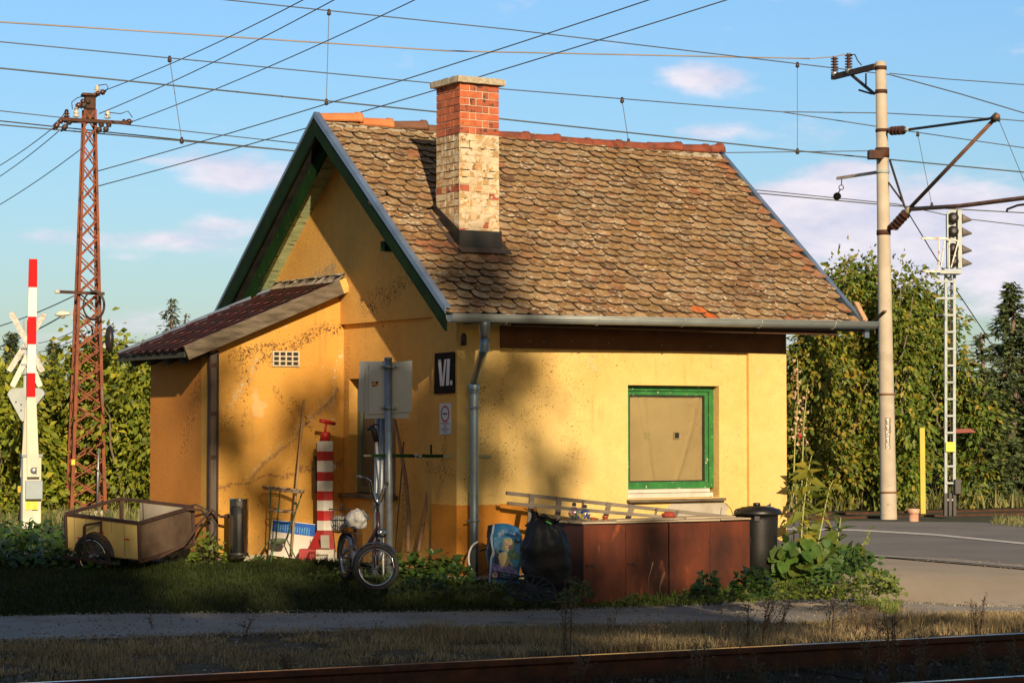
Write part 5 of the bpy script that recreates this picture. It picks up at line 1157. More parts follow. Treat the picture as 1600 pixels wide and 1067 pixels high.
# ---------------------------------------------------------------- sign poles leaning in front of the gable
bp = onground(607, 905); dP = (bp - CAM) @ Fv
SPp = lambda px, py, dd=0.: at(px, py, d=dP + dd)
sp_ = thing('sign_post', bp, 'tall galvanised pole carrying three pale sign panels seen from behind, before the gable window', 'sign post')
MB().tube([SPp(609, 925), SPp(606.5, 560)], .037, 16).build('pole', M_steel, sp_)
MB().lathe([(.039, -.01), (.041, .01), (.02, .016)], SPp(606.5, 560.5), seg=14).build('pole_cap', M_steel, sp_)
M_sg = mat('aluminium_sign_back', (.40, .43, .44), (.33, .36, .38), 2.5, .45, .25, bump=.0004, bscale=20)
fpc = lambda dd: (lambda px, py: SPp(px, py, dd))
plate('sign_panel', [(561.5, 564.5), (612, 564), (612, 643), (559, 643)], fpc(.085), -Fv, .004, M_sg, sp_, bev=.001)
plate('sign_panel', [(571.5, 577), (639, 574), (638.6, 653.5), (569.8, 653.8)], fpc(.065), -Fv, .004, M_sg, sp_, bev=.001)
plate('sign_panel', [(576.5, 567.5), (602, 566.5), (644, 563), (643.6, 643.5), (575.6, 647.4)], fpc(.045), -Fv, .004, M_sg, sp_, bev=.001)
stk = plate('orange_sticker', [(581.2, 596.2), (591, 595.4), (591.2, 603), (581.6, 604)], fpc(.040), -Fv, .001, mat('orange_sticker', (.62, .22, .03), (.03, .02, .02), 26, .5, lo=.48, hi=.52), sp_)
for py in (573, 637):
    c = SPp(606.5, py); cb = MB(); cb.lathe([(.038, -.014), (.046, -.014), (.046, .014), (.038, .014)], c, seg=16, close=False)
    cb.beam(c - Rv * .07, c - Rv * .04, .03, .024).beam(c + Rv * .04, c + Rv * .10, .03, .024); clampo = cb.build('pole_clamp', M_steel, sp_)
    for s__ in (-.055, .07): MB().lathe([(.013, 0), (.013, .02), (.007, .021), (.007, .035)], c + Rv * s__ - Fv * .015, -Fv, seg=6).build('clamp_bolt', M_steel, clampo)
MB().tube([SPp(598.5, 654, .10), SPp(593.5, 862, .02)], [.030, .032], 14).build('leaning_pole', M_steel, label='middle galvanised pole, its lower end hanging behind the bicycle wheel', cat='pole', group='galvanised poles bundled beside the sign post')
MB().tube([SPp(591.5, 640, .17), SPp(585, 900, .12)], [.028, .028], 14).build('leaning_pole', M_steel, label='left hand galvanised pole of the bundle, next to the handlebar', cat='pole', group='galvanised poles bundled beside the sign post')
um = thing('flag_stick', SPp(600, 905, .2), 'white stick with a black angled grip standing beside the galvanised poles', 'stick')
MB().tube([SPp(588, 688, .05), SPp(596, 790, .08), SPp(600, 905, .1)], .013, 8).build('shaft', M_ws, um)
MB().tube([SPp(574, 671, .04), SPp(580, 668, .04), SPp(584, 672, .04), SPp(588, 690, .05)], [.014, .026, .032, .026], 10).build('grip', M_black, um)
MB().tube([SPp(580, 667, .04), SPp(586, 663, .04), SPp(592, 664, .04)], .009, 6).build('grip_hook', M_black, um)
# green bar lying across, white string knotted on it
gb0, gb1 = SPp(568, 711.5, -.06), at(768, 713, y=-.045)
gbm = gb0 + (gb1 - gb0) * .62; gbl = gb0 + (gb1 - gb0) * .06
grb = thing('green_bar', gb0, 'long narrow green wooden bar held level across the poles and behind the downpipe', 'bar')
MB().beam(gbl, gbm, .018, .032).build('bar_body', M_dgreen, grb, bev=.002); MB().beam(gb0, gbl, .012, .02).build('bar_tip', M_wood, grb)
MB().beam(gbm, gb1, .018, .030).build('bar_end', mat('worn_pale_green', (.30, .34, .18), (.36, .33, .22), 20, .8), grb, bev=.002)
q_ = gb0 + (gb1 - gb0) * .525; MB().beam(q_ + V3(0, 0, .018), q_ + V3(0, 0, .11), .014, .016).build('upright_stub', M_dgreen, grb)
kn = gb0 + (gb1 - gb0) * .435; mb = MB()
for k in range(9):
    a_ = kn + Rv * rng.uniform(-.05, .05) + V3(0, 0, rng.uniform(-.03, .03)) - Fv * .02; b_ = kn + Rv * rng.uniform(-.06, .05) + V3(0, 0, rng.uniform(-.03, .02)) - Fv * .03; mb.tube([a_, (a_ + b_) / 2 - Fv * .02 + V3(0, 0, .012), b_], .0045, 5)
mb.build('string_knot', mat('white_string', (.62, .6, .55), None), label='white string knotted round the green bar', cat='string')['kind'] = 'stuff'
M_branch = mat('bare_branch', (.22, .12, .07), (.30, .18, .11), 9, .85, bump=.003, bscale=40, spots=((.08, .05, .03), 20, .6, .08))
GP = lambda px, py, dd=0.: at(px, py, d=dP + .55 + dd)
MB().tube([GP(617, 655, .35), GP(626, 700, .3), GP(634, 750, .2), GP(638.5, 800, .1), GP(637.5, 862, 0)], [.014, .018, .02, .021, .023], 8).build('branch', M_branch, label='longer bare branch curving down against the gable wall right of the sign post', cat='branch', group='branches leaning on the gable wall')
MB().tube([GP(674, 700, .2), GP(671, 745, .12), GP(664, 800, .06), GP(654, 862, 0)], [.012, .017, .018, .023], 8).build('branch', M_branch, label='shorter straight branch leaning to the right below the green bar', cat='branch', group='branches leaning on the gable wall')
MB().tube([GP(631, 690, .3), GP(624, 780, .2), GP(617, 862, 0.1)], .006, 6).build('iron_rod', M_rust, label='thin rusty iron rod leaning between the poles and the bare branches', cat='rod')

# ---------------------------------------------------------------- things along the lean-to wall
LP = lambda px, py, y_=2.2: at(px, py, y=y_)
# broom handle
MB().tube([LP(475.3, 624, 2.40), LP(463, 762, 2.25), LP(455, 872, 2.12)], .0125, 8).build('broom_handle', mat('pale_handle_wood', (.42, .27, .13), (.34, .21, .1), 6, .7), label='pale wooden broom handle leaning on the lean-to wall behind the metal stand', cat='broom handle')
# plant stand
ps_ = thing('plant_stand', LP(438, 872, 2.0), 'rusty green wire plant stand with two rings in front of the blue and white board', 'plant stand')
M_ps = mat('flaking_green_wire', (.03, .09, .03), (.05, .12, .04), 12, .6, spots=((.35, .2, .1), 22, .60, .05)); M_pr = mat('rusty_white_ring', (.50, .44, .32), (.20, .09, .05), 18, .8, bump=.002, lo=.45, hi=.55)
def ring(c, r_, rt, tilt, m_, parent, name='ring', seg=36):
    pts = [c + Rv * r_ * math.cos(t) + Fv * r_ * math.sin(t) + V3(0, 0, tilt * r_ * math.cos(t)) for t in np.linspace(0, 2 * PI, seg)]; return MB().tube(pts, rt, 6, caps=False).build(name, m_, parent)
rc = LP(443, 763.5, 2.05); ring(rc, .212, .009, -.11, M_pr, ps_); ring(rc + V3(0, 0, -.018), .205, .007, -.11, M_pr, ps_)
rc2 = LP(440, 798, 2.05); ring(rc2, .125, .008, -.08, M_pr, ps_)
pc = LP(434.5, 842, 2.05); MB().lathe([(.03, -.055), (.07, -.045), (.085, -.01), (.088, 0.0), (.08, .004)], pc, seg=20).build('dish', mat('grey_green_dish', (.12, .15, .12), (.16, .2, .1), 9, .5), ps_)
for top_, mid, low in (((423, 760, .10), (421, 842, .06), (407, 866, .16)), ((437.5, 767, -.20), (431, 842, -.08), (422.5, 879, -.16)), ((473, 766, -.02), (448, 842, .0), (464, 877, -.05))):
    P3 = [at(a_, b_, y=2.05 + c_) for a_, b_, c_ in (top_, mid, low)]; MB().tube([P3[0], P3[1]], .0075, 6).tube([P3[1], P3[2]], .0075, 6).build('leg', M_ps, ps_)
# blue and white board
bw = thing('board', LP(455, 872, 2.3), 'blue and white printed board leaning on the lean-to wall behind the wire stand', 'board')
def bpz(px, py): return at(px, py, pl=(unit((0, -1, .18)), unit((0, -1, .18)) @ LP(450, 872, 2.22)))
nb_ = unit((0, -1, .18))
plate('board_panel', [(426.7, 811), (493, 818.5), (486, 876), (420.5, 867)], bpz, nb_, .03, mat('off_white_board', (.66, .62, .54), (.60, .55, .46), 3, .6, spots=((.42, .33, .24), 12, .66, .1)), bw, bev=.003)
fo = lambda off: (lambda px, py: bpz(px, py) + nb_ * off)
flat('blue_band', [(427, 812.2), (493, 819.7), (490.9, 838.2), (424.8, 829.6)], fo(.0012), mat('print_blue', (.012, .10, .42), (.015, .085, .36), 4, .5), bw)
flat('dark_edge', [(493.4, 819), (498.5, 818.5), (497.8, 838), (490, 845)], fo(-.004), mat('navy_edge', (.015, .02, .05), None), bw)
mb = MB(); fb_ = fo(.0024)
for i in range(14):
    x0 = 433.5 + i * 3.72; yb_ = 826.6 + i * .62; L_ = rng.uniform(7, 10.2); y_ = yb_
    while y_ > yb_ - L_:
        h_ = rng.uniform(.5, 1.1); xx = x0 + (yb_ - y_) * .10 + rng.uniform(-.12, .12); w_ = rng.uniform(1.0, 1.9)
        mb.add([fb_(xx, y_), fb_(xx + w_, y_ + .1), fb_(xx + w_, y_ - h_ + .1), fb_(xx, y_ - h_)], [(0, 1, 2, 3)]); y_ -= h_ + .28
    if i % 3 != 2: mb.add([fb_(x0, yb_ + 2.3), fb_(x0 + 1.2, yb_ + 2.4), fb_(x0 + 1.2, yb_ + 1.2), fb_(x0, yb_ + 1.1)], [(0, 1, 2, 3)])
o = mb.build('printed_words', mat('print_pale_blue', (.16, .42, .58), None), bw); o['kind'] = 'stuff'
mb = MB()
for dx, dy in ((0, 0), (0, 1.9), (0, 3.6)): mb.add([fb_(484 + dx, 845 + dy), fb_(485.6 + dx, 845.2 + dy), fb_(485.5 + dx, 843.8 + dy), fb_(484 + dx, 843.6 + dy)], [(0, 1, 2, 3)])
mb.build('printed_mark', M_txt, bw)['kind'] = 'stuff'
# striped pillar with red wheel handle
BY = 2.05; BP_ = lambda px, py, dy=0.: at(px, py, y=BY + dy); pbm = np.linalg.norm(BP_(500, 800) - BP_(501, 800))
pil = thing('striped_pillar', BP_(508, 875), 'red and white striped steel pillar with a red T handle beside the gable window', 'pillar')
def colseg(y0, y1, m_, name, hw0=11., hw1=11.):
    c0_, c1_ = BP_(508, y0, .08), BP_(508, y1, .08); mb = MB(); vs = []
    for c, hw_ in ((c0_, hw0), (c1_, hw1)):
        h_ = hw_ * pbm
        for a_, b_ in ((-1, -.25), (-.12, -.75), (1, -.35), (1, .8), (-1, .8)): vs.append(c + Rv * a_ * h_ + Fv * b_ * h_)
    mb.add(vs, [(0, 1, 2, 3, 4), (9, 8, 7, 6, 5)] + [(5 + i, 5 + (i + 1) % 5, (i + 1) % 5, i) for i in range(5)]); return mb.build(name, m_, pil)
for y0, y1, m_ in ((689, 705, M_whitep), (705, 719.5, M_red), (719.5, 737, M_whitep), (737, 751, M_red), (751, 767, M_whitep), (767, 781.5, M_red), (781.5, 797.5, M_whitep), (797.5, 813, M_red), (813, 828, M_whitep)):
    colseg(y0, y1 - .1, m_, 'painted_band')
MB().lathe([(6.6 * pbm, 0), (6.6 * pbm, 12 * pbm), (5.4 * pbm, 13 * pbm)], BP_(508, 689, .08), seg=18).build('cap_collar', M_red, pil)
MB().tube([BP_(507.5, 677, .08), BP_(510, 661, .08)], .014, 8).build('handle_stem', M_red, pil)
MB().tube([BP_(500, 657, .06), BP_(509, 658.5, .06), BP_(523, 662, .1)], [.02, .022, .018], 8).build('t_handle', M_red, pil)
mb = MB(); c0_, c1_ = BP_(508, 828, .08), BP_(505, 862, .04); vs = []
for c, (l_, r_, f_, b_) in ((c0_, (11, 11, 8, 8)), (c1_, (24, 17, 14, 10))):
    for a_, d_ in ((-l_, -f_ * .3), (-l_ * .1, -f_), (r_, -f_ * .5), (r_, b_), (-l_, b_)): vs.append(c + Rv * a_ * pbm + Fv * d_ * pbm)
mb.add(vs, [(0, 1, 2, 3, 4), (9, 8, 7, 6, 5)] + [(5 + i, 5 + (i + 1) % 5, (i + 1) % 5, i) for i in range(5)]); mb.build('flared_foot', mat('deep_red_paint', (.26, .012, .01), (.34, .02, .015), 8, .5), pil)
MB().obox(BP_(481, 868, .0), Rv, Fv, (0, 0, 1), 11.5 * pbm, 12 * pbm, 9.5 * pbm).build('base_block', MATS['deep_red_paint'], pil, bev=.004)
MB().obox(BP_(507, 868.5, -.02), Rv, Fv, (0, 0, 1), 14.2 * pbm, 12 * pbm, 9.5 * pbm).build('base_block', mat('rust_stained_white', (.60, .56, .46), (.28, .14, .08), 8, .7, lo=.52, hi=.70), pil, bev=.004)
MB().obox(BP_(508, 846, -.10), Rv, unit(Fv + V3(0, 0, .5)), unit(V3(0, 0, 1) - .5 * Fv), 6 * pbm, .004, 10 * pbm).build('worn_patch', mat('peeled_white_patch', (.50, .46, .38), None, rough=.8), pil)
MB().tube([LP(519.5, 728, 1.93), LP(523, 726, 1.90), LP(524, 731, 1.9), LP(520, 733, 1.92)], .006, 5).build('lashing', M_let, pil)
MB().beam(LP(492, 712, 2.3), LP(493.5, 770, 2.25), .03, .02, (0, 1, 0)).build('dark_lath', M_dark, label='short dark lath against the wall left of the striped pillar', cat='lath')
# chrome ashtray bin
ac = at(373, 866, y=1.9); pa = (ac - CAM) @ Fv / FP; hA = 86 * pa; ra = 14.6 * pa
ash = thing('ashtray_bin', ac, 'polished steel cylinder ashtray bin with a side opening by the cart handle', 'bin')
mb = MB(); seg = 40; zs = [0, hA * .68, hA * .72, hA * .76, hA * .80, hA * .84, hA * .88, hA * .97, hA]; vs = []
for z in zs:
    for k in range(seg): t = 2 * PI * k / seg; vs.append(ac + V3(ra * math.cos(t), ra * math.sin(t), z))
ta = math.atan2(CAM[1] - ac[1], CAM[0] - ac[0]) - R(22); fs = []
for i in range(len(zs) - 1):
    for k in range(seg):
        t = 2 * PI * (k + .5) / seg; dt = (t - ta + PI) % (2 * PI) - PI; zc = (zs[i] + zs[i + 1]) / 2
        if abs(dt) < R(38) and hA * .70 < zc < hA * .88 and not (abs(dt) > R(28) and (zc < hA * .73 or zc > hA * .85)): continue
        fs.append((i * seg + k, i * seg + (k + 1) % seg, (i + 1) * seg + (k + 1) % seg, (i + 1) * seg + k))
mb.add(vs, fs, 0, True); M_chr = mat('polished_steel', (.55, .56, .58), (.48, .49, .5), 20, .10, 1.)
mb.build('body', M_chr, ash); MB().lathe([(ra * .93, 0), (ra * .93, hA * .98)], ac, seg=30).build('liner', M_black, ash)
MB().lathe([(ra + .004, 0), (ra + .004, .015), (ra * .9, .02)], ac + V3(0, 0, hA - .012), seg=36).build('rim', M_chr, ash); MB().lathe([(ra + .004, -.01), (ra + .004, .02)], ac, seg=36).build('foot_ring', M_black, ash)

# ---------------------------------------------------------------- hand cart
B3, A3, C3 = at(217, 817, d=21.8), at(102.7, 802.6, d=22.3), at(301, 792, d=22.6)
B3l = at(218, 879, d=21.8); hv_ = B3l - B3; eu, ev = unit(A3 - B3), unit(C3 - B3); La, Lc = np.linalg.norm(A3 - B3), np.linalg.norm(C3 - B3); en = unit(np.cross(eu, ev)); en = en if en[2] > 0 else -en; Hc = np.linalg.norm(hv_)
cart = thing('hand_cart', (B3 + C3 + A3 + (A3 + C3 - B3)) / 4 + hv_ * 1.15, 'open wooden bicycle trailer in a rusty angle iron frame parked left of the lean-to', 'cart')
def CP(a_, b_, h_): return B3 + eu * a_ * La + ev * b_ * Lc - en * h_ * Hc      # a along near side, b along end, h down
M_ply = mat('pale_pine_boards', (.72, .52, .18), (.62, .43, .13), 3, .7, stretch=(3, 3, .5), spots=((.25, .13, .06), 9, .70, .04)); M_dply = mat('dirty_plywood', (.075, .045, .028), (.14, .095, .06), 4, .85, bump=.002)
M_fr = mat('rusty_angle_iron', (.07, .032, .02), (.04, .022, .017), 12, .8, bump=.001)
# near side with a wheel arch cut out
arch = [(.585 + .245 * math.cos(t), .985 - .62 * math.sin(t)) for t in np.linspace(0, PI, 14)]
poly = [(.02, .04), (.02, .97)] + [(1 - (1 - a_), min(h_, .97)) for a_, h_ in [(2 * .585 - x, y) for x, y in arch]] + [(.98, .97), (.98, .04)]
poly = [(.02, .04), (.02, .97)] + [(.585 - .245 * math.cos(t), .985 - .62 * math.sin(t)) for t in np.linspace(.03, PI - .03, 14)] + [(.98, .97), (.98, .04)]
f_ = [CP(a_, .0, h_) for a_, h_ in poly]; b_ = [p + ev * .016 for p in f_]; n_ = len(poly); mb = MB()
from mathutils.geometry import tessellate_polygon as tess
tt = [tuple(i) for i in tess([[Vector((a_, h_, 0)) for a_, h_ in poly]])]
mb.add(f_ + b_, tt + [tuple(n_ + j for j in i[::-1]) for i in tt] + [(i, (i + 1) % n_, n_ + (i + 1) % n_, n_ + i) for i in range(n_)]); sidep = mb.build('side_panel', M_ply, cart)
for a_ in (.2, .37, .55, .72, .88):
    MB().beam(CP(a_, -.002, .05), CP(a_, -.002, .35 if .3 < a_ < .85 else .95), .0035, .002, ev).build('board_joint', mat('joint_brown', (.22, .14, .06), None), sidep)  # thin brown lines for the board joints
def quadp(name, c4, off, th, m_):
    v = [np.array(c) for c in c4]; mb = MB(); mb.add(v + [p + np.array(off) * th for p in v], [(0, 1, 2, 3), (7, 6, 5, 4), (0, 4, 5, 1), (1, 5, 6, 2), (2, 6, 7, 3), (3, 7, 4, 0)]); return mb.build(name, m_, cart)
quadp('end_panel', [CP(.0, .03, .06), CP(.0, .97, .06), CP(.0, .97, .96), CP(.0, .03, .96)], eu, .015, M_dply)
quadp('far_panel', [CP(.03, 1., .04), CP(.72, 1., .04), CP(.72, 1., .96), CP(.03, 1., .96)], -ev, .015, mat('grey_plywood', (.36, .32, .25), (.28, .24, .18), 4, .8))
quadp('floor', [CP(0, 0, .97), CP(1, 0, .97), CP(1, 1, .97), CP(0, 1, .97)], en, .012, M_dply)
quadp('inner_rear_panel', [CP(1., .03, .06), CP(1., .97, .6), CP(1., .97, .96), CP(1., .03, .96)], -eu, .012, M_dply)
def rod(a_, b_, w_=.03, m_=M_fr, name='frame_bar'): return MB().beam(a_, b_, w_, w_, en).build(name, m_, cart)
for p_, q_ in (((0, 0, 0), (1, 0, 0)), ((0, 0, 0), (0, 1, 0)), ((0, 1, 0), (1, 1, 0)), ((1, 0, 0), (1, 1, 0)), ((0, 0, .99), (0, 1, .99)), ((0, 1, .99), (1, 1, .99)), ((1, 0, .99), (1, 1, .99)), ((0, 0, .03), (0, 0, .97)), ((1, 0, .03), (1, 0, .97)), ((1, 1, .03), (1, 1, .97)), ((0, 1, .03), (0, 1, .97)), ((.68, 1, .03), (.68, 1, .97))): rod(CP(*p_), CP(*q_))
rod(CP(.92, -.16, 1.03), CP(.25, -.16, 1.03), .026); rod(CP(.62, -.16, .16), CP(.62, -.16, 1.02), .024); rod(CP(.62, -.16, .14), CP(.50, -.0, .10), .022); rod(CP(.50, -.02, .06), CP(.50, -.02, .40), .02)
for a_, h_ in ((.16, .45), (.50, .36), (.81, .58)): MB().obox(CP(a_, -.012, h_), eu, ev, en, .028, .003, .006).build('red_reflector', M_rs, cart)
wc = CP(.585, -.08, .965); wr = .225
def wheel(c, ax, r_, rt, parent, spokes=18, m_t=None, m_r=None, hubm=None):
    m_t = m_t or mat('black_rubber', (.018, .018, .018), (.035, .032, .03), 20, .8); m_r = m_r or M_chr; a_ = unit(np.cross(ax, (0, 0, 1))); b2_ = np.cross(a_, unit(ax))
    cir = lambda rr, k_: [c + a_ * rr * math.cos(t) + b2_ * rr * math.sin(t) for t in np.linspace(0, 2 * PI, k_)]
    w_ = MB().tube(cir(r_ - rt, 41), rt, 8, caps=False).build('tyre', m_t, parent)
    MB().tube(cir(r_ - 2.3 * rt, 41), rt * .55, 6, caps=False).build('rim', m_r, parent)
    sp = MB()
    for k in range(spokes):
        t = 2 * PI * k / spokes; e_ = c + (a_ * math.cos(t) + b2_ * math.sin(t)) * (r_ - 2.5 * rt); h_ = c + unit(ax) * (.025 if k % 2 else -.025) + (a_ * math.cos(t + .5) + b2_ * math.sin(t + .5)) * .015; sp.tube([h_, e_], .0016, 4)
    so_ = sp.build('spokes', hubm or M_steel, parent); so_['kind'] = 'stuff'
    MB().lathe([(.012, -.045), (.022, -.035), (.016, 0), (.022, .035), (.012, .045)], c, ax, seg=12).build('hub', hubm or M_steel, parent)
whl = bpy.data.objects.new('wheel', None); COL.objects.link(whl); whl.parent = cart
wheel(wc, ev, wr, .027, whl)
# draw bar towards the house, hoop and hose
MB().tube([CP(0, .30, 1.05), CP(-.06, .72, .9), CP(-.12, 1.02, .3), CP(-.16, 1.15, .10), at(345, 807, d=22.55), at(386, 806, d=22.5)], .014, 8).build('draw_bar', M_fr, cart)
MB().tube([CP(0, .86, .0), CP(-.1, 1.02, .06), at(330, 812, d=22.6)], .012, 8).build('draw_bar_brace', M_fr, cart)
hs = MB(); hs.tube([at(*p_, d=22.75) for p_ in ((288, 800), (294, 791), (306, 788), (320, 795), (330, 806), (336, 818), (335, 832), (330, 838))], .010, 7).build('black_hose', M_black, cart)

# ---------------------------------------------------------------- bicycle
fc = at(588, 886, d=20.35); rcn = at(541, 869, d=21.25); Rw = .218; bax = unit(rcn - fc); bax[2] = 0; bax = unit(bax); sidev = unit(np.cross(bax, (0, 0, 1)))
bike = thing('bicycle', V3(fc[0], fc[1], fc[2] - Rw), 'old folding bicycle with a wire rear basket leaning on the poles by the gable', 'bicycle')
M_frame = mat('maroon_frame_paint', (.045, .012, .014), (.025, .012, .018), 9, .35); M_navy = mat('navy_mudguard', (.03, .045, .10), (.05, .06, .1), 6, .35)
fwax = unit(Fv * .97 + Rv * .22)
fw_ = bpy.data.objects.new('front_wheel', None); COL.objects.link(fw_); fw_.parent = bike; wheel(fc, fwax, Rw, .022, fw_, 20)
rw_ = bpy.data.objects.new('rear_wheel', None); COL.objects.link(rw_); rw_.parent = bike; wheel(rcn, sidev, Rw, .022, rw_, 20)
fa_ = unit(np.cross(fwax, (0, 0, 1))); 
def arc(c, a_, rr, t0, t1, k_=14): return [c + a_ * rr * math.cos(t) + V3(0, 0, 1) * rr * math.sin(t) for t in np.linspace(t0, t1, k_)]
def guard(c, a_, ax, rr, t0, t1, w_, m_, name):
    mb = MB(); k_ = 18; vs = []
    for t in np.linspace(t0, t1, k_):
        for s__, dr in ((-1, -.012), (-.5, 0), (.5, 0), (1, -.012)): vs.append(c + (a_ * math.cos(t) + V3(0, 0, 1) * math.sin(t)) * (rr + dr) + unit(ax) * s__ * w_)
    mb.add(vs, [(i * 4 + j, i * 4 + j + 1, (i + 1) * 4 + j + 1, (i + 1) * 4 + j) for i in range(k_ - 1) for j in range(3)], 0, True); return mb.build(name, m_, bike)
sR = 1 if fa_ @ Rv > 0 else -1
guard(fc, fa_ * sR, fwax, Rw + .018, R(35), R(180), .03, M_navy, 'front_mudguard'); guard(rcn, bax, sidev, Rw + .018, R(-10), R(150), .03, M_navy, 'rear_mudguard')
hd0, hd1 = at(592, 838, d=20.42), at(590, 800, d=20.47); crown = at(590.5, 843, d=20.40)
fk = MB()
for s__ in (-1, 1): fk.tube([crown + unit(fwax) * s__ * .035, fc + unit(fwax) * s__ * .05 + V3(0, 0, .12) - fa_ * sR * .01, fc + unit(fwax) * s__ * .05], [.012, .011, .008], 8)
fk.build('fork', M_frame, bike); MB().tube([hd0, hd1], .021, 12).build('head_tube', M_frame, bike)
stm = at(588.5, 770, d=20.47); MB().tube([hd1, stm], .013, 10).build('stem', M_chr, bike)
MB().tube([at(591, 788, d=20.47), at(586, 783, d=20.45), at(581, 768, d=20.4), at(578.5, 752, d=20.33), at(573, 747, d=20.30), at(566, 745.5, d=20.28)], .0115, 8).build('handlebar', M_chr, bike)
MB().tube([at(591, 788, d=20.47), at(595, 784, d=20.6), at(599, 772, d=20.8), at(601, 762, d=21.1), at(603, 757, d=21.3)], .0115, 8).build('handlebar', M_chr, bike)
MB().tube([at(571, 747, d=20.29), at(558, 743.5, d=20.25)], [.017, .019], 10).build('handle_grip', M_black, bike)
MB().tube([at(603, 757, d=21.3), at(605, 755, d=21.42)], .017, 10).build('handle_grip', M_black, bike)
MB().lathe([(.012, -.07), (.034, -.05), (.042, 0), (.040, .01), (.02, .018)], at(597, 833, d=20.30), -Fv + .35 * Rv, seg=16).build('headlamp', M_chr, bike)
MB().lathe([(.014, 0), (.022, .02), (.022, .08), (.012, .1)], at(597, 860, d=20.33), unit(V3(0, 0, -1) - .3 * Rv), seg=10).build('dynamo', M_steel, bike)
bb = at(561, 872, d=20.85); seatb = at(556, 850, d=20.98); seat = at(553, 815, d=21.02)
MB().tube([hd0 * .6 + hd1 * .4, at(575, 852, d=20.65), bb], [.021, .021, .019], 10).build('main_tube', M_frame, bike)
MB().tube([bb, seatb, seat], .015, 10).build('seat_tube', M_frame, bike)
cs_ = MB()
for s__ in (-1, 1): cs_.tube([bb + sidev * s__ * .03, rcn + sidev * s__ * .05], .009, 8).tube([seatb + sidev * s__ * .02, rcn + sidev * s__ * .05], .008, 8)
cs_.build('rear_stays', M_frame, bike)
MB().lathe([(.02, -.004), (.075, -.004), (.075, .004), (.02, .004)], bb + sidev * (.045 if sidev @ Fv < 0 else -.045), sidev, seg=24).build('chainring', M_steel, bike)
gdr = MB().beam(at(536, 860, d=20.75), at(556, 852, d=20.7), .025, .012, Fv).beam(at(556, 852, d=20.7), at(561, 872, d=20.7), .022, .012, Fv).build('chain_guard', M_chr, bike)
MB().tube([bb - Fv * .08, at(553, 890, d=20.75)], .009, 6).build('crank', M_steel, bike); MB().beam(at(538, 890, d=20.72), at(553, 891, d=20.72), .05, .022).build('pedal', M_black, bike)
MB().tube([at(556, 870, d=20.7), at(567, 900, d=20.62), at(566, 912, d=20.6)], .007, 6).build('kick_stand', M_steel, bike)
# saddle hidden under the bag, carrier and wire basket
MB().lathe([(.02, -.03), (.09, -.02), (.10, .0), (.07, .03)], seat + V3(0, 0, .03), seg=16).build('saddle', M_black, bike)
bk = MB(); bo, bu, bv = at(527, 829, d=21.35), Rv * .8 + Fv * .6, V3(0, 0, 1)
def BK(u, v, w_): s__ = .72 + .28 * w_; return at(531 + (u - .5) * 33 * s__, 829 - w_ * 34, d=21.35 + (v - .5) * .26 * s__)
loop = [(0, 0), (1, 0), (1, 1), (0, 1), (0, 0)]
for w_ in (0, .5, 1.): bk.tube([BK(u, v, w_) for u, v in loop], .005 if w_ < 1 else .0065, 5)
for i in range(9):
    u = i / 8; bk.tube([BK(u, 0, 1), BK(u, 0, 0), BK(u, 1, 0), BK(u, 1, 1)], .003, 4)
for i in range(1, 6):
    v = i / 6; bk.tube([BK(0, v, 1), BK(0, v, 0), BK(1, v, 0), BK(1, v, 1)], .003, 4)
bko = bk.build('wire_basket', M_dark, bike); bko['kind'] = 'stuff'
MB().tube([BK(.55, 0, 1), at(531, 788, d=21.2), at(535, 787, d=21.2), BK(.7, 0, 1)], .006, 6).build('basket_hook', M_dark, bike)
MB().beam(at(526, 831, d=21.4), at(560, 833, d=20.98), .08, .010).build('carrier', M_dark, bike)
def blob(c, rx, ry, rz, amp, fr, seed, flat=None, k=3):
    """lumpy closed shape"""
    import bmesh
    bm = bmesh.new(); bmesh.ops.create_icosphere(bm, subdivisions=k + 1, radius=1.); sd_ = Vector((seed, seed * 2.3, 1))
    for v in bm.verts:
        n_ = mnoise.noise(v.co * fr + sd_); r2 = mnoise.ridged_multi_fractal(v.co * fr * 1.3 + sd_, 1., 2., 3, 1., 2.) * .25
        q_ = v.co * (1 + amp * (n_ + r2 - .4)); p_ = np.array(c) + Rv * q_.x * rx + Fv * q_.y * ry + V3(0, 0, q_.z * rz)
        if flat is not None: p_ = flat(p_, v.co)
        v.co = p_
    mb = MB(); bm.verts.ensure_lookup_table(); mb.add([tuple(v.co) for v in bm.verts], [tuple(v.index for v in f.verts) for f in bm.faces], 0, True); bm.free(); return mb
M_pbag = mat('crumpled_white_plastic', (.66, .65, .62), (.56, .54, .5), 6, .4, bump=.006, bscale=30, trans=.25)
blob(at(558, 811, d=20.95), .105, .11, .10, .30, 2.2, 3).build('plastic_bag', M_pbag, label='full white plastic bag resting on the saddle of the bicycle', cat='bag')
blob(at(531, 817, d=21.33), .075, .09, .075, .4, 3., 8).build('plastic_bag', M_pbag, label='crumpled white plastic bag stuffed inside the wire bicycle basket', cat='bag')

# wheel behind the downpipe
lwc = at(750, 872, y=-.30); lwh = thing('loose_wheel', lwc - V3(0, 0, .2), 'thin wheel with a curved white mudguard half hidden behind the foot of the downpipe', 'wheel')
MB().tube([lwc + Rv * .11 * math.cos(t) + V3(0, 0, .16) * math.sin(t) for t in np.linspace(R(100), R(235), 14)], .010, 8).build('mudguard_arc', M_ws, lwh)
MB().tube([lwc + Rv * .10 * math.cos(t) + V3(0, 0, .15) * math.sin(t) for t in np.linspace(0, 2 * PI, 30)], .004, 6, caps=False).build('rim', M_dark, lwh)
MB().tube([at(746, 862, y=-.32), at(764, 856, y=-.36)], .008, 6).build('axle_rod', M_dark, lwh)

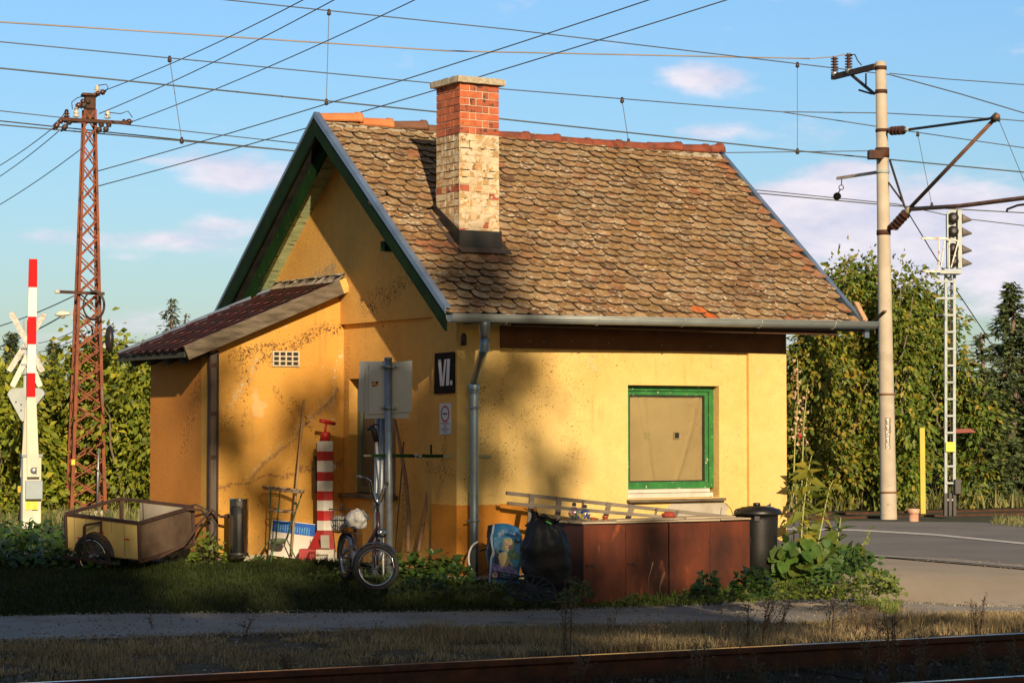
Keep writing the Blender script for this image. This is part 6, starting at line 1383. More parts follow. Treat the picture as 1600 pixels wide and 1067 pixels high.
# ---------------------------------------------------------------- potting soil sack
sk0 = onground(789, 911); sk = thing('soil_sack', sk0, 'blue printed 50 litre potting soil sack standing left of the black rubbish bag', 'sack')
dS_ = (sk0 - CAM) @ Fv; psx = dS_ / FP
def sackp(px, py, off=0.):
    u = (px - 789) / 27.; v = (911 - py) / 92.; bul = .085 * math.sqrt(max(0, 1 - min(abs(u), 1) ** 2.4)) * (max(0, math.sin(PI * min(max(.05 + .9 * v, 0), 1)))) ** .5
    bul += .010 * mnoise.noise(Vector((u * 2.2, v * 4, 1))) + .006 * mnoise.noise(Vector((u * 6, v * 9, 7)))
    return at(px, py, d=dS_ - .06 - bul - off + .06 * v)
def edge(v):  # left / right outline
    l = 762.5 + 1.5 * math.sin(v * 9) + (5 * (v - .8) if v > .8 else 0) + (2 if v < .1 else 0) - 1.2 * math.sin(v * 3); r = 812 + 4.5 * smooth(v * 1.6) - (1.5 * math.sin(v * 8)) - (3 if v > .9 else 0) ; return l, r
def topy(u): return 817.5 + 1.8 * (2 * u - 1) ** 2 + 7.5 * max(0, u - .55) ** 1.2 * 2 + (3.5 * (1 - u * 5) if u < .2 else 0)
mb = MB(); nu, nv = 26, 40; vs = []; vb = []
for j in range(nv + 1):
    v = j / nv; l, r = edge(v)
    for i in range(nu + 1):
        u = i / nu; px = l + (r - l) * u; py = 912 - (912 - topy(u)) * v; vs.append(sackp(px, py)); c = sackp(px, py); vb.append(at(px, py, d=dS_ + .02 + .06 * v + .05 * math.sin(PI * u) * math.sin(PI * v)))
n_ = (nu + 1) * (nv + 1); fs = [(j * (nu + 1) + i, j * (nu + 1) + i + 1, (j + 1) * (nu + 1) + i + 1, (j + 1) * (nu + 1) + i) for j in range(nv) for i in range(nu)]
per = [i for i in range(nu + 1)] + [(j) * (nu + 1) + nu for j in range(1, nv + 1)] + [nv * (nu + 1) + i for i in range(nu - 1, -1, -1)] + [j * (nu + 1) for j in range(nv - 1, 0, -1)]
mb.add(vs + vb, fs + [tuple(n_ + q_ for q_ in f[::-1]) for f in fs] + [(per[k], n_ + per[k], n_ + per[(k + 1) % len(per)], per[(k + 1) % len(per)]) for k in range(len(per))], 0, True)
M_sb = mat('sack_blue_film', (.03, .20, .42), (.02, .14, .34), 6, .35, bump=.004, bscale=22)
mb.build('sack_body', M_sb, sk)
def sz(pts): return [(750 + x / 8.21, 800 + y / 8.21) for x, y in pts]
def decal(name, pts, m_, off):
    """print on the sack: outline subdivided so that it follows the film"""
    pts = sz(pts); tris = [[Vector((p[0], p[1], 0)) for p in pts]]; t = tess(tris); V_ = []; F_ = []
    for tri in t:
        a_, b_, c_ = [np.array(pts[i]) for i in tri]; k_ = 5; idx = {}
        for i in range(k_ + 1):
            for j in range(k_ + 1 - i): idx[i, j] = len(V_); p_ = a_ + (b_ - a_) * i / k_ + (c_ - a_) * j / k_; V_.append(sackp(p_[0], p_[1], off))
        for i in range(k_):
            for j in range(k_ - i):
                F_.append((idx[i, j], idx[i + 1, j], idx[i, j + 1]))
                if j < k_ - i - 1: F_.append((idx[i + 1, j], idx[i + 1, j + 1], idx[i, j + 1]))
    m2 = MB(); m2.add(V_, F_); return m2.build(name, m_, sk)
pm_ = lambda nm, c, c2=None: mat('print_' + nm, c, c2, 30, .4)
decal('dark_gusset', [(100, 170), (160, 160), (140, 290), (165, 420), (190, 520), (150, 560), (130, 900), (115, 900), (95, 600), (85, 300)], pm_('black', (.012, .010, .012)), .0015)
decal('white_torn_edge', [(165, 160), (188, 162), (180, 240), (160, 300), (165, 400), (178, 480), (190, 520), (180, 560), (155, 590), (145, 700), (130, 900), (112, 900), (120, 760), (132, 590), (150, 540), (158, 500), (140, 400), (130, 330), (150, 250)], pm_('white', (.55, .6, .62)), .0035)
decal('picture_sky', [(180, 320), (520, 315), (505, 470), (500, 640), (190, 640)], pm_('sky', (.06, .26, .48), (.12, .36, .55)), .0030)
decal('picture_shade', [(190, 470), (300, 490), (260, 560), (270, 650), (180, 690)], pm_('navy', (.012, .018, .05)), .0042)
decal('picture_flowers', [(150, 640), (240, 680), (320, 700), (400, 690), (470, 740), (490, 800), (400, 790), (250, 760), (140, 755)], pm_('purple', (.13, .08, .34), (.42, .36, .62)), .0048)
decal('picture_hair', [(292, 420), (300, 350), (345, 332), (400, 345), (438, 390), (432, 450), (400, 500), (330, 490), (290, 480)], pm_('blonde', (.62, .50, .16), (.5, .36, .1)), .0052)
decal('picture_face', [(318, 385), (360, 375), (400, 395), (402, 440), (385, 480), (350, 490), (322, 450)], pm_('skin', (.62, .40, .28)), .0062)
decal('picture_eyes', [(330, 418), (392, 424), (392, 432), (330, 427)], pm_('brown', (.12, .06, .04)), .0068)
decal('picture_mouth', [(345, 458), (375, 461), (362, 472)], pm_('lip', (.5, .08, .06)), .0068)
decal('picture_body', [(250, 520), (320, 510), (390, 560), (380, 640), (330, 700), (270, 690), (235, 570)], pm_('lime', (.48, .50, .16), (.6, .42, .25)), .0056)
decal('picture_arm', [(240, 560), (275, 560), (300, 660), (360, 680), (350, 700), (270, 695)], pm_('skin2', (.60, .42, .22)), .0062)
decal('picture_foliage', [(345, 510), (400, 470), (470, 500), (505, 560), (490, 620), (420, 600), (370, 590)], pm_('leafy', (.08, .20, .05), (.32, .42, .28)), .0066)
decal('picture_pot', [(385, 590), (500, 620), (490, 690), (440, 710), (410, 680)], pm_('pot', (.10, .36, .52)), .0072)
decal('picture_hand', [(360, 620), (395, 630), (420, 680), (415, 697), (380, 660)], pm_('skin', (.62, .40, .28)), .0078)
decal('text_band', [(150, 755), (490, 800), (480, 880), (140, 850)], pm_('bandnavy', (.015, .03, .08)), .0056)
decal('badge', [(152, 765), (235, 765), (232, 845), (150, 840)], pm_('red', (.5, .03, .03)), .0066); decal('badge_centre', [(160, 785), (195, 768), (225, 788), (224, 836), (158, 832)], pm_('white', (.55, .6, .62)), .0074); decal('badge_mark', [(172, 800), (194, 782), (215, 800), (215, 806), (172, 805)], pm_('dkgreen', (.02, .12, .05)), .0082)
def letters(txt, x, y, h, w_, sl, m_, off, name):
    """stroke lettering; each glyph from bars in a 4x6 cell"""
    S = {'5': [(0, 0, 3, 1), (0, 0, 1, 3), (0, 2.5, 3, 3.5), (2.2, 2.5, 3.2, 6), (0, 5, 3, 6)], '0': [(0, 0, 3, 1), (0, 5, 3, 6), (0, 0, 1, 6), (2.2, 0, 3.2, 6)], 'l': [(1, 0, 2, 6)], 'A': [(0, 1, 1, 6), (2.2, 1, 3.2, 6), (.6, 0, 2.6, 1), (0, 3, 3, 4)],
         'l': [(1, 0, 2, 6)], 't': [(1, 0, 2, 6), (0, 1.6, 3, 2.5)], 'a': [(0, 2, 3, 3), (2.2, 2, 3.2, 6), (0, 4, 2.2, 4.8), (0, 5.2, 2.4, 6), (0, 4, .8, 6)], 'n': [(0, 2, 1, 6), (0, 2, 3, 3), (2.2, 2, 3.2, 6)], 'o': [(0, 2, 3, 3), (0, 5, 3, 6), (0, 2, 1, 6), (2.2, 2, 3.2, 6)], 's': [(0, 2, 3, 2.8), (0, 2, 1, 4), (0, 3.6, 3, 4.4), (2.2, 4, 3.2, 6), (0, 5.2, 3, 6)],
         'v': [(0, 2, 1, 5), (2.2, 2, 3.2, 5), (1, 5, 2.4, 6)], 'i': [(1, 2, 2, 6), (1, .4, 2, 1.3)], 'r': [(0, 2, 1, 6), (0, 2, 3, 3)], 'g': [(0, 2, 3, 3), (0, 4.6, 3, 5.4), (0, 2, 1, 5), (2.2, 2, 3.2, 7)], 'f': [(1, 0, 2, 6), (1, 0, 3, 1), (0, 2.4, 3, 3.2)], 'd': [(2.2, 0, 3.2, 6), (0, 2, 3, 3), (0, 2, 1, 6), (0, 5, 3, 6)], 'L': [(0, 0, 1, 6), (0, 5, 3, 6)]}
    V_ = []; F_ = []; cx = x
    for ch_ in txt:
        for (a_, b_, c_, d_) in S.get(ch_, []):
            b0_ = len(V_)
            for X_, Y_ in ((a_, b_), (c_, b_), (c_, d_), (a_, d_)):
                xx = cx + X_ / 4 * w_; yy = y + Y_ / 6 * h + sl * (xx - x); p_ = sz([(xx, yy)])[0]; V_.append(sackp(p_[0], p_[1], off))
            F_.append((b0_, b0_ + 1, b0_ + 2, b0_ + 3))
        cx += w_
    m2 = MB(); m2.add(V_, F_); o_ = m2.build(name, m_, sk); o_['kind'] = 'stuff'
letters('50 l', 228, 262, 32, 20, .05, pm_('white', (.55, .6, .62)), .0045, 'printed_volume')
letters('Altalanos virag', 262, 778, 24, 15.5, .13, pm_('paleblue', (.30, .48, .6)), .0072, 'printed_name')
letters('foldnolasroaiatn', 250, 812, 12, 14, .13, pm_('paleblue', (.30, .48, .6)), .0072, 'printed_line')
letters('altalanos foldviragnal', 175, 872, 16, 13, .08, pm_('paleblue', (.30, .48, .6)), .0045, 'printed_line')
decal('logo_scribble', [(440, 350), (460, 330), (470, 365), (500, 375), (520, 345), (524, 380), (495, 400), (455, 392)], pm_('ink', (.01, .02, .05)), .0045)

# ---------------------------------------------------------------- rubbish bag, spoked cover
def bagshape(p_, co):
    h_ = (co.z + 1) / 2
    return p_
import bmesh
bgc = onground(854, 921); pb_ = ((bgc - CAM) @ Fv) / FP; bm = bmesh.new(); bmesh.ops.create_icosphere(bm, subdivisions=5, radius=1.)
for v in bm.verts:
    co = v.co.copy(); z = co.z; ang = math.atan2(co.y, co.x); h_ = (z + 1) / 2
    rad = math.sqrt(max(1 - z * z, 0)); prof = .84 + .24 * (1 - h_) ** .7
    pleat = .06 * math.sin(ang * 9 + 3 * h_) * smooth((h_ - .55) * 2.5) + .10 * mnoise.noise(Vector((co.x * 1.6, co.y * 1.6, z * 2.4 + 2))) + .05 * abs(mnoise.noise(Vector((co.x * 5 + z, co.y * 5, z * 3.2)))) - .05 * abs(mnoise.noise(Vector((co.x * 2.5 - z * 2, co.y * 2.5, z * 6))))
    f_ = min(1, rad ** .55) * (prof + pleat); wx = 40 * pb_; lean_ = (.0 + .10 * (1 - h_)) 
    x_ = math.cos(ang) * f_ * wx + (5 if h_ < .3 else 0) * pb_ * (1 - h_ / .3 if h_ < .3 else 0) * 2; y_ = math.sin(ang) * f_ * wx * .75
    zz = 108 * pb_ * h_ - (6 * pb_ * math.cos(ang) * h_); v.co = Vector(bgc + Rv * x_ + Fv * y_ + V3(0, 0, zz))
mb = MB(); mb.add([tuple(v.co) for v in bm.verts], [tuple(q_.index for q_ in f.verts) for f in bm.faces], 0, True); bm.free()
M_bag = mat('black_bag_film', (.010, .011, .013), (.014, .014, .015), 5, .5, bump=.004, bscale=14, spec=.3)
rb_ = thing('rubbish_bag', bgc, 'bulging tied black plastic rubbish bag between the soil sack and rusty lockers', 'bag')
mb.build('bag_body', M_bag, rb_)
tk = at(846, 815, d=(bgc - CAM) @ Fv); mb = MB(); n_ = 14; vs = []
for j, (r_, h_) in enumerate(((.13, -.05), (.10, .0), (.085, .03), (.11, .05), (.13, .065))):
    for k in range(n_ * 2):
        t = PI * k / n_; rr_ = r_ * (1 + .28 * math.sin(t * 5 + j) + .2 * mnoise.noise(Vector((math.cos(t) * 3, math.sin(t) * 3, j)))); vs.append(tk + Rv * (rr_ * 1.1 * math.cos(t) + .02) + Fv * rr_ * .8 * math.sin(t) + V3(0, 0, h_ + .015 * math.sin(t * 7 + j) - .05 * math.cos(t) * (j > 1)))
mb.add(vs, [(j * 2 * n_ + k, j * 2 * n_ + (k + 1) % (2 * n_), (j + 1) * 2 * n_ + (k + 1) % (2 * n_), (j + 1) * 2 * n_ + k) for j in range(4) for k in range(2 * n_)], 0, True); mb.build('gathered_neck', M_bag, rb_)
MB().tube([tk + Rv * .04 + V3(0, 0, .01) - Fv * .13, tk + Rv * .09 + V3(0, 0, -.015) - Fv * .13], .006, 5).build('green_tie', mat('neon_green_tie', (.1, .6, .1), None), rb_)
wc_ = onground(829, 938); wd = thing('spoked_cover', wc_, 'dark grey plastic wheel cover with radial slots lying in the weeds below the bags', 'wheel cover')
nrm_ = unit(-Fv * .42 + V3(0, 0, .85) + Rv * .10); ua = unit(np.cross(nrm_, Fv)); ub = np.cross(nrm_, ua); cc2 = wc_ + V3(0, 0, .105)
M_cov = mat('dark_grey_plastic', (.018, .019, .021), (.026, .027, .03), 9, .8, spec=.15)
MB().lathe([(.02, .012), (.055, .010), (.06, .0)], cc2, nrm_, seg=20).build('hub_cap', M_cov, wd)
for k in range(15):
    t = 2 * PI * k / 15; dr = ua * math.cos(t) + ub * math.sin(t); MB().beam(cc2 + dr * .055, cc2 + dr * .205, .020, .008, nrm_).build('spoke', M_cov, wd)
MB().tube([cc2 + (ua * math.cos(t) + ub * math.sin(t)) * .21 for t in np.linspace(0, 2 * PI, 33)], .011, 6, caps=False).build('rim', M_cov, wd)

# ---------------------------------------------------------------- rusty lockers with boards, ladder and clutter on top
CY = -1.35; M_lock = mat('rusty_brown_locker', (.16, .038, .015), (.045, .016, .011), 2.6, .42, .15, bump=.004, bscale=7, spots=((.40, .10, .03), 5, .62, .14), spots2=((.03, .02, .02), 2.2, .60, .16), stretch=(1, 1, .45))
M_lockd = mat('dark_locker_side', (.07, .022, .016), (.04, .018, .014), 4, .5)
Xc = [at(px, 870, y=CY)[0] for px in (912, 978, 1045, 1110, 1172)]; zt = at(912, 819, y=CY)[2]; zb_ = at(912, 941, y=CY)[2] - .05
for k, lab in ((0, 'left rusty brown metal locker with two perforated doors, next to the black rubbish bag'), (1, 'right rusty brown metal locker with two perforated doors, beside the black dustbin')):
    x0, x1, x2 = Xc[2 * k] + (.008 if k else 0), Xc[2 * k + 1], Xc[2 * k + 2] - (.0 if k else .004)
    lk = thing('metal_locker', ((x0 + x2) / 2, CY + .24, zb_), lab, 'locker', 'rusty lockers lying in a row below the window')
    MB().box(x0, x2, CY + .012, CY + .50, zb_, zt).build('cabinet_body', M_lockd, lk, bev=.003)
    MB().box(x0 - .001, x0 + .016, CY - .001, CY + .0115, zb_, zt).build('door_jamb', M_lock, lk)
    for a_, b_, hs_ in ((x0 + .017, x1 - .003, .55), (x1 + .003, x2 - .003, .04)):
        dr_ = MB().box(a_, b_, CY, CY + .011, zb_ + .01, zt - .012).build('door', M_lock, lk, bev=.0015)
        xm = a_ + (b_ - a_) * .5; hz = at(930 if k == 0 else 1080, 848 - (0 if k == 0 else 6), y=CY)[2]
        mb = MB()
        for i in range(6):
            for r_ in (0, 1):
                if r_ and i == 5: continue
                xx = xm - .07 + i * .028 + r_ * .014; mb.lathe([(.0048, 0), (.0048, .0012)], (xx, CY - .0002, hz - r_ * .021), (0, -1, 0), seg=6)
        mb.build('vent_holes', M_black, dr_)['kind'] = 'stuff'
        if k == 0:
            hx = a_ + .05 + (.0 if hs_ > .5 else .0); MB().beam((a_ + .01, CY - .008, zt - .385), (a_ + .085, CY - .008, zt - .385), .012, .014).lathe([(.012, -.008), (.014, .008)], (a_ + .085, CY - .012, zt - .385), (0, -1, 0), seg=8).build('handle', M_dark, dr_)
        else: MB().beam((b_ - .004, CY - .004, zt - .17), (b_ - .004, CY - .004, zt - .23), .008, .01).build('hinge', M_dark, dr_)
M_plk = mat('sun_bleached_board', (.44, .36, .25), (.32, .25, .17), 4, .85, stretch=(.6, 3, 3), bump=.002)
bx0 = at(872, 812, y=CY + .4)[0]
for i, (xa, xb_, ya, yb2_, dz, lab) in enumerate(((bx0, Xc[3] + .1, CY - .02, CY + .22, .0, 'front bleached board spanning the tops of both lockers'), (bx0 - .02, Xc[2] + .35, CY + .23, CY + .47, .004, 'rear left bleached board behind the bottles on the lockers'), (Xc[2] + .36, Xc[4] - .02, CY + .20, CY + .46, .012, 'rear right bleached board reaching the dustbin'),
                                                (Xc[3] + .11, Xc[4] - .01, CY - .03, CY + .19, .002, 'short front board over the right locker door'), (Xc[0] + .35, Xc[2] + .1, CY - .035, CY + .12, .019, 'small upper board piece lying over the left locker'))):
    mb = MB(); sl_ = rng.uniform(-.01, .012)
    mb.obox(((xa + xb_) / 2, (ya + yb2_) / 2, zt + .010 + dz), unit((1, sl_, rng.uniform(-.004, .004))), unit((-sl_, 1, 0)), (0, 0, 1), (xb_ - xa) / 2, (yb2_ - ya) / 2, .008); mb.build('board', M_plk, bev=.002, label=lab, cat='board', group='boards laid over the lockers')
ld = thing('ladder', at(960, 808, y=-.5), 'grey weathered wooden ladder lying slanted over the lockers under the window', 'ladder')
M_lad = mat('silvery_ladder_wood', (.24, .20, .155), (.13, .11, .085), 6, .8, bump=.002, stretch=(.4, 2, 2), spots=((.14, .07, .04), 14, .66, .05))
U0_, U1_ = at(791, 770, y=-.42), at(1152, 809, y=-.62); L0_, L1_ = at(793, 786, y=-.66), at(1050, 808.5, y=-.86)
MB().beam(U0_, U1_, .03, .036).build('rail', M_lad, ld, bev=.003); MB().beam(L0_, L1_, .03, .032).build('rail', M_lad, ld, bev=.003)
for px, w_, lo_ in ((827, .055, 838), (868, .055, 850), (907, .04, 0), (945, .052, 812), (981, .055, 811), (1022, .045, 0), (1055, .04, 0)):
    t = (px - 791) / (1152 - 791); a_ = U0_ + (U1_ - U0_) * t; t2 = (px - 793) / (1050 - 793); b_ = L0_ + (L1_ - L0_) * min(t2, 1.03)
    if lo_: MB().beam(a_ + V3(0, -.025, .01), at(px - .3, lo_, y=-.72), .016, w_, (1, 0, 0)).build('upright_board', M_lad, ld, bev=.002)
    else: MB().beam(a_, b_, .02, w_ * .8, (0, -.4, 1)).build('rung', M_lad, ld, bev=.002)
# bottles full of coloured caps
def bottle(px, py, h_px, cols, lab, r_=.05):
    b_ = at(px, py, y=CY + .14); b_[2] = zt + .032; s__ = h_px * ((b_ - CAM) @ Fv) / FP
    t_ = thing('plastic_bottle', b_, lab, 'bottle', 'plastic bottles on the lockers')
    pf = [(r_ * .8, 0), (r_, .04 * s__), (r_, .5 * s__), (r_ * .92, .62 * s__), (r_ * .35, .82 * s__), (r_ * .3, .9 * s__)]
    mm_ = MATS.get('clear_plastic')
    if not mm_:
        mm_ = bpy.data.materials.new('clear_plastic'); mm_.use_nodes = True; n = NT(mm_.node_tree); n.n.clear(); gl = n.node('ShaderNodeBsdfGlossy', ins={0: (.8, .85, .9, 1), 1: .12}); tr = n.node('ShaderNodeBsdfTransparent', ins={0: (.80, .84, .86, 1)}); mx = n.node('ShaderNodeMixShader', ins={0: .22, 1: tr.outputs[0], 2: gl.outputs[0]}); n.node('ShaderNodeOutputMaterial', ins={0: mx.outputs[0]}); MATS['clear_plastic'] = mm_
    MB().lathe(pf, b_, seg=18).build('bottle_body', mm_, t_); MB().lathe([(r_ * .36, 0), (r_ * .36, .025), (r_ * .2, .03)], b_ + V3(0, 0, .88 * s__), seg=12).build('bottle_cap', M_black, t_)
    for i, c in enumerate(cols):
        mb = MB()
        for k in range(7):
            t = rng.uniform(0, 2 * PI); q_ = r_ * math.sqrt(rng.uniform(.3, .8)) ; p_ = b_ + V3(q_ * math.cos(t), q_ * math.sin(t), .02 + rng.uniform(0, .5) * s__); mb.lathe([(.012, -.005), (.013, .005)], p_, unit(rng.normal(size=3)), seg=7)
        mb.build('bottle_tops', mat('tops_%s' % 'abcdefgh'[int(c[3])], c[:3], None, rough=.4), t_)['kind'] = 'stuff'
bottle(897, 808, 26, [(.6, .05, .12, 0), (.6, .2, .3, 1), (.05, .07, .2, 2), (.05, .3, .15, 3)], 'clear plastic bottle filled with pink and red tops, left of the blue one', .052)
bottle(914, 809, 22, [(.75, .55, .02, 4), (.02, .05, .35, 5), (.02, .05, .35, 5), (.6, .6, .6, 6)], 'plastic bottle filled with blue and yellow tops under a black lid', .05)
for px, w_, h_, lab, m_ in ((925.5, .022, .03, 'small orange pot standing right next to the bottles', 'orange_pot'), (932, .018, .022, 'tiny orange pot between the bottles and the ladder board', 'orange_pot'), (945.5, .026, .04, 'orange flower pot in front of the ladder upright', 'orange_pot')):
    b_ = at(px, 809, y=CY + .06); b_[2] = zt + .032; MB().lathe([(w_ * .75, 0), (w_, h_ * .8), (w_ * 1.15, h_ * .8), (w_ * 1.15, h_), (w_ * .9, h_)], b_, seg=14).build('flower_pot', mat('orange_pot', (.55, .14, .05), (.42, .1, .04), 30, .8), label=lab, cat='pot', group='little pots on the lockers')
b_ = at(1045, 808, y=CY + .10); b_[2] = zt + .06; blob(b_, .068, .04, .038, .25, 2.6, 5, k=2).build('red_net_bag', mat('red_netting', (.36, .05, .02), (.24, .035, .02), 40, .7, bump=.004, bscale=120), label='small red lump like a full net bag lying on the right end of the boards', cat='bag')

# ---------------------------------------------------------------- dustbin
dc = at(1184.5, 925, y=-1.0); pd = ((dc - CAM) @ Fv) / FP; dz = dc[2]
dbn = thing('dustbin', dc, 'black ribbed dustbin with closed lid standing between the lockers and leafy plants', 'dustbin')
M_bin = mat('black_bin_plastic', (.006, .006, .006), (.011, .010, .009), 8, .42, bump=.0015, bscale=60, spots=((.05, .045, .038), 9, .62, .1))
H_b = 126 * pd
MB().lathe([(24 * pd, 0), (26 * pd, .01), (30 * pd, H_b * .55), (31.5 * pd, H_b * .9), (31.5 * pd, H_b * .97), (33 * pd, H_b * .975), (33 * pd, H_b)], dc, seg=48).build('bin_body', M_bin, dbn)
lid = MB().lathe([(37 * pd, -.035), (37.5 * pd, -.02), (37 * pd, .0), (34 * pd, .022), (26 * pd, .034), (25.5 * pd, .040), (18 * pd, .044), (17 * pd, .05), (0.01, .055)], dc + V3(0, 0, H_b), seg=48).build('lid', M_bin, dbn)
MB().lathe([(5.5 * pd, 0), (6 * pd, .028), (4.5 * pd, .034)], dc + V3(0, 0, H_b + .05) - Rv * .01, seg=16).build('lid_knob', M_bin, lid)
MB().prism([(0, 0), (.085, .01), (.08, .05), (.055, .03)], dc + V3(0, 0, H_b + .035) + Rv * .04 - Fv * .08, Rv, (0, 0, 1), Fv, .012).build('lid_catch', M_bin, lid)
MB().prism([(0, 0), (.06, -.03), (.06, -.045), (0, -.09)], dc + V3(0, 0, H_b * .66) + Rv * 30 * pd, Rv, (0, 0, 1), Fv, .05).build('side_handle', M_bin, dbn)
MB().prism([(0, 0), (-.06, -.01), (-.06, -.02), (0, -.05)], dc + V3(0, 0, H_b * .96) - Rv * 31 * pd, Rv, (0, 0, 1), Fv, .05).build('side_handle', M_bin, dbn)
MB().obox(dc + V3(0, 0, H_b * .93) + Rv * -.03 - Fv * 32 * pd, Rv, Fv, (0, 0, 1), .028, .008, .035).build('front_catch', M_bin, dbn, bev=.003)
MB().tube([at(1146, 806, y=-.45), at(1142, 795, y=-.3), at(1134, 786, y=-.1)], .004, 5).build('thin_cable', M_dark, label='thin dark cable hanging on the wall left of the dustbin lid', cat='cable')
# ---------------------------------------------------------------- trees and shrubs behind the house
def leafmat(name, cols, rough=.55, trans=.2): return mat(name, (1, 1, 1), None, 1.3, rough, rndcol=cols, trans=trans, spec=.35)
M_bark = mat('bark', (.12, .085, .06), (.20, .15, .11), 7, .9, bump=.01, bscale=30)
ML_yel = leafmat('yellow_green_leaf', [(.17, .22, .016), (.26, .28, .02), (.10, .15, .014), (.36, .32, .025), (.07, .11, .012), (.21, .24, .018)])
ML_mix = leafmat('autumn_green_leaf', [(.07, .13, .014), (.12, .18, .018), (.05, .095, .012), (.21, .22, .02), (.09, .15, .016), (.36, .25, .03), (.06, .11, .013)])
ML_deep = leafmat('deep_green_leaf', [(.04, .07, .012), (.065, .10, .016), (.028, .055, .010), (.09, .115, .02)])
ML_spr = leafmat('spruce_needles', [(.075, .115, .045), (.11, .15, .055), (.055, .09, .03), (.15, .17, .06)], .7, .15)
ML_brown = leafmat('brown_tips', [(.22, .11, .04), (.17, .08, .035), (.12, .10, .03)], .8, .2)
def sphere_dirs(n): v = rng.normal(size=(n, 3)); return v / np.linalg.norm(v, axis=1, keepdims=True)
def crown(name, root, blobs, nclump, per, leaf, m_, spread=.32, droop=.5, tmpl=LEAF2, shell=.55, asp=.55):
    """leaf clumps spread over a set of ellipsoids [(centre, rx, ry, rz)]; each clump is a twig with leaves hanging round it"""
    vol = np.array([b[1] * b[3] + b[2] * b[3] for b in blobs]); pr_ = vol / vol.sum(); P = []; A = []; RR = []
    for bi in range(len(blobs)):
        k = max(3, int(1.4 * nclump * pr_[bi])); c, rx, ry, rz = blobs[bi]; d_ = sphere_dirs(k); rr = rng.uniform(shell, 1.0, (k, 1)) * (1 + .16 * rng.normal(size=(k, 1)))
        cc = np.array(c) + (Rv * 1)[None] * (d_[:, :1] * rx * rr) + Fv[None] * (d_[:, 1:2] * ry * rr) + V3(0, 0, 1)[None] * (d_[:, 2:3] * rz * rr)
        out = Rv[None] * d_[:, :1] + Fv[None] * d_[:, 1:2] + V3(0, 0, 1)[None] * d_[:, 2:3]
        keep = np.array([mnoise.noise(Vector(q * .9 / max(leaf * 7, .3))) > (-.16 if m_ is ML_mix else .0) for q in cc]); cc = cc[keep]; out = out[keep]; k = len(cc)
        tw = out * .7 + rng.normal(size=(k, 3)) * .5 + V3(0, 0, -.1)[None]; tw /= np.linalg.norm(tw, axis=1, keepdims=True)
        t = rng.uniform(-.5, .8, (k, per, 1)); off = rng.normal(size=(k, per, 3)) * spread * .45
        p = cc[:, None, :] + tw[:, None, :] * t * spread * 1.4 + off
        a = tw[:, None, :] * .4 + off / spread * .9 + V3(0, 0, -droop)[None, None]
        P.append(p.reshape(-1, 3)); A.append(a.reshape(-1, 3)); RR.append(np.repeat(rng.random(k), per))
    P = np.concatenate(P); A = np.concatenate(A); n = len(P); RR = np.concatenate(RR) * .6 + rng.random(n) * .4; Nn = rng.normal(size=(n, 3)) * .6 + V3(0, 0, .5)[None] - Fv[None] * .6
    A, S, Nn = frames(A, Nn); L_ = leaf * rng.uniform(.42, 1.45, n)
    return scatter_mesh(name, P, A, S, Nn, L_, L_ * asp, tmpl[0], tmpl[1], m_, root, rnd=RR)
def limbs(root, base, tips, r0, m_=None, name='trunk'):
    mb = MB(); base = np.array(base, float)
    for i, tp in enumerate(tips):
        tp = np.array(tp, float); n_ = 7; pts = []; st = base if i == 0 else base + (np.array(tips[0]) - base) * rng.uniform(.15, .6)
        for k in range(n_ + 1):
            t = k / n_; p_ = st + (tp - st) * t + V3(*(rng.normal(size=3) * .05 * np.linalg.norm(tp - st) * math.sin(PI * t) * .6)); pts.append(p_)
        r_ = r0 if i == 0 else r0 * .45; mb.tube(pts, [r_ * (1 - .8 * k / n_) for k in range(n_ + 1)], 7)
    return mb.build(name, m_ or M_bark, root)
def tree(name, px0, px1, ytop, d, label, m_, leaf, ncl, per, cat='tree', group=None, nb=9, thick=1.6, spread=None, low=0., seed=0, ybot=None, tmpl=LEAF2, asp=.55, extra=()):
    c = at((px0 + px1) / 2, 700, d=d); c[2] = 0; pxm = d / FP; W_ = (px1 - px0) * pxm; zt_ = at(0, ytop, d=d)[2] * .93; root = thing(name, c, label, cat, group); r = random.Random(seed)
    blobs = []; z0 = low
    H_ = zt_ - z0
    for i in range(nb * 2):
        t = (i + .5) / (nb * 2); env = math.sqrt(max(1 - ((t - .42) / .62) ** 2, .05)) if t > .42 else 1.
        rx = W_ * r.uniform(.09, .20); rz = rx * r.uniform(.7, 1.15); x_ = r.uniform(-1, 1) * max(W_ * .5 * env - rx * .6, .05); zc = z0 + H_ * (.04 + .92 * t) - rz * .4 * (t > .8)
        blobs.append((c + Rv * x_ + Fv * r.uniform(-.5, .5) * thick + V3(0, 0, zc), rx, thick * r.uniform(.3, .5), rz))
    blobs.append((c + V3(0, 0, z0 + H_ * .38) + Fv * thick * .35, W_ * .42, thick * .4, H_ * .36))
    for e_ in extra: blobs.append((at(e_[0], e_[1], d=d + (e_[4] if len(e_) > 4 else 0)), e_[2] * pxm, thick * .45, e_[3] * pxm))
    crown('crown', root, blobs, ncl, per, leaf, m_, spread or leaf * 2.6, tmpl=tmpl, asp=asp)
    tips = [c + V3(0, 0, zt_ * .9)] + [b[0] for b in blobs[:7]]; limbs(root, c + V3(0, 0, -.1), tips, max(.05, zt_ * .025))
    for b in blobs[4:-1:3]: limbs(root, c + V3(0, 0, z0 + .2), [np.array(b[0]) - Fv * thick * .35 + Rv * r.uniform(-.3, .3) + V3(0, 0, b[3])], .035, mat('pale_twig', (.24, .19, .14), (.16, .12, .09), 7, .9), 'branch')
    return root
GL = 'broadleaf shrubs and trees left of the house'
tree('shrub_tree', -70, 75, 565, 36.5, 'big leaved yellow green tree behind the barrier cabinet at the left edge', ML_yel, .125, 2100, 9, group=GL, seed=1, low=-.25, nb=12)
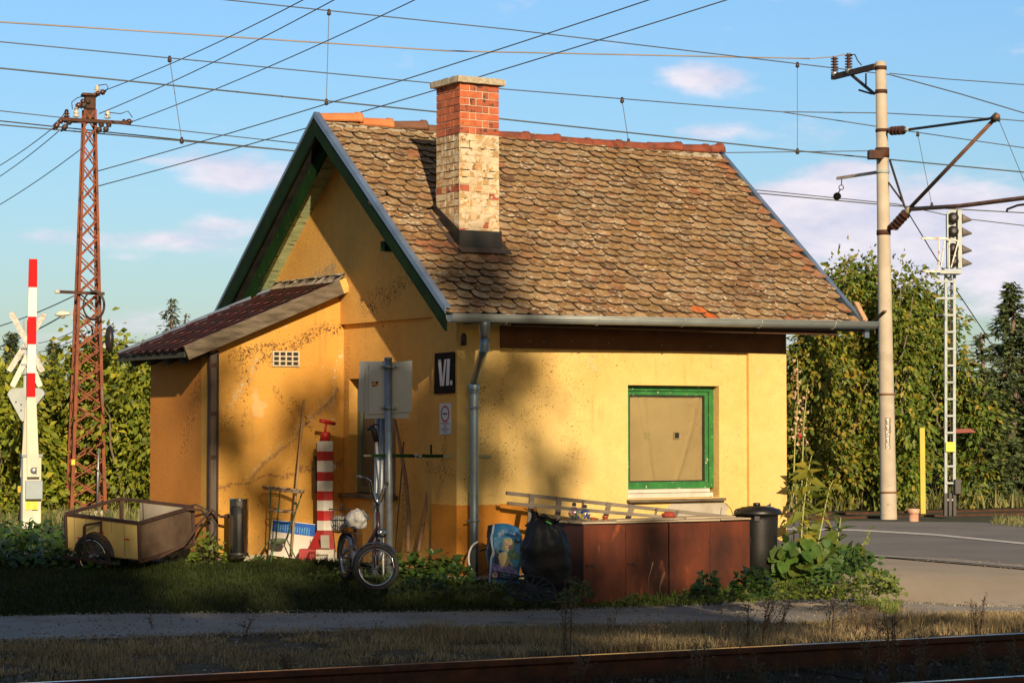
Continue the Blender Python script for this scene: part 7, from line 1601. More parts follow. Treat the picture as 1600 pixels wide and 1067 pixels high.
tree('shrub_tree', 52, 172, 560, 38.5, 'big leaved yellow green tree directly behind the rusty lattice pylon', ML_yel, .125, 1900, 9, group=GL, seed=2, low=-.25, nb=12, extra=((148, 560, 22, 30),))
tree('shrub_tree', 150, 262, 580, 37.5, 'big leaved yellow green tree between the lattice pylon and the lean-to', ML_yel, .125, 1700, 9, group=GL, seed=3, low=-.25, nb=12, extra=((212, 600, 30, 40),))
tree('shrub_tree', -40, 250, 615, 43, 'dense green mass of foliage far behind the pylon, seen in the gaps', ML_deep, .17, 1500, 8, group=GL, seed=4, low=-.2, nb=12, thick=2.)
tree('shrub_tree', -290, -60, 570, 38.5, 'wide yellow green tree just outside the left edge of the view', ML_yel, .14, 1500, 8, group=GL, seed=14, low=-.25, nb=12)
GR_ = 'broadleaf trees right of the house'
tree('walnut_tree', 1215, 1345, 490, 40, 'mottled green and yellow tree next to the right house corner', ML_mix, .105, 2600, 9, group=GR_, seed=5, low=.1, nb=15, extra=((1312, 450, 24, 28), (1262, 570, 44, 60), (1300, 520, 50, 50)))
tree('walnut_tree', 1320, 1445, 442, 40.5, 'tallest broadleaf tree, its crown split by the concrete mast', ML_mix, .105, 2900, 9, group=GR_, seed=6, low=.1, nb=16, extra=((1350, 452, 34, 38), (1380, 500, 60, 60), (1412, 455, 26, 36), (1395, 560, 50, 60)))
tree('walnut_tree', 1420, 1545, 540, 42, 'lower broadleaf tree behind the signal mast', ML_mix, .105, 2100, 9, group=GR_, seed=7, low=.1, nb=14, extra=((1452, 478, 14, 24), (1462, 520, 26, 30), (1440, 560, 30, 50)))
tree('walnut_tree', 1200, 1560, 600, 46, 'dark green thicket behind the mottled trees on the right', ML_deep, .15, 2000, 8, group=GR_, seed=8, low=.0, nb=14, thick=2.2)
def spruce(px, ytop, ybase, wpx, d, label, group, m_=ML_spr, tips_=True, seed=0, dens=2.6):
    r = np.random.default_rng(seed); c = at(px, 700, d=d); c[2] = 0; pxm = d / FP; zt_ = at(px, ytop, d=d)[2]; zb = max(at(px, ybase, d=d)[2], .1); Wd = wpx * pxm
    root = thing('spruce_tree', c, label, 'spruce', group); limbs(root, c, [c + V3(0, 0, zt_)], .05 + zt_ * .015)
    P = []; A = []; nl = int((zt_ - zb) / .13); br = MB()
    for i in range(nl):
        z = zb + (zt_ - zb) * (i + .5) / nl; t = (z - zb) / (zt_ - zb); R_ = Wd * (1 - t) ** .75 * r.uniform(.6, 1.15) + .06
        for k in range(7):
            az = r.uniform(0, 2 * PI); d_ = V3(math.cos(az), math.sin(az), 0); L_ = R_ * r.uniform(.6, 1.1); n_ = int((5 + L_ * 26) * dens)
            tt = r.uniform(.12, 1, n_); up = .10 - .45 * tt + .45 * tt ** 2
            p = c[None] + d_[None] * (tt * L_)[:, None] + V3(0, 0, 1)[None] * (z + up * L_)[:, None] + r.normal(size=(n_, 3)) * .035
            side = np.cross(d_, (0, 0, 1)); s_ = r.choice([-1, 1], n_)
            a = d_[None] * .7 + side[None] * (s_ * r.uniform(.2, .9, n_))[:, None] + V3(0, 0, -.25)[None] + r.normal(size=(n_, 3)) * .2
            P.append(p); A.append(a)
    P = np.concatenate(P); A = np.concatenate(A); n = len(P); A, S, N_ = frames(A, r.normal(size=(n, 3)) * .4 + V3(0, 0, 1)[None]); L_ = r.uniform(.10, .19, n)
    SPR = ([(0, .12, 0), (0, -.12, 0), (.3, .5, -.05), (.3, -.5, -.05), (1, 0, 0)], [(0, 1, 3, 2), (2, 3, 4)])
    scatter_mesh('crown', P, A, S, N_, L_, L_ * .34, SPR[0], SPR[1], m_, root)
    if tips_:
        k = r.integers(0, n, int(n * .05)); k = k[P[k, 2] > zb + .55 * (zt_ - zb)]; scatter_mesh('brown_cones', P[k] + V3(0, 0, -.03)[None], np.tile(V3(.1, 0, -1), (len(k), 1)), S[k], A[k], .09, .03, LEAF2[0], LEAF2[1], ML_brown, root)['kind'] = 'stuff'
    return root
spruce(1583, 442, 800, 112, 43, 'tall blue green spruce at the right edge with brown cones', 'spruces right of the signal', seed=1)
spruce(1534, 520, 800, 86, 41.5, 'shorter spruce just right of the signal mast base', 'spruces right of the signal', seed=2, dens=.9)
spruce(1632, 455, 800, 120, 44.5, 'spruce cut by the right edge of the picture', 'spruces right of the signal', seed=3)
tree('walnut_tree', 1640, 1860, 520, 43, 'broad mixed tree outside the right edge of the view', ML_mix, .13, 1800, 8, group=GR_, seed=15, low=0, nb=12)
spruce(266, 466, 640, 30, 58, 'thin spruce tip rising above the lean-to roof', 'distant spruces on the left', seed=4, dens=.8)
spruce(290, 490, 640, 16, 60, 'bare brownish spruce tip beside the thin one above the lean-to roof', 'distant spruces on the left', m_=ML_brown, seed=5, dens=.4)
spruce(18, 520, 760, 34, 55, 'small dark spruce tip at the left edge behind the crossbuck', 'distant spruces on the left', seed=6)
spruce(84, 535, 760, 26, 56, 'brown tipped spruce left of the lattice pylon', 'distant spruces on the left', seed=7)
spruce(178, 548, 760, 24, 58, 'small spruce tip right of the lattice pylon', 'distant spruces on the left', seed=8)
spruce(205, 568, 760, 34, 56, 'broad spruce top just left of the lean-to eave', 'distant spruces on the left', seed=9)
# far belt of trees along the horizon
n = 26000; t_ = rng.uniform(-260, 320, n); hgt = np.array([4.5 + 3.5 * mnoise.noise(Vector((x * .03, 2, 0))) + 1.6 * mnoise.noise(Vector((x * .2, 7, 0))) for x in t_]); P = np.array([Tv * a for a in t_]) + Nv[None] * rng.uniform(150, 158, (n, 1)); P[:, 2] = rng.random(n) ** .8 * hgt
A, S, N_ = frames(rng.normal(size=(n, 3)), rng.normal(size=(n, 3)) * .6 - Nv[None]); scatter_mesh('far_tree_belt', P, A, S, N_, rng.uniform(.8, 1.9, n), 1.1, LEAF2[0], LEAF2[1], ML_deep, loc=(0, 0, 0), kind='stuff')
# reddish roof glimpsed through the leaves, and a rank of reddish shrub leaves
rr_ = at(1505, 677, d=40.3); MB().prism([(-.22, 0), (.24, .02), (.14, .09), (-.14, .08)], rr_, Rv, (0, 0, 1), Fv, .3).build('red_shed_roof', mat('dull_red_sheet', (.26, .06, .045), (.2, .05, .04), 9, .7), label='small patch of dull red roof showing through leaves right of the signal', cat='roof')

# ---------------------------------------------------------------- grass, ground cover
def scatter_grass(name, region, n, h0, h1, m_, label=None, w_=.012, lean=.35, zoff=-.005, cat='grass', clump=None, tmpl=BLADE, kind='stuff'):
    """region(n) -> xy points"""
    XY = region(n)
    if clump:
        c_ = np.array([mnoise.noise(Vector((x * clump[0], y * clump[0], 3.3))) for x, y in XY]); XY = XY[c_ > clump[1]]
    n = len(XY); Z = np.array([gz(x, y) for x, y in XY]); P = np.column_stack([XY, Z + zoff]); az = rng.uniform(0, 2 * PI, n); ln = rng.uniform(0, lean, n)
    A = np.column_stack([np.cos(az) * ln, np.sin(az) * ln, np.ones(n)]); N_ = np.column_stack([np.cos(az), np.sin(az), np.zeros(n)]) + rng.normal(size=(n, 3)) * .1
    A, S, N_ = frames(A, N_); nz_ = np.array([.6 + .8 * (mnoise.noise(Vector((x * .7, y * .7, 9))) + .5) for x, y in XY]); H = rng.uniform(h0, h1, n) * np.clip(nz_, .4, 1.5)
    o = scatter_mesh(name, P, A, S, N_, H, w_ * rng.uniform(.7, 1.4, n), tmpl[0], tmpl[1], m_, loc=(0, 0, 0)); tag(o, label, cat, None, kind); return o
def inpoly_px(poly, n, z=-.15, dmin=None):
    """uniform points on the ground inside a polygon given in photograph pixels"""
    pts = np.array([onground(*p)[:2] for p in poly]); lo, hi = pts.min(0), pts.max(0); out = []
    while sum(len(o) for o in out) < n:
        q = rng.uniform(lo, hi, (n * 3, 2)); ins = np.zeros(len(q), bool); j = len(pts) - 1
        for i in range(len(pts)):
            xi, yi = pts[i]; xj, yj = pts[j]; c_ = ((yi > q[:, 1]) != (yj > q[:, 1])) & (q[:, 0] < (xj - xi) * (q[:, 1] - yi) / (yj - yi + 1e-12) + xi); ins ^= c_; j = i
        out.append(q[ins])
    return np.concatenate(out)[:n]
lawn = [(-300, 972), (-300, 880), (-60, 872), (60, 872), (250, 884), (330, 889), (440, 886), (530, 885), (640, 893), (715, 906), (800, 905), (960, 900), (1240, 884), (1290, 886), (1330, 904), (1400, 926), (1415, 937), (1330, 938.5), (1240, 941), (1100, 946), (960, 951), (800, 955), (620, 954), (400, 956), (200, 959), (0, 963)]
scatter_grass('lawn_grass', lambda n: inpoly_px(lawn, n), 78000, .02, .06, M_blade, 'dark short grass in front of the house', w_=.009, lean=.7)
scatter_grass('lawn_grass', lambda n: inpoly_px([(880, 905), (1240, 886), (1400, 930), (1412, 938), (1240, 942), (960, 952), (880, 953)], n), 9000, .04, .10, mat('fresh_blade', (1, 1, 1), None, .8, .7, rndcol=[(.10, .17, .02), (.14, .20, .03), (.18, .19, .05)], trans=.3), 'fresh low grass fringe in front of the lockers and plants', w_=.010, lean=.6)
dry1 = [(-330, 1085), (-330, 1020), (-80, 1014), (0, 1007), (200, 1002), (400, 996), (620, 988), (800, 984), (960, 983), (1100, 981), (1240, 978), (1330, 976), (1430, 970), (1510, 962), (1900, 965), (1900, 975), (1300, 1003), (800, 1028), (400, 1048)]
scatter_grass('dry_grass', lambda n: inpoly_px(dry1, n), 52000, .02, .075, M_dry, 'bleached dry grass along the near rail', w_=.008, lean=.55, clump=(2.2, -.12))
scatter_grass('dry_grass', lambda n: inpoly_px([(560, 1010), (640, 990), (1330, 976), (1510, 962), (1700, 962), (1700, 982), (1300, 1003), (800, 1028)], n), 22000, .03, .11, M_dry, 'denser straw coloured grass on the right of the strip', w_=.008, lean=.5, clump=(.8, -.2))
scatter_grass('green_tufts', lambda n: inpoly_px(dry1, n), 9000, .02, .06, M_blade, 'dull green tufts among the dry grass', w_=.009, lean=.6, clump=(1.6, .12))
scatter_grass('weeds_between_rails', lambda n: np.array([ts(t, s)[:2] for t, s in zip(rng.uniform(-14, 14, n), rng.uniform(-9.2, -6.82, n))]), 38000, .05, .17, mat('dull_weed', (1, 1, 1), None, 1, .8, rndcol=[(.06, .055, .025), (.04, .05, .018), (.10, .075, .035)], trans=.2), 'dull weeds growing between the rails', w_=.008, lean=.6, clump=(1.5, -.05))
back = [(1150, 812), (1150, 770), (1700, 770), (1700, 812)]
def backreg(n):
    t = rng.uniform(4, 26, n); s = rng.uniform(13.2, 19, n); return np.array([ts(a, b)[:2] for a, b in zip(t, s)])
scatter_grass('verge_grass', backreg, 16000, .15, .42, mat('pale_verge_blade', (1, 1, 1), None, .8, .8, rndcol=[(.17, .19, .05), (.30, .27, .10), (.11, .15, .03), (.38, .32, .16)], trans=.3), 'tall pale grass under the trees beyond the road', w_=.03, lean=.7, clump=(.5, -.35))
scatter_grass('verge_grass', lambda n: np.array([ts(a, b)[:2] for a, b in zip(rng.uniform(-14, 4, n), rng.uniform(13.2, 17, n))]), 5000, .12, .3, MATS['pale_verge_blade'], 'pale grass under the trees behind the pylon', w_=.03, lean=.7)
scatter_grass('verge_grass', lambda n: inpoly_px([(1545, 820), (1560, 812), (1640, 809), (1700, 812), (1700, 830), (1600, 827)], n), 1500, .06, .14, MATS['pale_verge_blade'], 'wedge of low green grass at the far road edge, right side', w_=.02, lean=.7)
# pebbles on the strip
XY = inpoly_px(dry1, 900); P = np.column_stack([XY, [gz(x, y) for x, y in XY]]); n = len(P); A, S, N_ = frames(rng.normal(size=(n, 3)), rng.normal(size=(n, 3)))
PEB = ([(1, 0, 0), (-.9, .1, 0), (0, 1, .1), (.1, -1, 0), (0, 0, .7), (0, .1, -.7)], [(0, 2, 4), (2, 1, 4), (1, 3, 4), (3, 0, 4), (2, 0, 5), (1, 2, 5), (3, 1, 5), (0, 3, 5)])
scatter_mesh('gravel', P, A, S, N_, rng.uniform(.008, .028, n), rng.uniform(.008, .025, n), PEB[0], PEB[1], mat('grey_stones', (1, 1, 1), None, 5, .9, rndcol=[(.25, .23, .2), (.12, .11, .1), (.4, .37, .32)]), loc=(0, 0, 0), kind='stuff')
XYb = np.array([ts(t, s)[:2] for t, s in zip(rng.uniform(-11, 10, 5000), rng.uniform(-9.3, -5.75, 5000))]); n = len(XYb); A, S, N_ = frames(rng.normal(size=(n, 3)), rng.normal(size=(n, 3)))
scatter_mesh('ballast_stones', np.column_stack([XYb, np.full(n, -.175)]), A, S, N_, rng.uniform(.015, .035, n), rng.uniform(.015, .03, n), PEB[0], PEB[1], mat('dark_ballast_stone', (1, 1, 1), None, 5, .95, rndcol=[(.10, .085, .07), (.06, .05, .045), (.15, .13, .11)]), loc=(0, 0, 0), kind='stuff')
# grit, litter and stray tufts along both edges of the path
def edge_pts(pl, n, spread):
    pl = np.array(pl); i = rng.integers(1, len(pl) - 2, n); t = rng.random((n, 1)); return pl[i] + (pl[i + 1] - pl[i]) * t + rng.normal(size=(n, 2)) * spread
XY = np.concatenate([edge_pts(path_near, 2600, .10), edge_pts(path_far, 1500, .06), edge_pts(e0, 1200, .12), inpoly_px([(0, 966), (1400, 944), (1400, 966), (0, 1002)], 700)]); n = len(XY); A, S, N_ = frames(rng.normal(size=(n, 3)), rng.normal(size=(n, 3)))
scatter_mesh('grit', np.column_stack([XY, [gz(x, y) + .016 for x, y in XY]]), A, S, N_, rng.uniform(.004, .016, n), rng.uniform(.004, .014, n), PEB[0], PEB[1], mat('grit_stones', (1, 1, 1), None, 5, .9, rndcol=[(.30, .26, .2), (.14, .12, .1), (.45, .4, .33)]), loc=(0, 0, 0), kind='stuff')
scatter_grass('edge_tufts', lambda n: edge_pts(path_near, n, .09), 5200, .02, .07, M_dry, 'dry tufts creeping over the near edge of the path', w_=.008, lean=.8, clump=(3.2, .0))
scatter_grass('edge_tufts', lambda n: edge_pts(path_far, n, .06), 5200, .02, .06, M_blade, 'green tufts creeping over the far edge of the path', w_=.008, lean=.9, clump=(3., -.05))
# loose straw on the path
XY = np.array([onground(1350 + 45 * rng.normal(), 958 + 5.5 * rng.normal())[:2] for _ in range(420)]); n = len(XY); az = rng.normal(.2, .5, n)
A, S, N_ = frames(np.column_stack([np.cos(az), np.sin(az), rng.uniform(0, .25, n)]), np.tile(V3(0, 0, 1), (n, 1)))
scatter_mesh('straw_litter', np.column_stack([XY, [gz(x, y) + .016 for x, y in XY]]), A, S, N_, rng.uniform(.05, .14, n), .006, BLADE[0], BLADE[1], mat('straw', (1, 1, 1), None, 3, .8, rndcol=[(.45, .30, .12), (.35, .22, .1)]), loc=(0, 0, 0), kind='stuff', label='wisp of straw lying on the path', cat='straw')

# ---------------------------------------------------------------- plants round the house
def leafy_bush(name, c, rx, ry, rz, n, leaf, m_, label, cat='plant', group=None, tmpl=LEAF, asp=.7, droop=.35, up=.3, stems=6, nside=-.45):
    root = thing(name, c, label, cat, group); c = np.array(c, float); d_ = sphere_dirs(n); d_[:, 2] = np.abs(d_[:, 2]); rr = rng.uniform(.35, 1., (n, 1)) ** .6
    P = c + Rv[None] * d_[:, :1] * rx * rr + Fv[None] * d_[:, 1:2] * ry * rr + V3(0, 0, 1)[None] * d_[:, 2:3] * rz * rr
    A = Rv[None] * d_[:, :1] + Fv[None] * d_[:, 1:2] + V3(0, 0, 1)[None] * (up - droop) + rng.normal(size=(n, 3)) * .45; N_ = V3(0, 0, .8)[None] + Fv[None] * nside + rng.normal(size=(n, 3)) * .35
    A, S, N_ = frames(A, N_); L_ = leaf * rng.uniform(.6, 1.2, n); scatter_mesh('leaves', P, A, S, N_, L_, L_ * asp, tmpl[0], tmpl[1], m_, root)
    if stems:
        mb = MB(); ii = rng.integers(0, n, stems)
        for i in ii: b = c + (P[i] - c) * V3(.2, .2, 0); mb.tube([b, (b + P[i]) / 2 + V3(0, 0, .05 * rz), P[i]], [.006, .005, .003], 5)
        o = mb.build('stems', mat('green_stem', (.16, .20, .05), (.22, .2, .07), 6, .7), root); o['kind'] = 'stuff'
    return root
ML_pump = mat('squash_leaf', (1, 1, 1), None, 14, .5, rndcol=[(.035, .09, .010), (.07, .14, .015), (.025, .07, .010), (.12, .15, .022), (.05, .11, .014)], trans=.25, spec=.4)
ML_ivy = leafmat('dark_ivy', [(.025, .06, .012), (.04, .09, .015), (.06, .12, .02), (.03, .05, .012)], .45, .15)
ML_wy = leafmat('yellowing_leaf', [(.30, .28, .03), (.18, .22, .03), (.12, .18, .02), (.42, .34, .04), (.10, .15, .02)], .6, .35)
ML_weed = leafmat('bright_weed_leaf', [(.14, .20, .03), (.20, .25, .04), (.10, .16, .02), (.26, .27, .06)], .6, .35)
# big leaved squash plants right of the dustbin
for px, py, yy, rx, rz, n, lab in ((1245, 925, -1.25, .38, .46, 110, 'large leaved squash plant crowding the right side of the dustbin'), (1300, 925, -1.0, .36, .40, 90, 'squash plant in the middle of the leafy heap with yellowing lower leaves')):
    c = at(px, py, y=yy); c[2] = gz(c[0], c[1]); leafy_bush('squash_plant', c, rx, .24, rz, n, .135, ML_pump, lab, 'plant', 'big leaved plants beside the dustbin', BIGLEAF, .95, .75, .2, 10, -1.1)
c = onground(1360, 928); leafy_bush('low_plant', c, .30, .2, .24, 260, .06, ML_weed, 'small leaved bushy weed at the right end of the leafy heap', 'plant')
c = onground(1330, 915); leafy_bush('low_plant', c, .34, .2, .40, 300, .075, ML_ivy, 'dark leafy shrublet between the squash leaves and the road apron', 'plant')
c = onground(1385, 925); leafy_bush('low_plant', c, .12, .12, .25, 110, .05, ML_deep, 'darker twiggy weed nearest the road apron', 'plant')
c = onground(1300, 934); leafy_bush('low_plant', c, .5, .08, .12, 320, .05, ML_weed, 'low fringe of weeds under the squash leaves', 'plant', stems=0)
c = onground(1232, 932); leafy_bush('low_plant', c, .16, .1, .16, 90, .06, ML_weed, 'bright weeds at the foot of the squash plant by the bin', 'plant', stems=0)
def lance_plant(pts, n, L0, m_, label, group=None, name='tall_plant', w_=.22, y=None, zb=None, droop=.1, rs=.010):
    """upright stalk with long pointed leaves in pairs"""
    P3 = [np.array(p, float) for p in pts]; root = thing(name, P3[0], label, 'plant', group); MB().tube(P3, [rs * (1 - .6 * i / (len(P3) - 1)) for i in range(len(P3))], 7).build('stalk', mat('pale_stalk', (.30, .33, .10), (.36, .34, .12), 6, .7), root)
    seg = np.array([np.linalg.norm(b - a) for a, b in zip(P3[:-1], P3[1:])]); cum = np.concatenate([[0], np.cumsum(seg)]) / seg.sum(); P = []; A = []
    for i in range(n):
        t = .3 + .7 * (i + .5) / n; k = min(int(np.searchsorted(cum, t) - 1), len(seg) - 1); p_ = P3[k] + (P3[k + 1] - P3[k]) * (t - cum[k]) / (cum[k + 1] - cum[k]); az = i * 2.4 + rng.uniform(-.4, .4); P.append(p_); A.append(Rv * math.cos(az) + Fv * .6 * math.sin(az) + V3(0, 0, .45 - droop * 5 + rng.normal() * .35 + .4 * (t > .9)))
    P = np.array(P); A = np.array(A); m = len(P); P = P + rng.normal(size=(m, 3)) * .012; A, S, N_ = frames(A + rng.normal(size=(m, 3)) * .25, np.tile(V3(0, 0, 1) - Fv * .5, (m, 1)) + rng.normal(size=(m, 3)) * .45); L_ = L0 * rng.uniform(.45, 1.15, m) * np.linspace(1.1, .75, m)
    L_ = L_ * 1.25; scatter_mesh('leaves', P, A, S, N_, L_, L_ * w_ * 1.5, LEAF[0], LEAF[1], m_, root); return root
def zpl(pts, y): return [at(a, b, y=y) for a, b in pts]
GT = 'tall stalks at the right house corner'
lance_plant(zpl([(1246, 900), (1252, 840), (1256, 790), (1262, 740), (1268, 712)], -.45), 44, .19, ML_wy, 'leafy stalk with yellow drooping leaves at the right house corner', GT, droop=.18, w_=.32)
lance_plant(zpl([(1268, 905), (1278, 850), (1288, 800), (1296, 762), (1302, 750)], -.35), 34, .16, ML_wy, 'second yellowing stalk leaning right of the house corner', GT, droop=.16, w_=.32)
lance_plant(zpl([(1262, 905), (1262, 850), (1260, 800), (1265, 760), (1270, 735)], -.2), 34, .15, ML_weed, 'green stalk with a tuft of pale leaves on top, close to the wall', GT, droop=.02)
lance_plant(zpl([(1300, 915), (1304, 870), (1310, 835), (1314, 808)], -.7), 18, .18, ML_deep, 'dark plant with long pointed leaves in front of the road', GT, droop=.05, w_=.20)
lance_plant(zpl([(1315, 905), (1332, 870), (1350, 848), (1362, 826)], -.6), 14, .07, ML_weed, 'thin branching twig with tiny leaves reaching towards the road', GT, droop=.0, w_=.5, rs=.006)
hp = zpl([(1240, 890), (1240, 760), (1242, 690), (1247, 620), (1246, 562)], -.1); hk = lance_plant(hp, 10, .07, ML_weed, 'dried hollyhock stalk with withered blossoms along the right wall edge', GT, droop=.05)
P = np.array([hp[2] + (hp[4] - hp[2]) * t + rng.normal(size=3) * .028 for t in rng.uniform(-.1, 1, 80)]); m = len(P); A, S, N_ = frames(rng.normal(size=(m, 3)) + V3(0, 0, -.4)[None], rng.normal(size=(m, 3)))
scatter_mesh('withered_blossoms', P, A, S, N_, .045, .035, LEAF[0], LEAF[1], mat('withered_petal', (1, 1, 1), None, 4, .8, rndcol=[(.50, .34, .20), (.38, .22, .14), (.55, .42, .28)]), hk)
hp2 = zpl([(1250, 860), (1254, 720), (1256, 660), (1262, 600)], .0); hk2 = lance_plant(hp2, 8, .06, ML_weed, 'second dried stalk with few blossoms and one red flower behind the hollyhock', GT, droop=.05)
P = np.array([hp2[1] + (hp2[3] - hp2[1]) * t + rng.normal(size=3) * .025 for t in rng.uniform(0, 1, 40)]); m = len(P); A, S, N_ = frames(rng.normal(size=(m, 3)), rng.normal(size=(m, 3))); scatter_mesh('withered_blossoms', P, A, S, N_, .04, .03, LEAF[0], LEAF[1], MATS['withered_petal'], hk2)
c = at(1251, 683, y=-.05); A, S, N_ = frames(sphere_dirs(10), sphere_dirs(10)); scatter_mesh('red_blossom', np.tile(c, (10, 1)), A, S, N_, .035, .03, LEAF[0], LEAF[1], mat('red_petal', (.6, .01, .03), None), hk2)
# ivy clumps and weeds along the lockers
for px, py, rx, rz, n, lab in ((1104, 932, .12, .24, 170, 'narrow dark ivy clump in front of the second locker'), (1176, 928, .20, .26, 320, 'wider dark ivy clump between the locker and the dustbin')):
    leafy_bush('ivy_clump', onground(px, py), rx, .12, rz, n, .06, ML_ivy, lab, 'ivy', 'ivy clumps at the lockers', LEAF, .9)
for px, py, rx, rz, n, m_, lab in ((1078, 936, .10, .12, 60, ML_weed, 'bright young weed left of the narrow ivy clump'), (1000, 941, .14, .10, 70, ML_weed, 'light weeds growing at the foot of the first locker'), (905, 932, .13, .15, 90, ML_deep, 'leafy weed below the left corner of the first locker'), (1145, 938, .2, .1, 120, ML_weed, 'low weeds between the two ivy clumps')):
    leafy_bush('weed', onground(px, py), rx, .1, rz, n, .055, m_, lab, 'weed', 'weeds at the foot of the lockers', stems=3)
for px, h_, lab in ((1012, 62, 'thin pale grass stalk with seed head before the second locker door'), (984, 42, 'short pale grass stalk before the first locker door'), (1030, 46, 'leaning pale grass stalk near the middle of the lockers')):
    b_ = onground(px, 940); pm2 = ((b_ - CAM) @ Fv) / FP; MB().tube([b_, b_ + V3(0, 0, h_ * .6 * pm2) + Rv * .01, b_ + V3(0, 0, h_ * pm2) + Rv * .05], [.003, .0025, .004], 5).build('grass_stalk', M_dry, label=lab, cat='grass stalk', group='pale grass stalks before the lockers')
# dark undergrowth below the branches and around the pipe
for px, py, rx, rz, n, leaf, m_, lab in ((690, 905, .22, .30, 150, .10, ML_ivy, 'dark broad leaved undergrowth below the shorter branch'), (640, 905, .20, .26, 120, .10, ML_ivy, 'dark undergrowth behind the bicycle front wheel'), (715, 915, .16, .24, 110, .07, ML_ivy, 'dark weeds left of the downpipe foot'),
                                       (760, 925, .24, .10, 150, .06, ML_deep, 'low dark weeds below the soil sack'), (660, 925, .26, .14, 160, .06, ML_deep, 'low weeds right of the bicycle'), (850, 940, .34, .10, 220, .06, ML_deep, 'low weeds round the spoked cover'),
                                       (325, 880, .22, .30, 170, .075, ML_weed, 'creeper leaves climbing at the lean-to corner post'), (300, 890, .34, .16, 200, .06, ML_deep, 'dark weeds under the draw bar of the cart'), (395, 885, .3, .12, 180, .05, ML_deep, 'low dark weeds before the ashtray bin'),
                                       (250, 893, .34, .1, 180, .05, ML_deep, 'low weeds hiding the lower edge of the cart end'), (500, 893, .3, .1, 160, .06, ML_deep, 'low dark weeds before the striped pillar'), (530, 905, .3, .12, 170, .06, ML_deep, 'low weeds around the rear bicycle wheel'), (440, 890, .1, .14, 30, .07, ML_weed, 'small bright seedling before the blue and white board')):
    c = onground(px, py); leafy_bush('weed_patch', c, rx, .16, rz, n, leaf, m_, lab, 'weeds', 'patches of weeds along the house', stems=4)
for px, rz, n, lab in ((-20, .50, 420, 'dark weed thicket at the left edge below the rail'), (50, .42, 420, 'dark weed thicket in front of the barrier cabinet'), (110, .34, 380, 'dark weed thicket left of the cart wheel'), (170, .2, 260, 'dark weeds under the cart')):
    c = onground(px, 894 if px < 120 else 896); leafy_bush('weed_thicket', c, .55, .5, rz, n, .085, ML_ivy, lab, 'weeds', 'dark weed thickets left of the cart', stems=6)
for px, rz in ((20, .32), (80, .30)):
    c = at(px, 850, d=25.5); c[2] = gz(c[0], c[1]); leafy_bush('weed_thicket', c, .7, .5, rz, 380, .08, ML_ivy, 'dark weeds just in front of the barrier foot, %s part' % ('left' if px < 50 else 'right'), 'weeds', 'dark weed thickets left of the cart', stems=6)
# dried weed stems standing along the near rail
def dried_weed(px, py, h_, lean_, k, lab, m_):
    b = onground(px, py); pm2 = ((b - CAM) @ Fv) / FP; root = thing('dried_weed', b, lab, 'weed', 'dried weed stems beside the near rail'); mb = MB(); tips = []
    for i in range(k):
        hh = h_ * pm2 * rng.uniform(.6, 1.05); dx = Rv * (lean_ * pm2 * rng.uniform(.3, 1.1) + rng.normal() * 6 * pm2) + Fv * rng.normal() * .03; p0 = b + Rv * rng.normal() * .02; p1 = p0 + dx * .4 + V3(0, 0, hh * .55); p2 = p0 + dx + V3(0, 0, hh); mb.tube([p0, p1, p2], [.0035, .003, .002], 5)
        for _ in range(int(4 + hh * 14)):
            t = rng.uniform(.35, 1); q = p0 + (p1 - p0) * t * 2 if t < .5 else p1 + (p2 - p1) * (t - .5) * 2; e = q + Rv * rng.normal() * .03 + Fv * rng.normal() * .03 + V3(0, 0, rng.uniform(.01, .05)); mb.tube([q, e], [.0015, .001], 3); tips += [e, (q + e) / 2, q + (e - q) * .8]
    mb.build('stem', mat('dead_stem', (.07, .045, .03), (.12, .08, .05), 5, .9), root)['kind'] = 'stuff'; P = np.array(tips) + rng.normal(size=(len(tips), 3)) * .006; m = len(P); A, S, N_ = frames(rng.normal(size=(m, 3)), rng.normal(size=(m, 3))); scatter_mesh('seed_heads', P, A, S, N_, .016, .010, LEAF2[0], LEAF2[1], m_, root)['kind'] = 'stuff'
M_seed = mat('dead_seed', (1, 1, 1), None, 3, .9, rndcol=[(.09, .055, .035), (.14, .09, .06), (.06, .04, .03)])
M_seedg = mat('grey_green_seed', (1, 1, 1), None, 3, .9, rndcol=[(.10, .11, .06), (.15, .14, .09), (.07, .08, .04)])
for px, py, h_, l_, k, lab in ((888, 1035, 130, 4, 5, 'tallest dark dried weed left of the sunlit straw grass'), (956, 1002, 55, 4, 3, 'small reddish dried weed right of the tallest one'), (1003, 1018, 62, 14, 4, 'dried weed with spread stems in front of the lockers'), (1128, 1012, 60, 10, 3, 'thin dried weed before the narrow ivy clump'),
                               (1170, 1004, 62, 6, 4, 'dried weed before the wide ivy clump'), (1193, 1005, 84, 20, 7, 'reddish dried weed cluster in front of the dustbin'), (1214, 1002, 70, 18, 5, 'dried weed leaning right below the squash leaves'), (1296, 990, 50, 6, 4, 'short dried weed on the path side left of the straw'), (1328, 995, 54, 4, 5, 'dried weed left of the straw wisp'),
                               (1352, 996, 64, 10, 5, 'dried weed in front of the straw wisp'), (1524, 1010, 78, 6, 7, 'dark dried weed near the right edge standing against the road'), (1375, 1003, 40, 0, 4, 'short dried weed right of the straw wisp'), (380, 1000, 44, 6, 3, 'little dark weed on the left part of the strip'), (240, 985, 30, -14, 2, 'single bent stem leaning left over the path')):
    dried_weed(px, py, h_, l_, k, lab, M_seed)
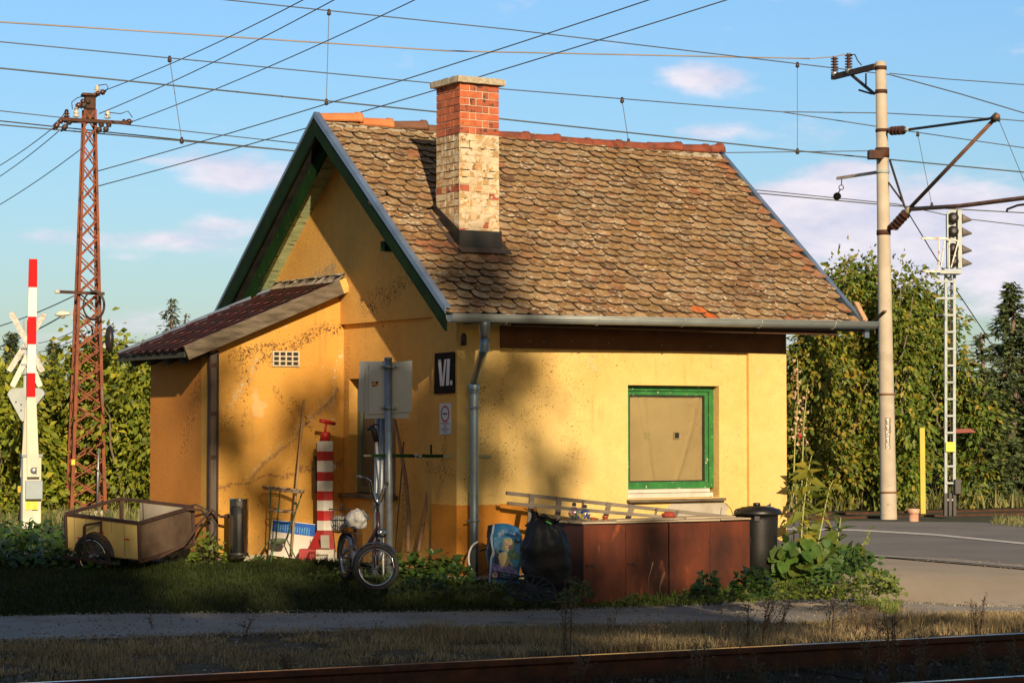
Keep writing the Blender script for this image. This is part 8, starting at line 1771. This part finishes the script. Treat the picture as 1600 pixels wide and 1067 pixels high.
for px, h_, lab in ((450, 60, 'misty grey weed in front of the rail far left'), (905, 60, 'grey green weed in front of the rail below the tall dried weed'), (1085, 70, 'grey green weed before the rail in the middle right'), (1180, 60, 'grey green weed before the rail under the dustbin'), (1395, 120, 'large feathery weed in front of the rail under the road'), (1440, 90, 'feathery weed right of the large one'), (1360, 80, 'feathery weed left of the large one'), (1535, 70, 'feathery weed near the lower right corner'), (1585, 80, 'feathery weed in the lower right corner'), (590, 60, 'grey green weed before the rail left of the middle')):
    sz_ = (1067 - 1010); b = at(px, 1076, z=-.18); pm2 = ((b - CAM) @ Fv) / FP; dried_weed.__globals__['onground_'] = None
    b_ = onground; onground = (lambda *a: b); dried_weed(px, 0, h_, rng.uniform(-8, 8), 8, lab, M_seedg); onground = b_
# ---------------------------------------------------------------- trees standing behind the photographer, across the tracks:
# the low evening sun comes through between them and their long shadow covers the foreground
hv2 = unit(V3(.322, .947, 0)); pv2 = V3(.947, -.322, 0) / math.hypot(.947, .322); TANE = .357
DIST = 40.
def shade_pt(a, b, extra=0.):     # a: across the light, b: height at which its shadow edge meets the house wall plane through the corner
    return pv2 * a - hv2 * (DIST + extra) + V3(0, 0, b + TANE * (DIST + extra))
ML_sh = mat('roadside_tree_leaf', (1, 1, 1), None, 1.3, .7, rndcol=[(.05, .09, .015), (.08, .12, .02), (.035, .07, .012)], spec=.2)
GAPS = [(.60, -1.90, .75, .42), (2.4, -1.85, 1.5, .30), (2.7, -1.10, .8, .30), (-3.8, -1.1, .16, .09), (4.2, -1.75, 1.2, .2), (-1.2, -2.3, .4, .08)]
def shade_tree(a, width, topb, label, extra=0., n=1500, blobs=(), seed=0, leaf=.34, name='roadside_tree'):
    base = pv2 * a - hv2 * (DIST + extra); base[2] = -.2; root = thing(name, base, label, 'tree', 'trees behind the photographer'); r = random.Random(seed); bl = []
    zlow = TANE * (DIST + extra) - 4.6; ztop = topb + TANE * (DIST + extra); 
    k = 8
    for i in range(k):
        x = (-.5 + (i + .5) / k) * width; h = ztop - zlow; hh = h * r.uniform(.42, .5); bl.append((base + pv2 * x + V3(0, 0, zlow + .2 + hh + r.uniform(-.1, .1)), width / k * 1.1, 1.4, hh))
    c = [(b[0], b[1], b[2], b[3]) for b in bl] + [(shade_pt(x, z, extra), rx, 1.0, rz) for x, z, rx, rz, _ in blobs]
    vol = np.array([b[1] * b[3] for b in bl]); pr_ = list(vol / vol.sum() * n) + [bb[4] for bb in blobs]; P = []
    for bi, b in enumerate(c):
        q = rng.normal(size=(int(pr_[bi]), 3)); q /= np.linalg.norm(q, axis=1, keepdims=True); q *= rng.uniform(0, 1, (len(q), 1)) ** .45; P.append(b[0][None] + pv2[None] * q[:, :1] * b[1] + hv2[None] * q[:, 1:2] * b[2] + V3(0, 0, 1)[None] * q[:, 2:3] * b[3])
    P = np.concatenate(P); ca = P @ pv2; cb = P[:, 2] + TANE * (P @ hv2); ok = np.ones(len(P), bool)      # gaps in the crowns
    for (ga, gb, ra_, rb_) in GAPS: ok &= ((ca - ga) / ra_) ** 2 + ((cb - gb) / rb_) ** 2 > 1 + .3 * rng.normal(size=len(P))
    P = P[ok]; m = len(P); A, S, N_ = frames(rng.normal(size=(m, 3)), rng.normal(size=(m, 3)) * .6 - hv2[None]); scatter_mesh('crown', P, A, S, N_, leaf * rng.uniform(.7, 1.3, m), leaf * .8, LEAF2[0], LEAF2[1], ML_sh, root)
    limbs(root, base, [base + V3(0, 0, ztop * .9)] + [b[0] for b in c], .22); return root
shade_tree(-9.5, 7., 2.2, 'leafy roadside tree far left behind the photographer', seed=1, n=5600)
shade_tree(-4.5, 3.0, 1.75, 'broad tree left behind the photographer', seed=2, n=4200, blobs=((-2.0, 1.9, .25, .25, 24), (-1.6, 1.4, .2, .2, 20), (-2.1, 2.6, .15, .12, 12), (-1.3, 2.2, .16, .14, 14)))
shade_tree(-1.9, 2.2, .42, 'low topped tree behind the photographer', seed=3, n=2800, blobs=((-.80, 1.90, .20, .36, 60), (-.42, 1.45, .30, .85, 120), (-1.05, 1.75, .28, .25, 24), (-.75, 2.6, .2, .2, 6)))
shade_tree(.35, 2.2, .55, 'tree with a tall loose crown right behind the photographer', seed=4, n=2700, blobs=((.08, 1.5, .30, 1.1, 105), (.62, 1.9, .40, .34, 34), (1.0, 1.12, .36, .40, 34), (.75, 2.2, .3, .2, 16), (.1, 2.9, .35, .38, 48), (.45, 3.15, .3, .22, 20)))
shade_tree(2.2, 1.4, -.15, 'round tree to the right behind the photographer', seed=5, n=1100, blobs=((1.75, .0, .3, .2, 16),))
shade_tree(6., 6.2, -1.10, 'wide low tree further right behind the photographer', seed=6, n=3600)
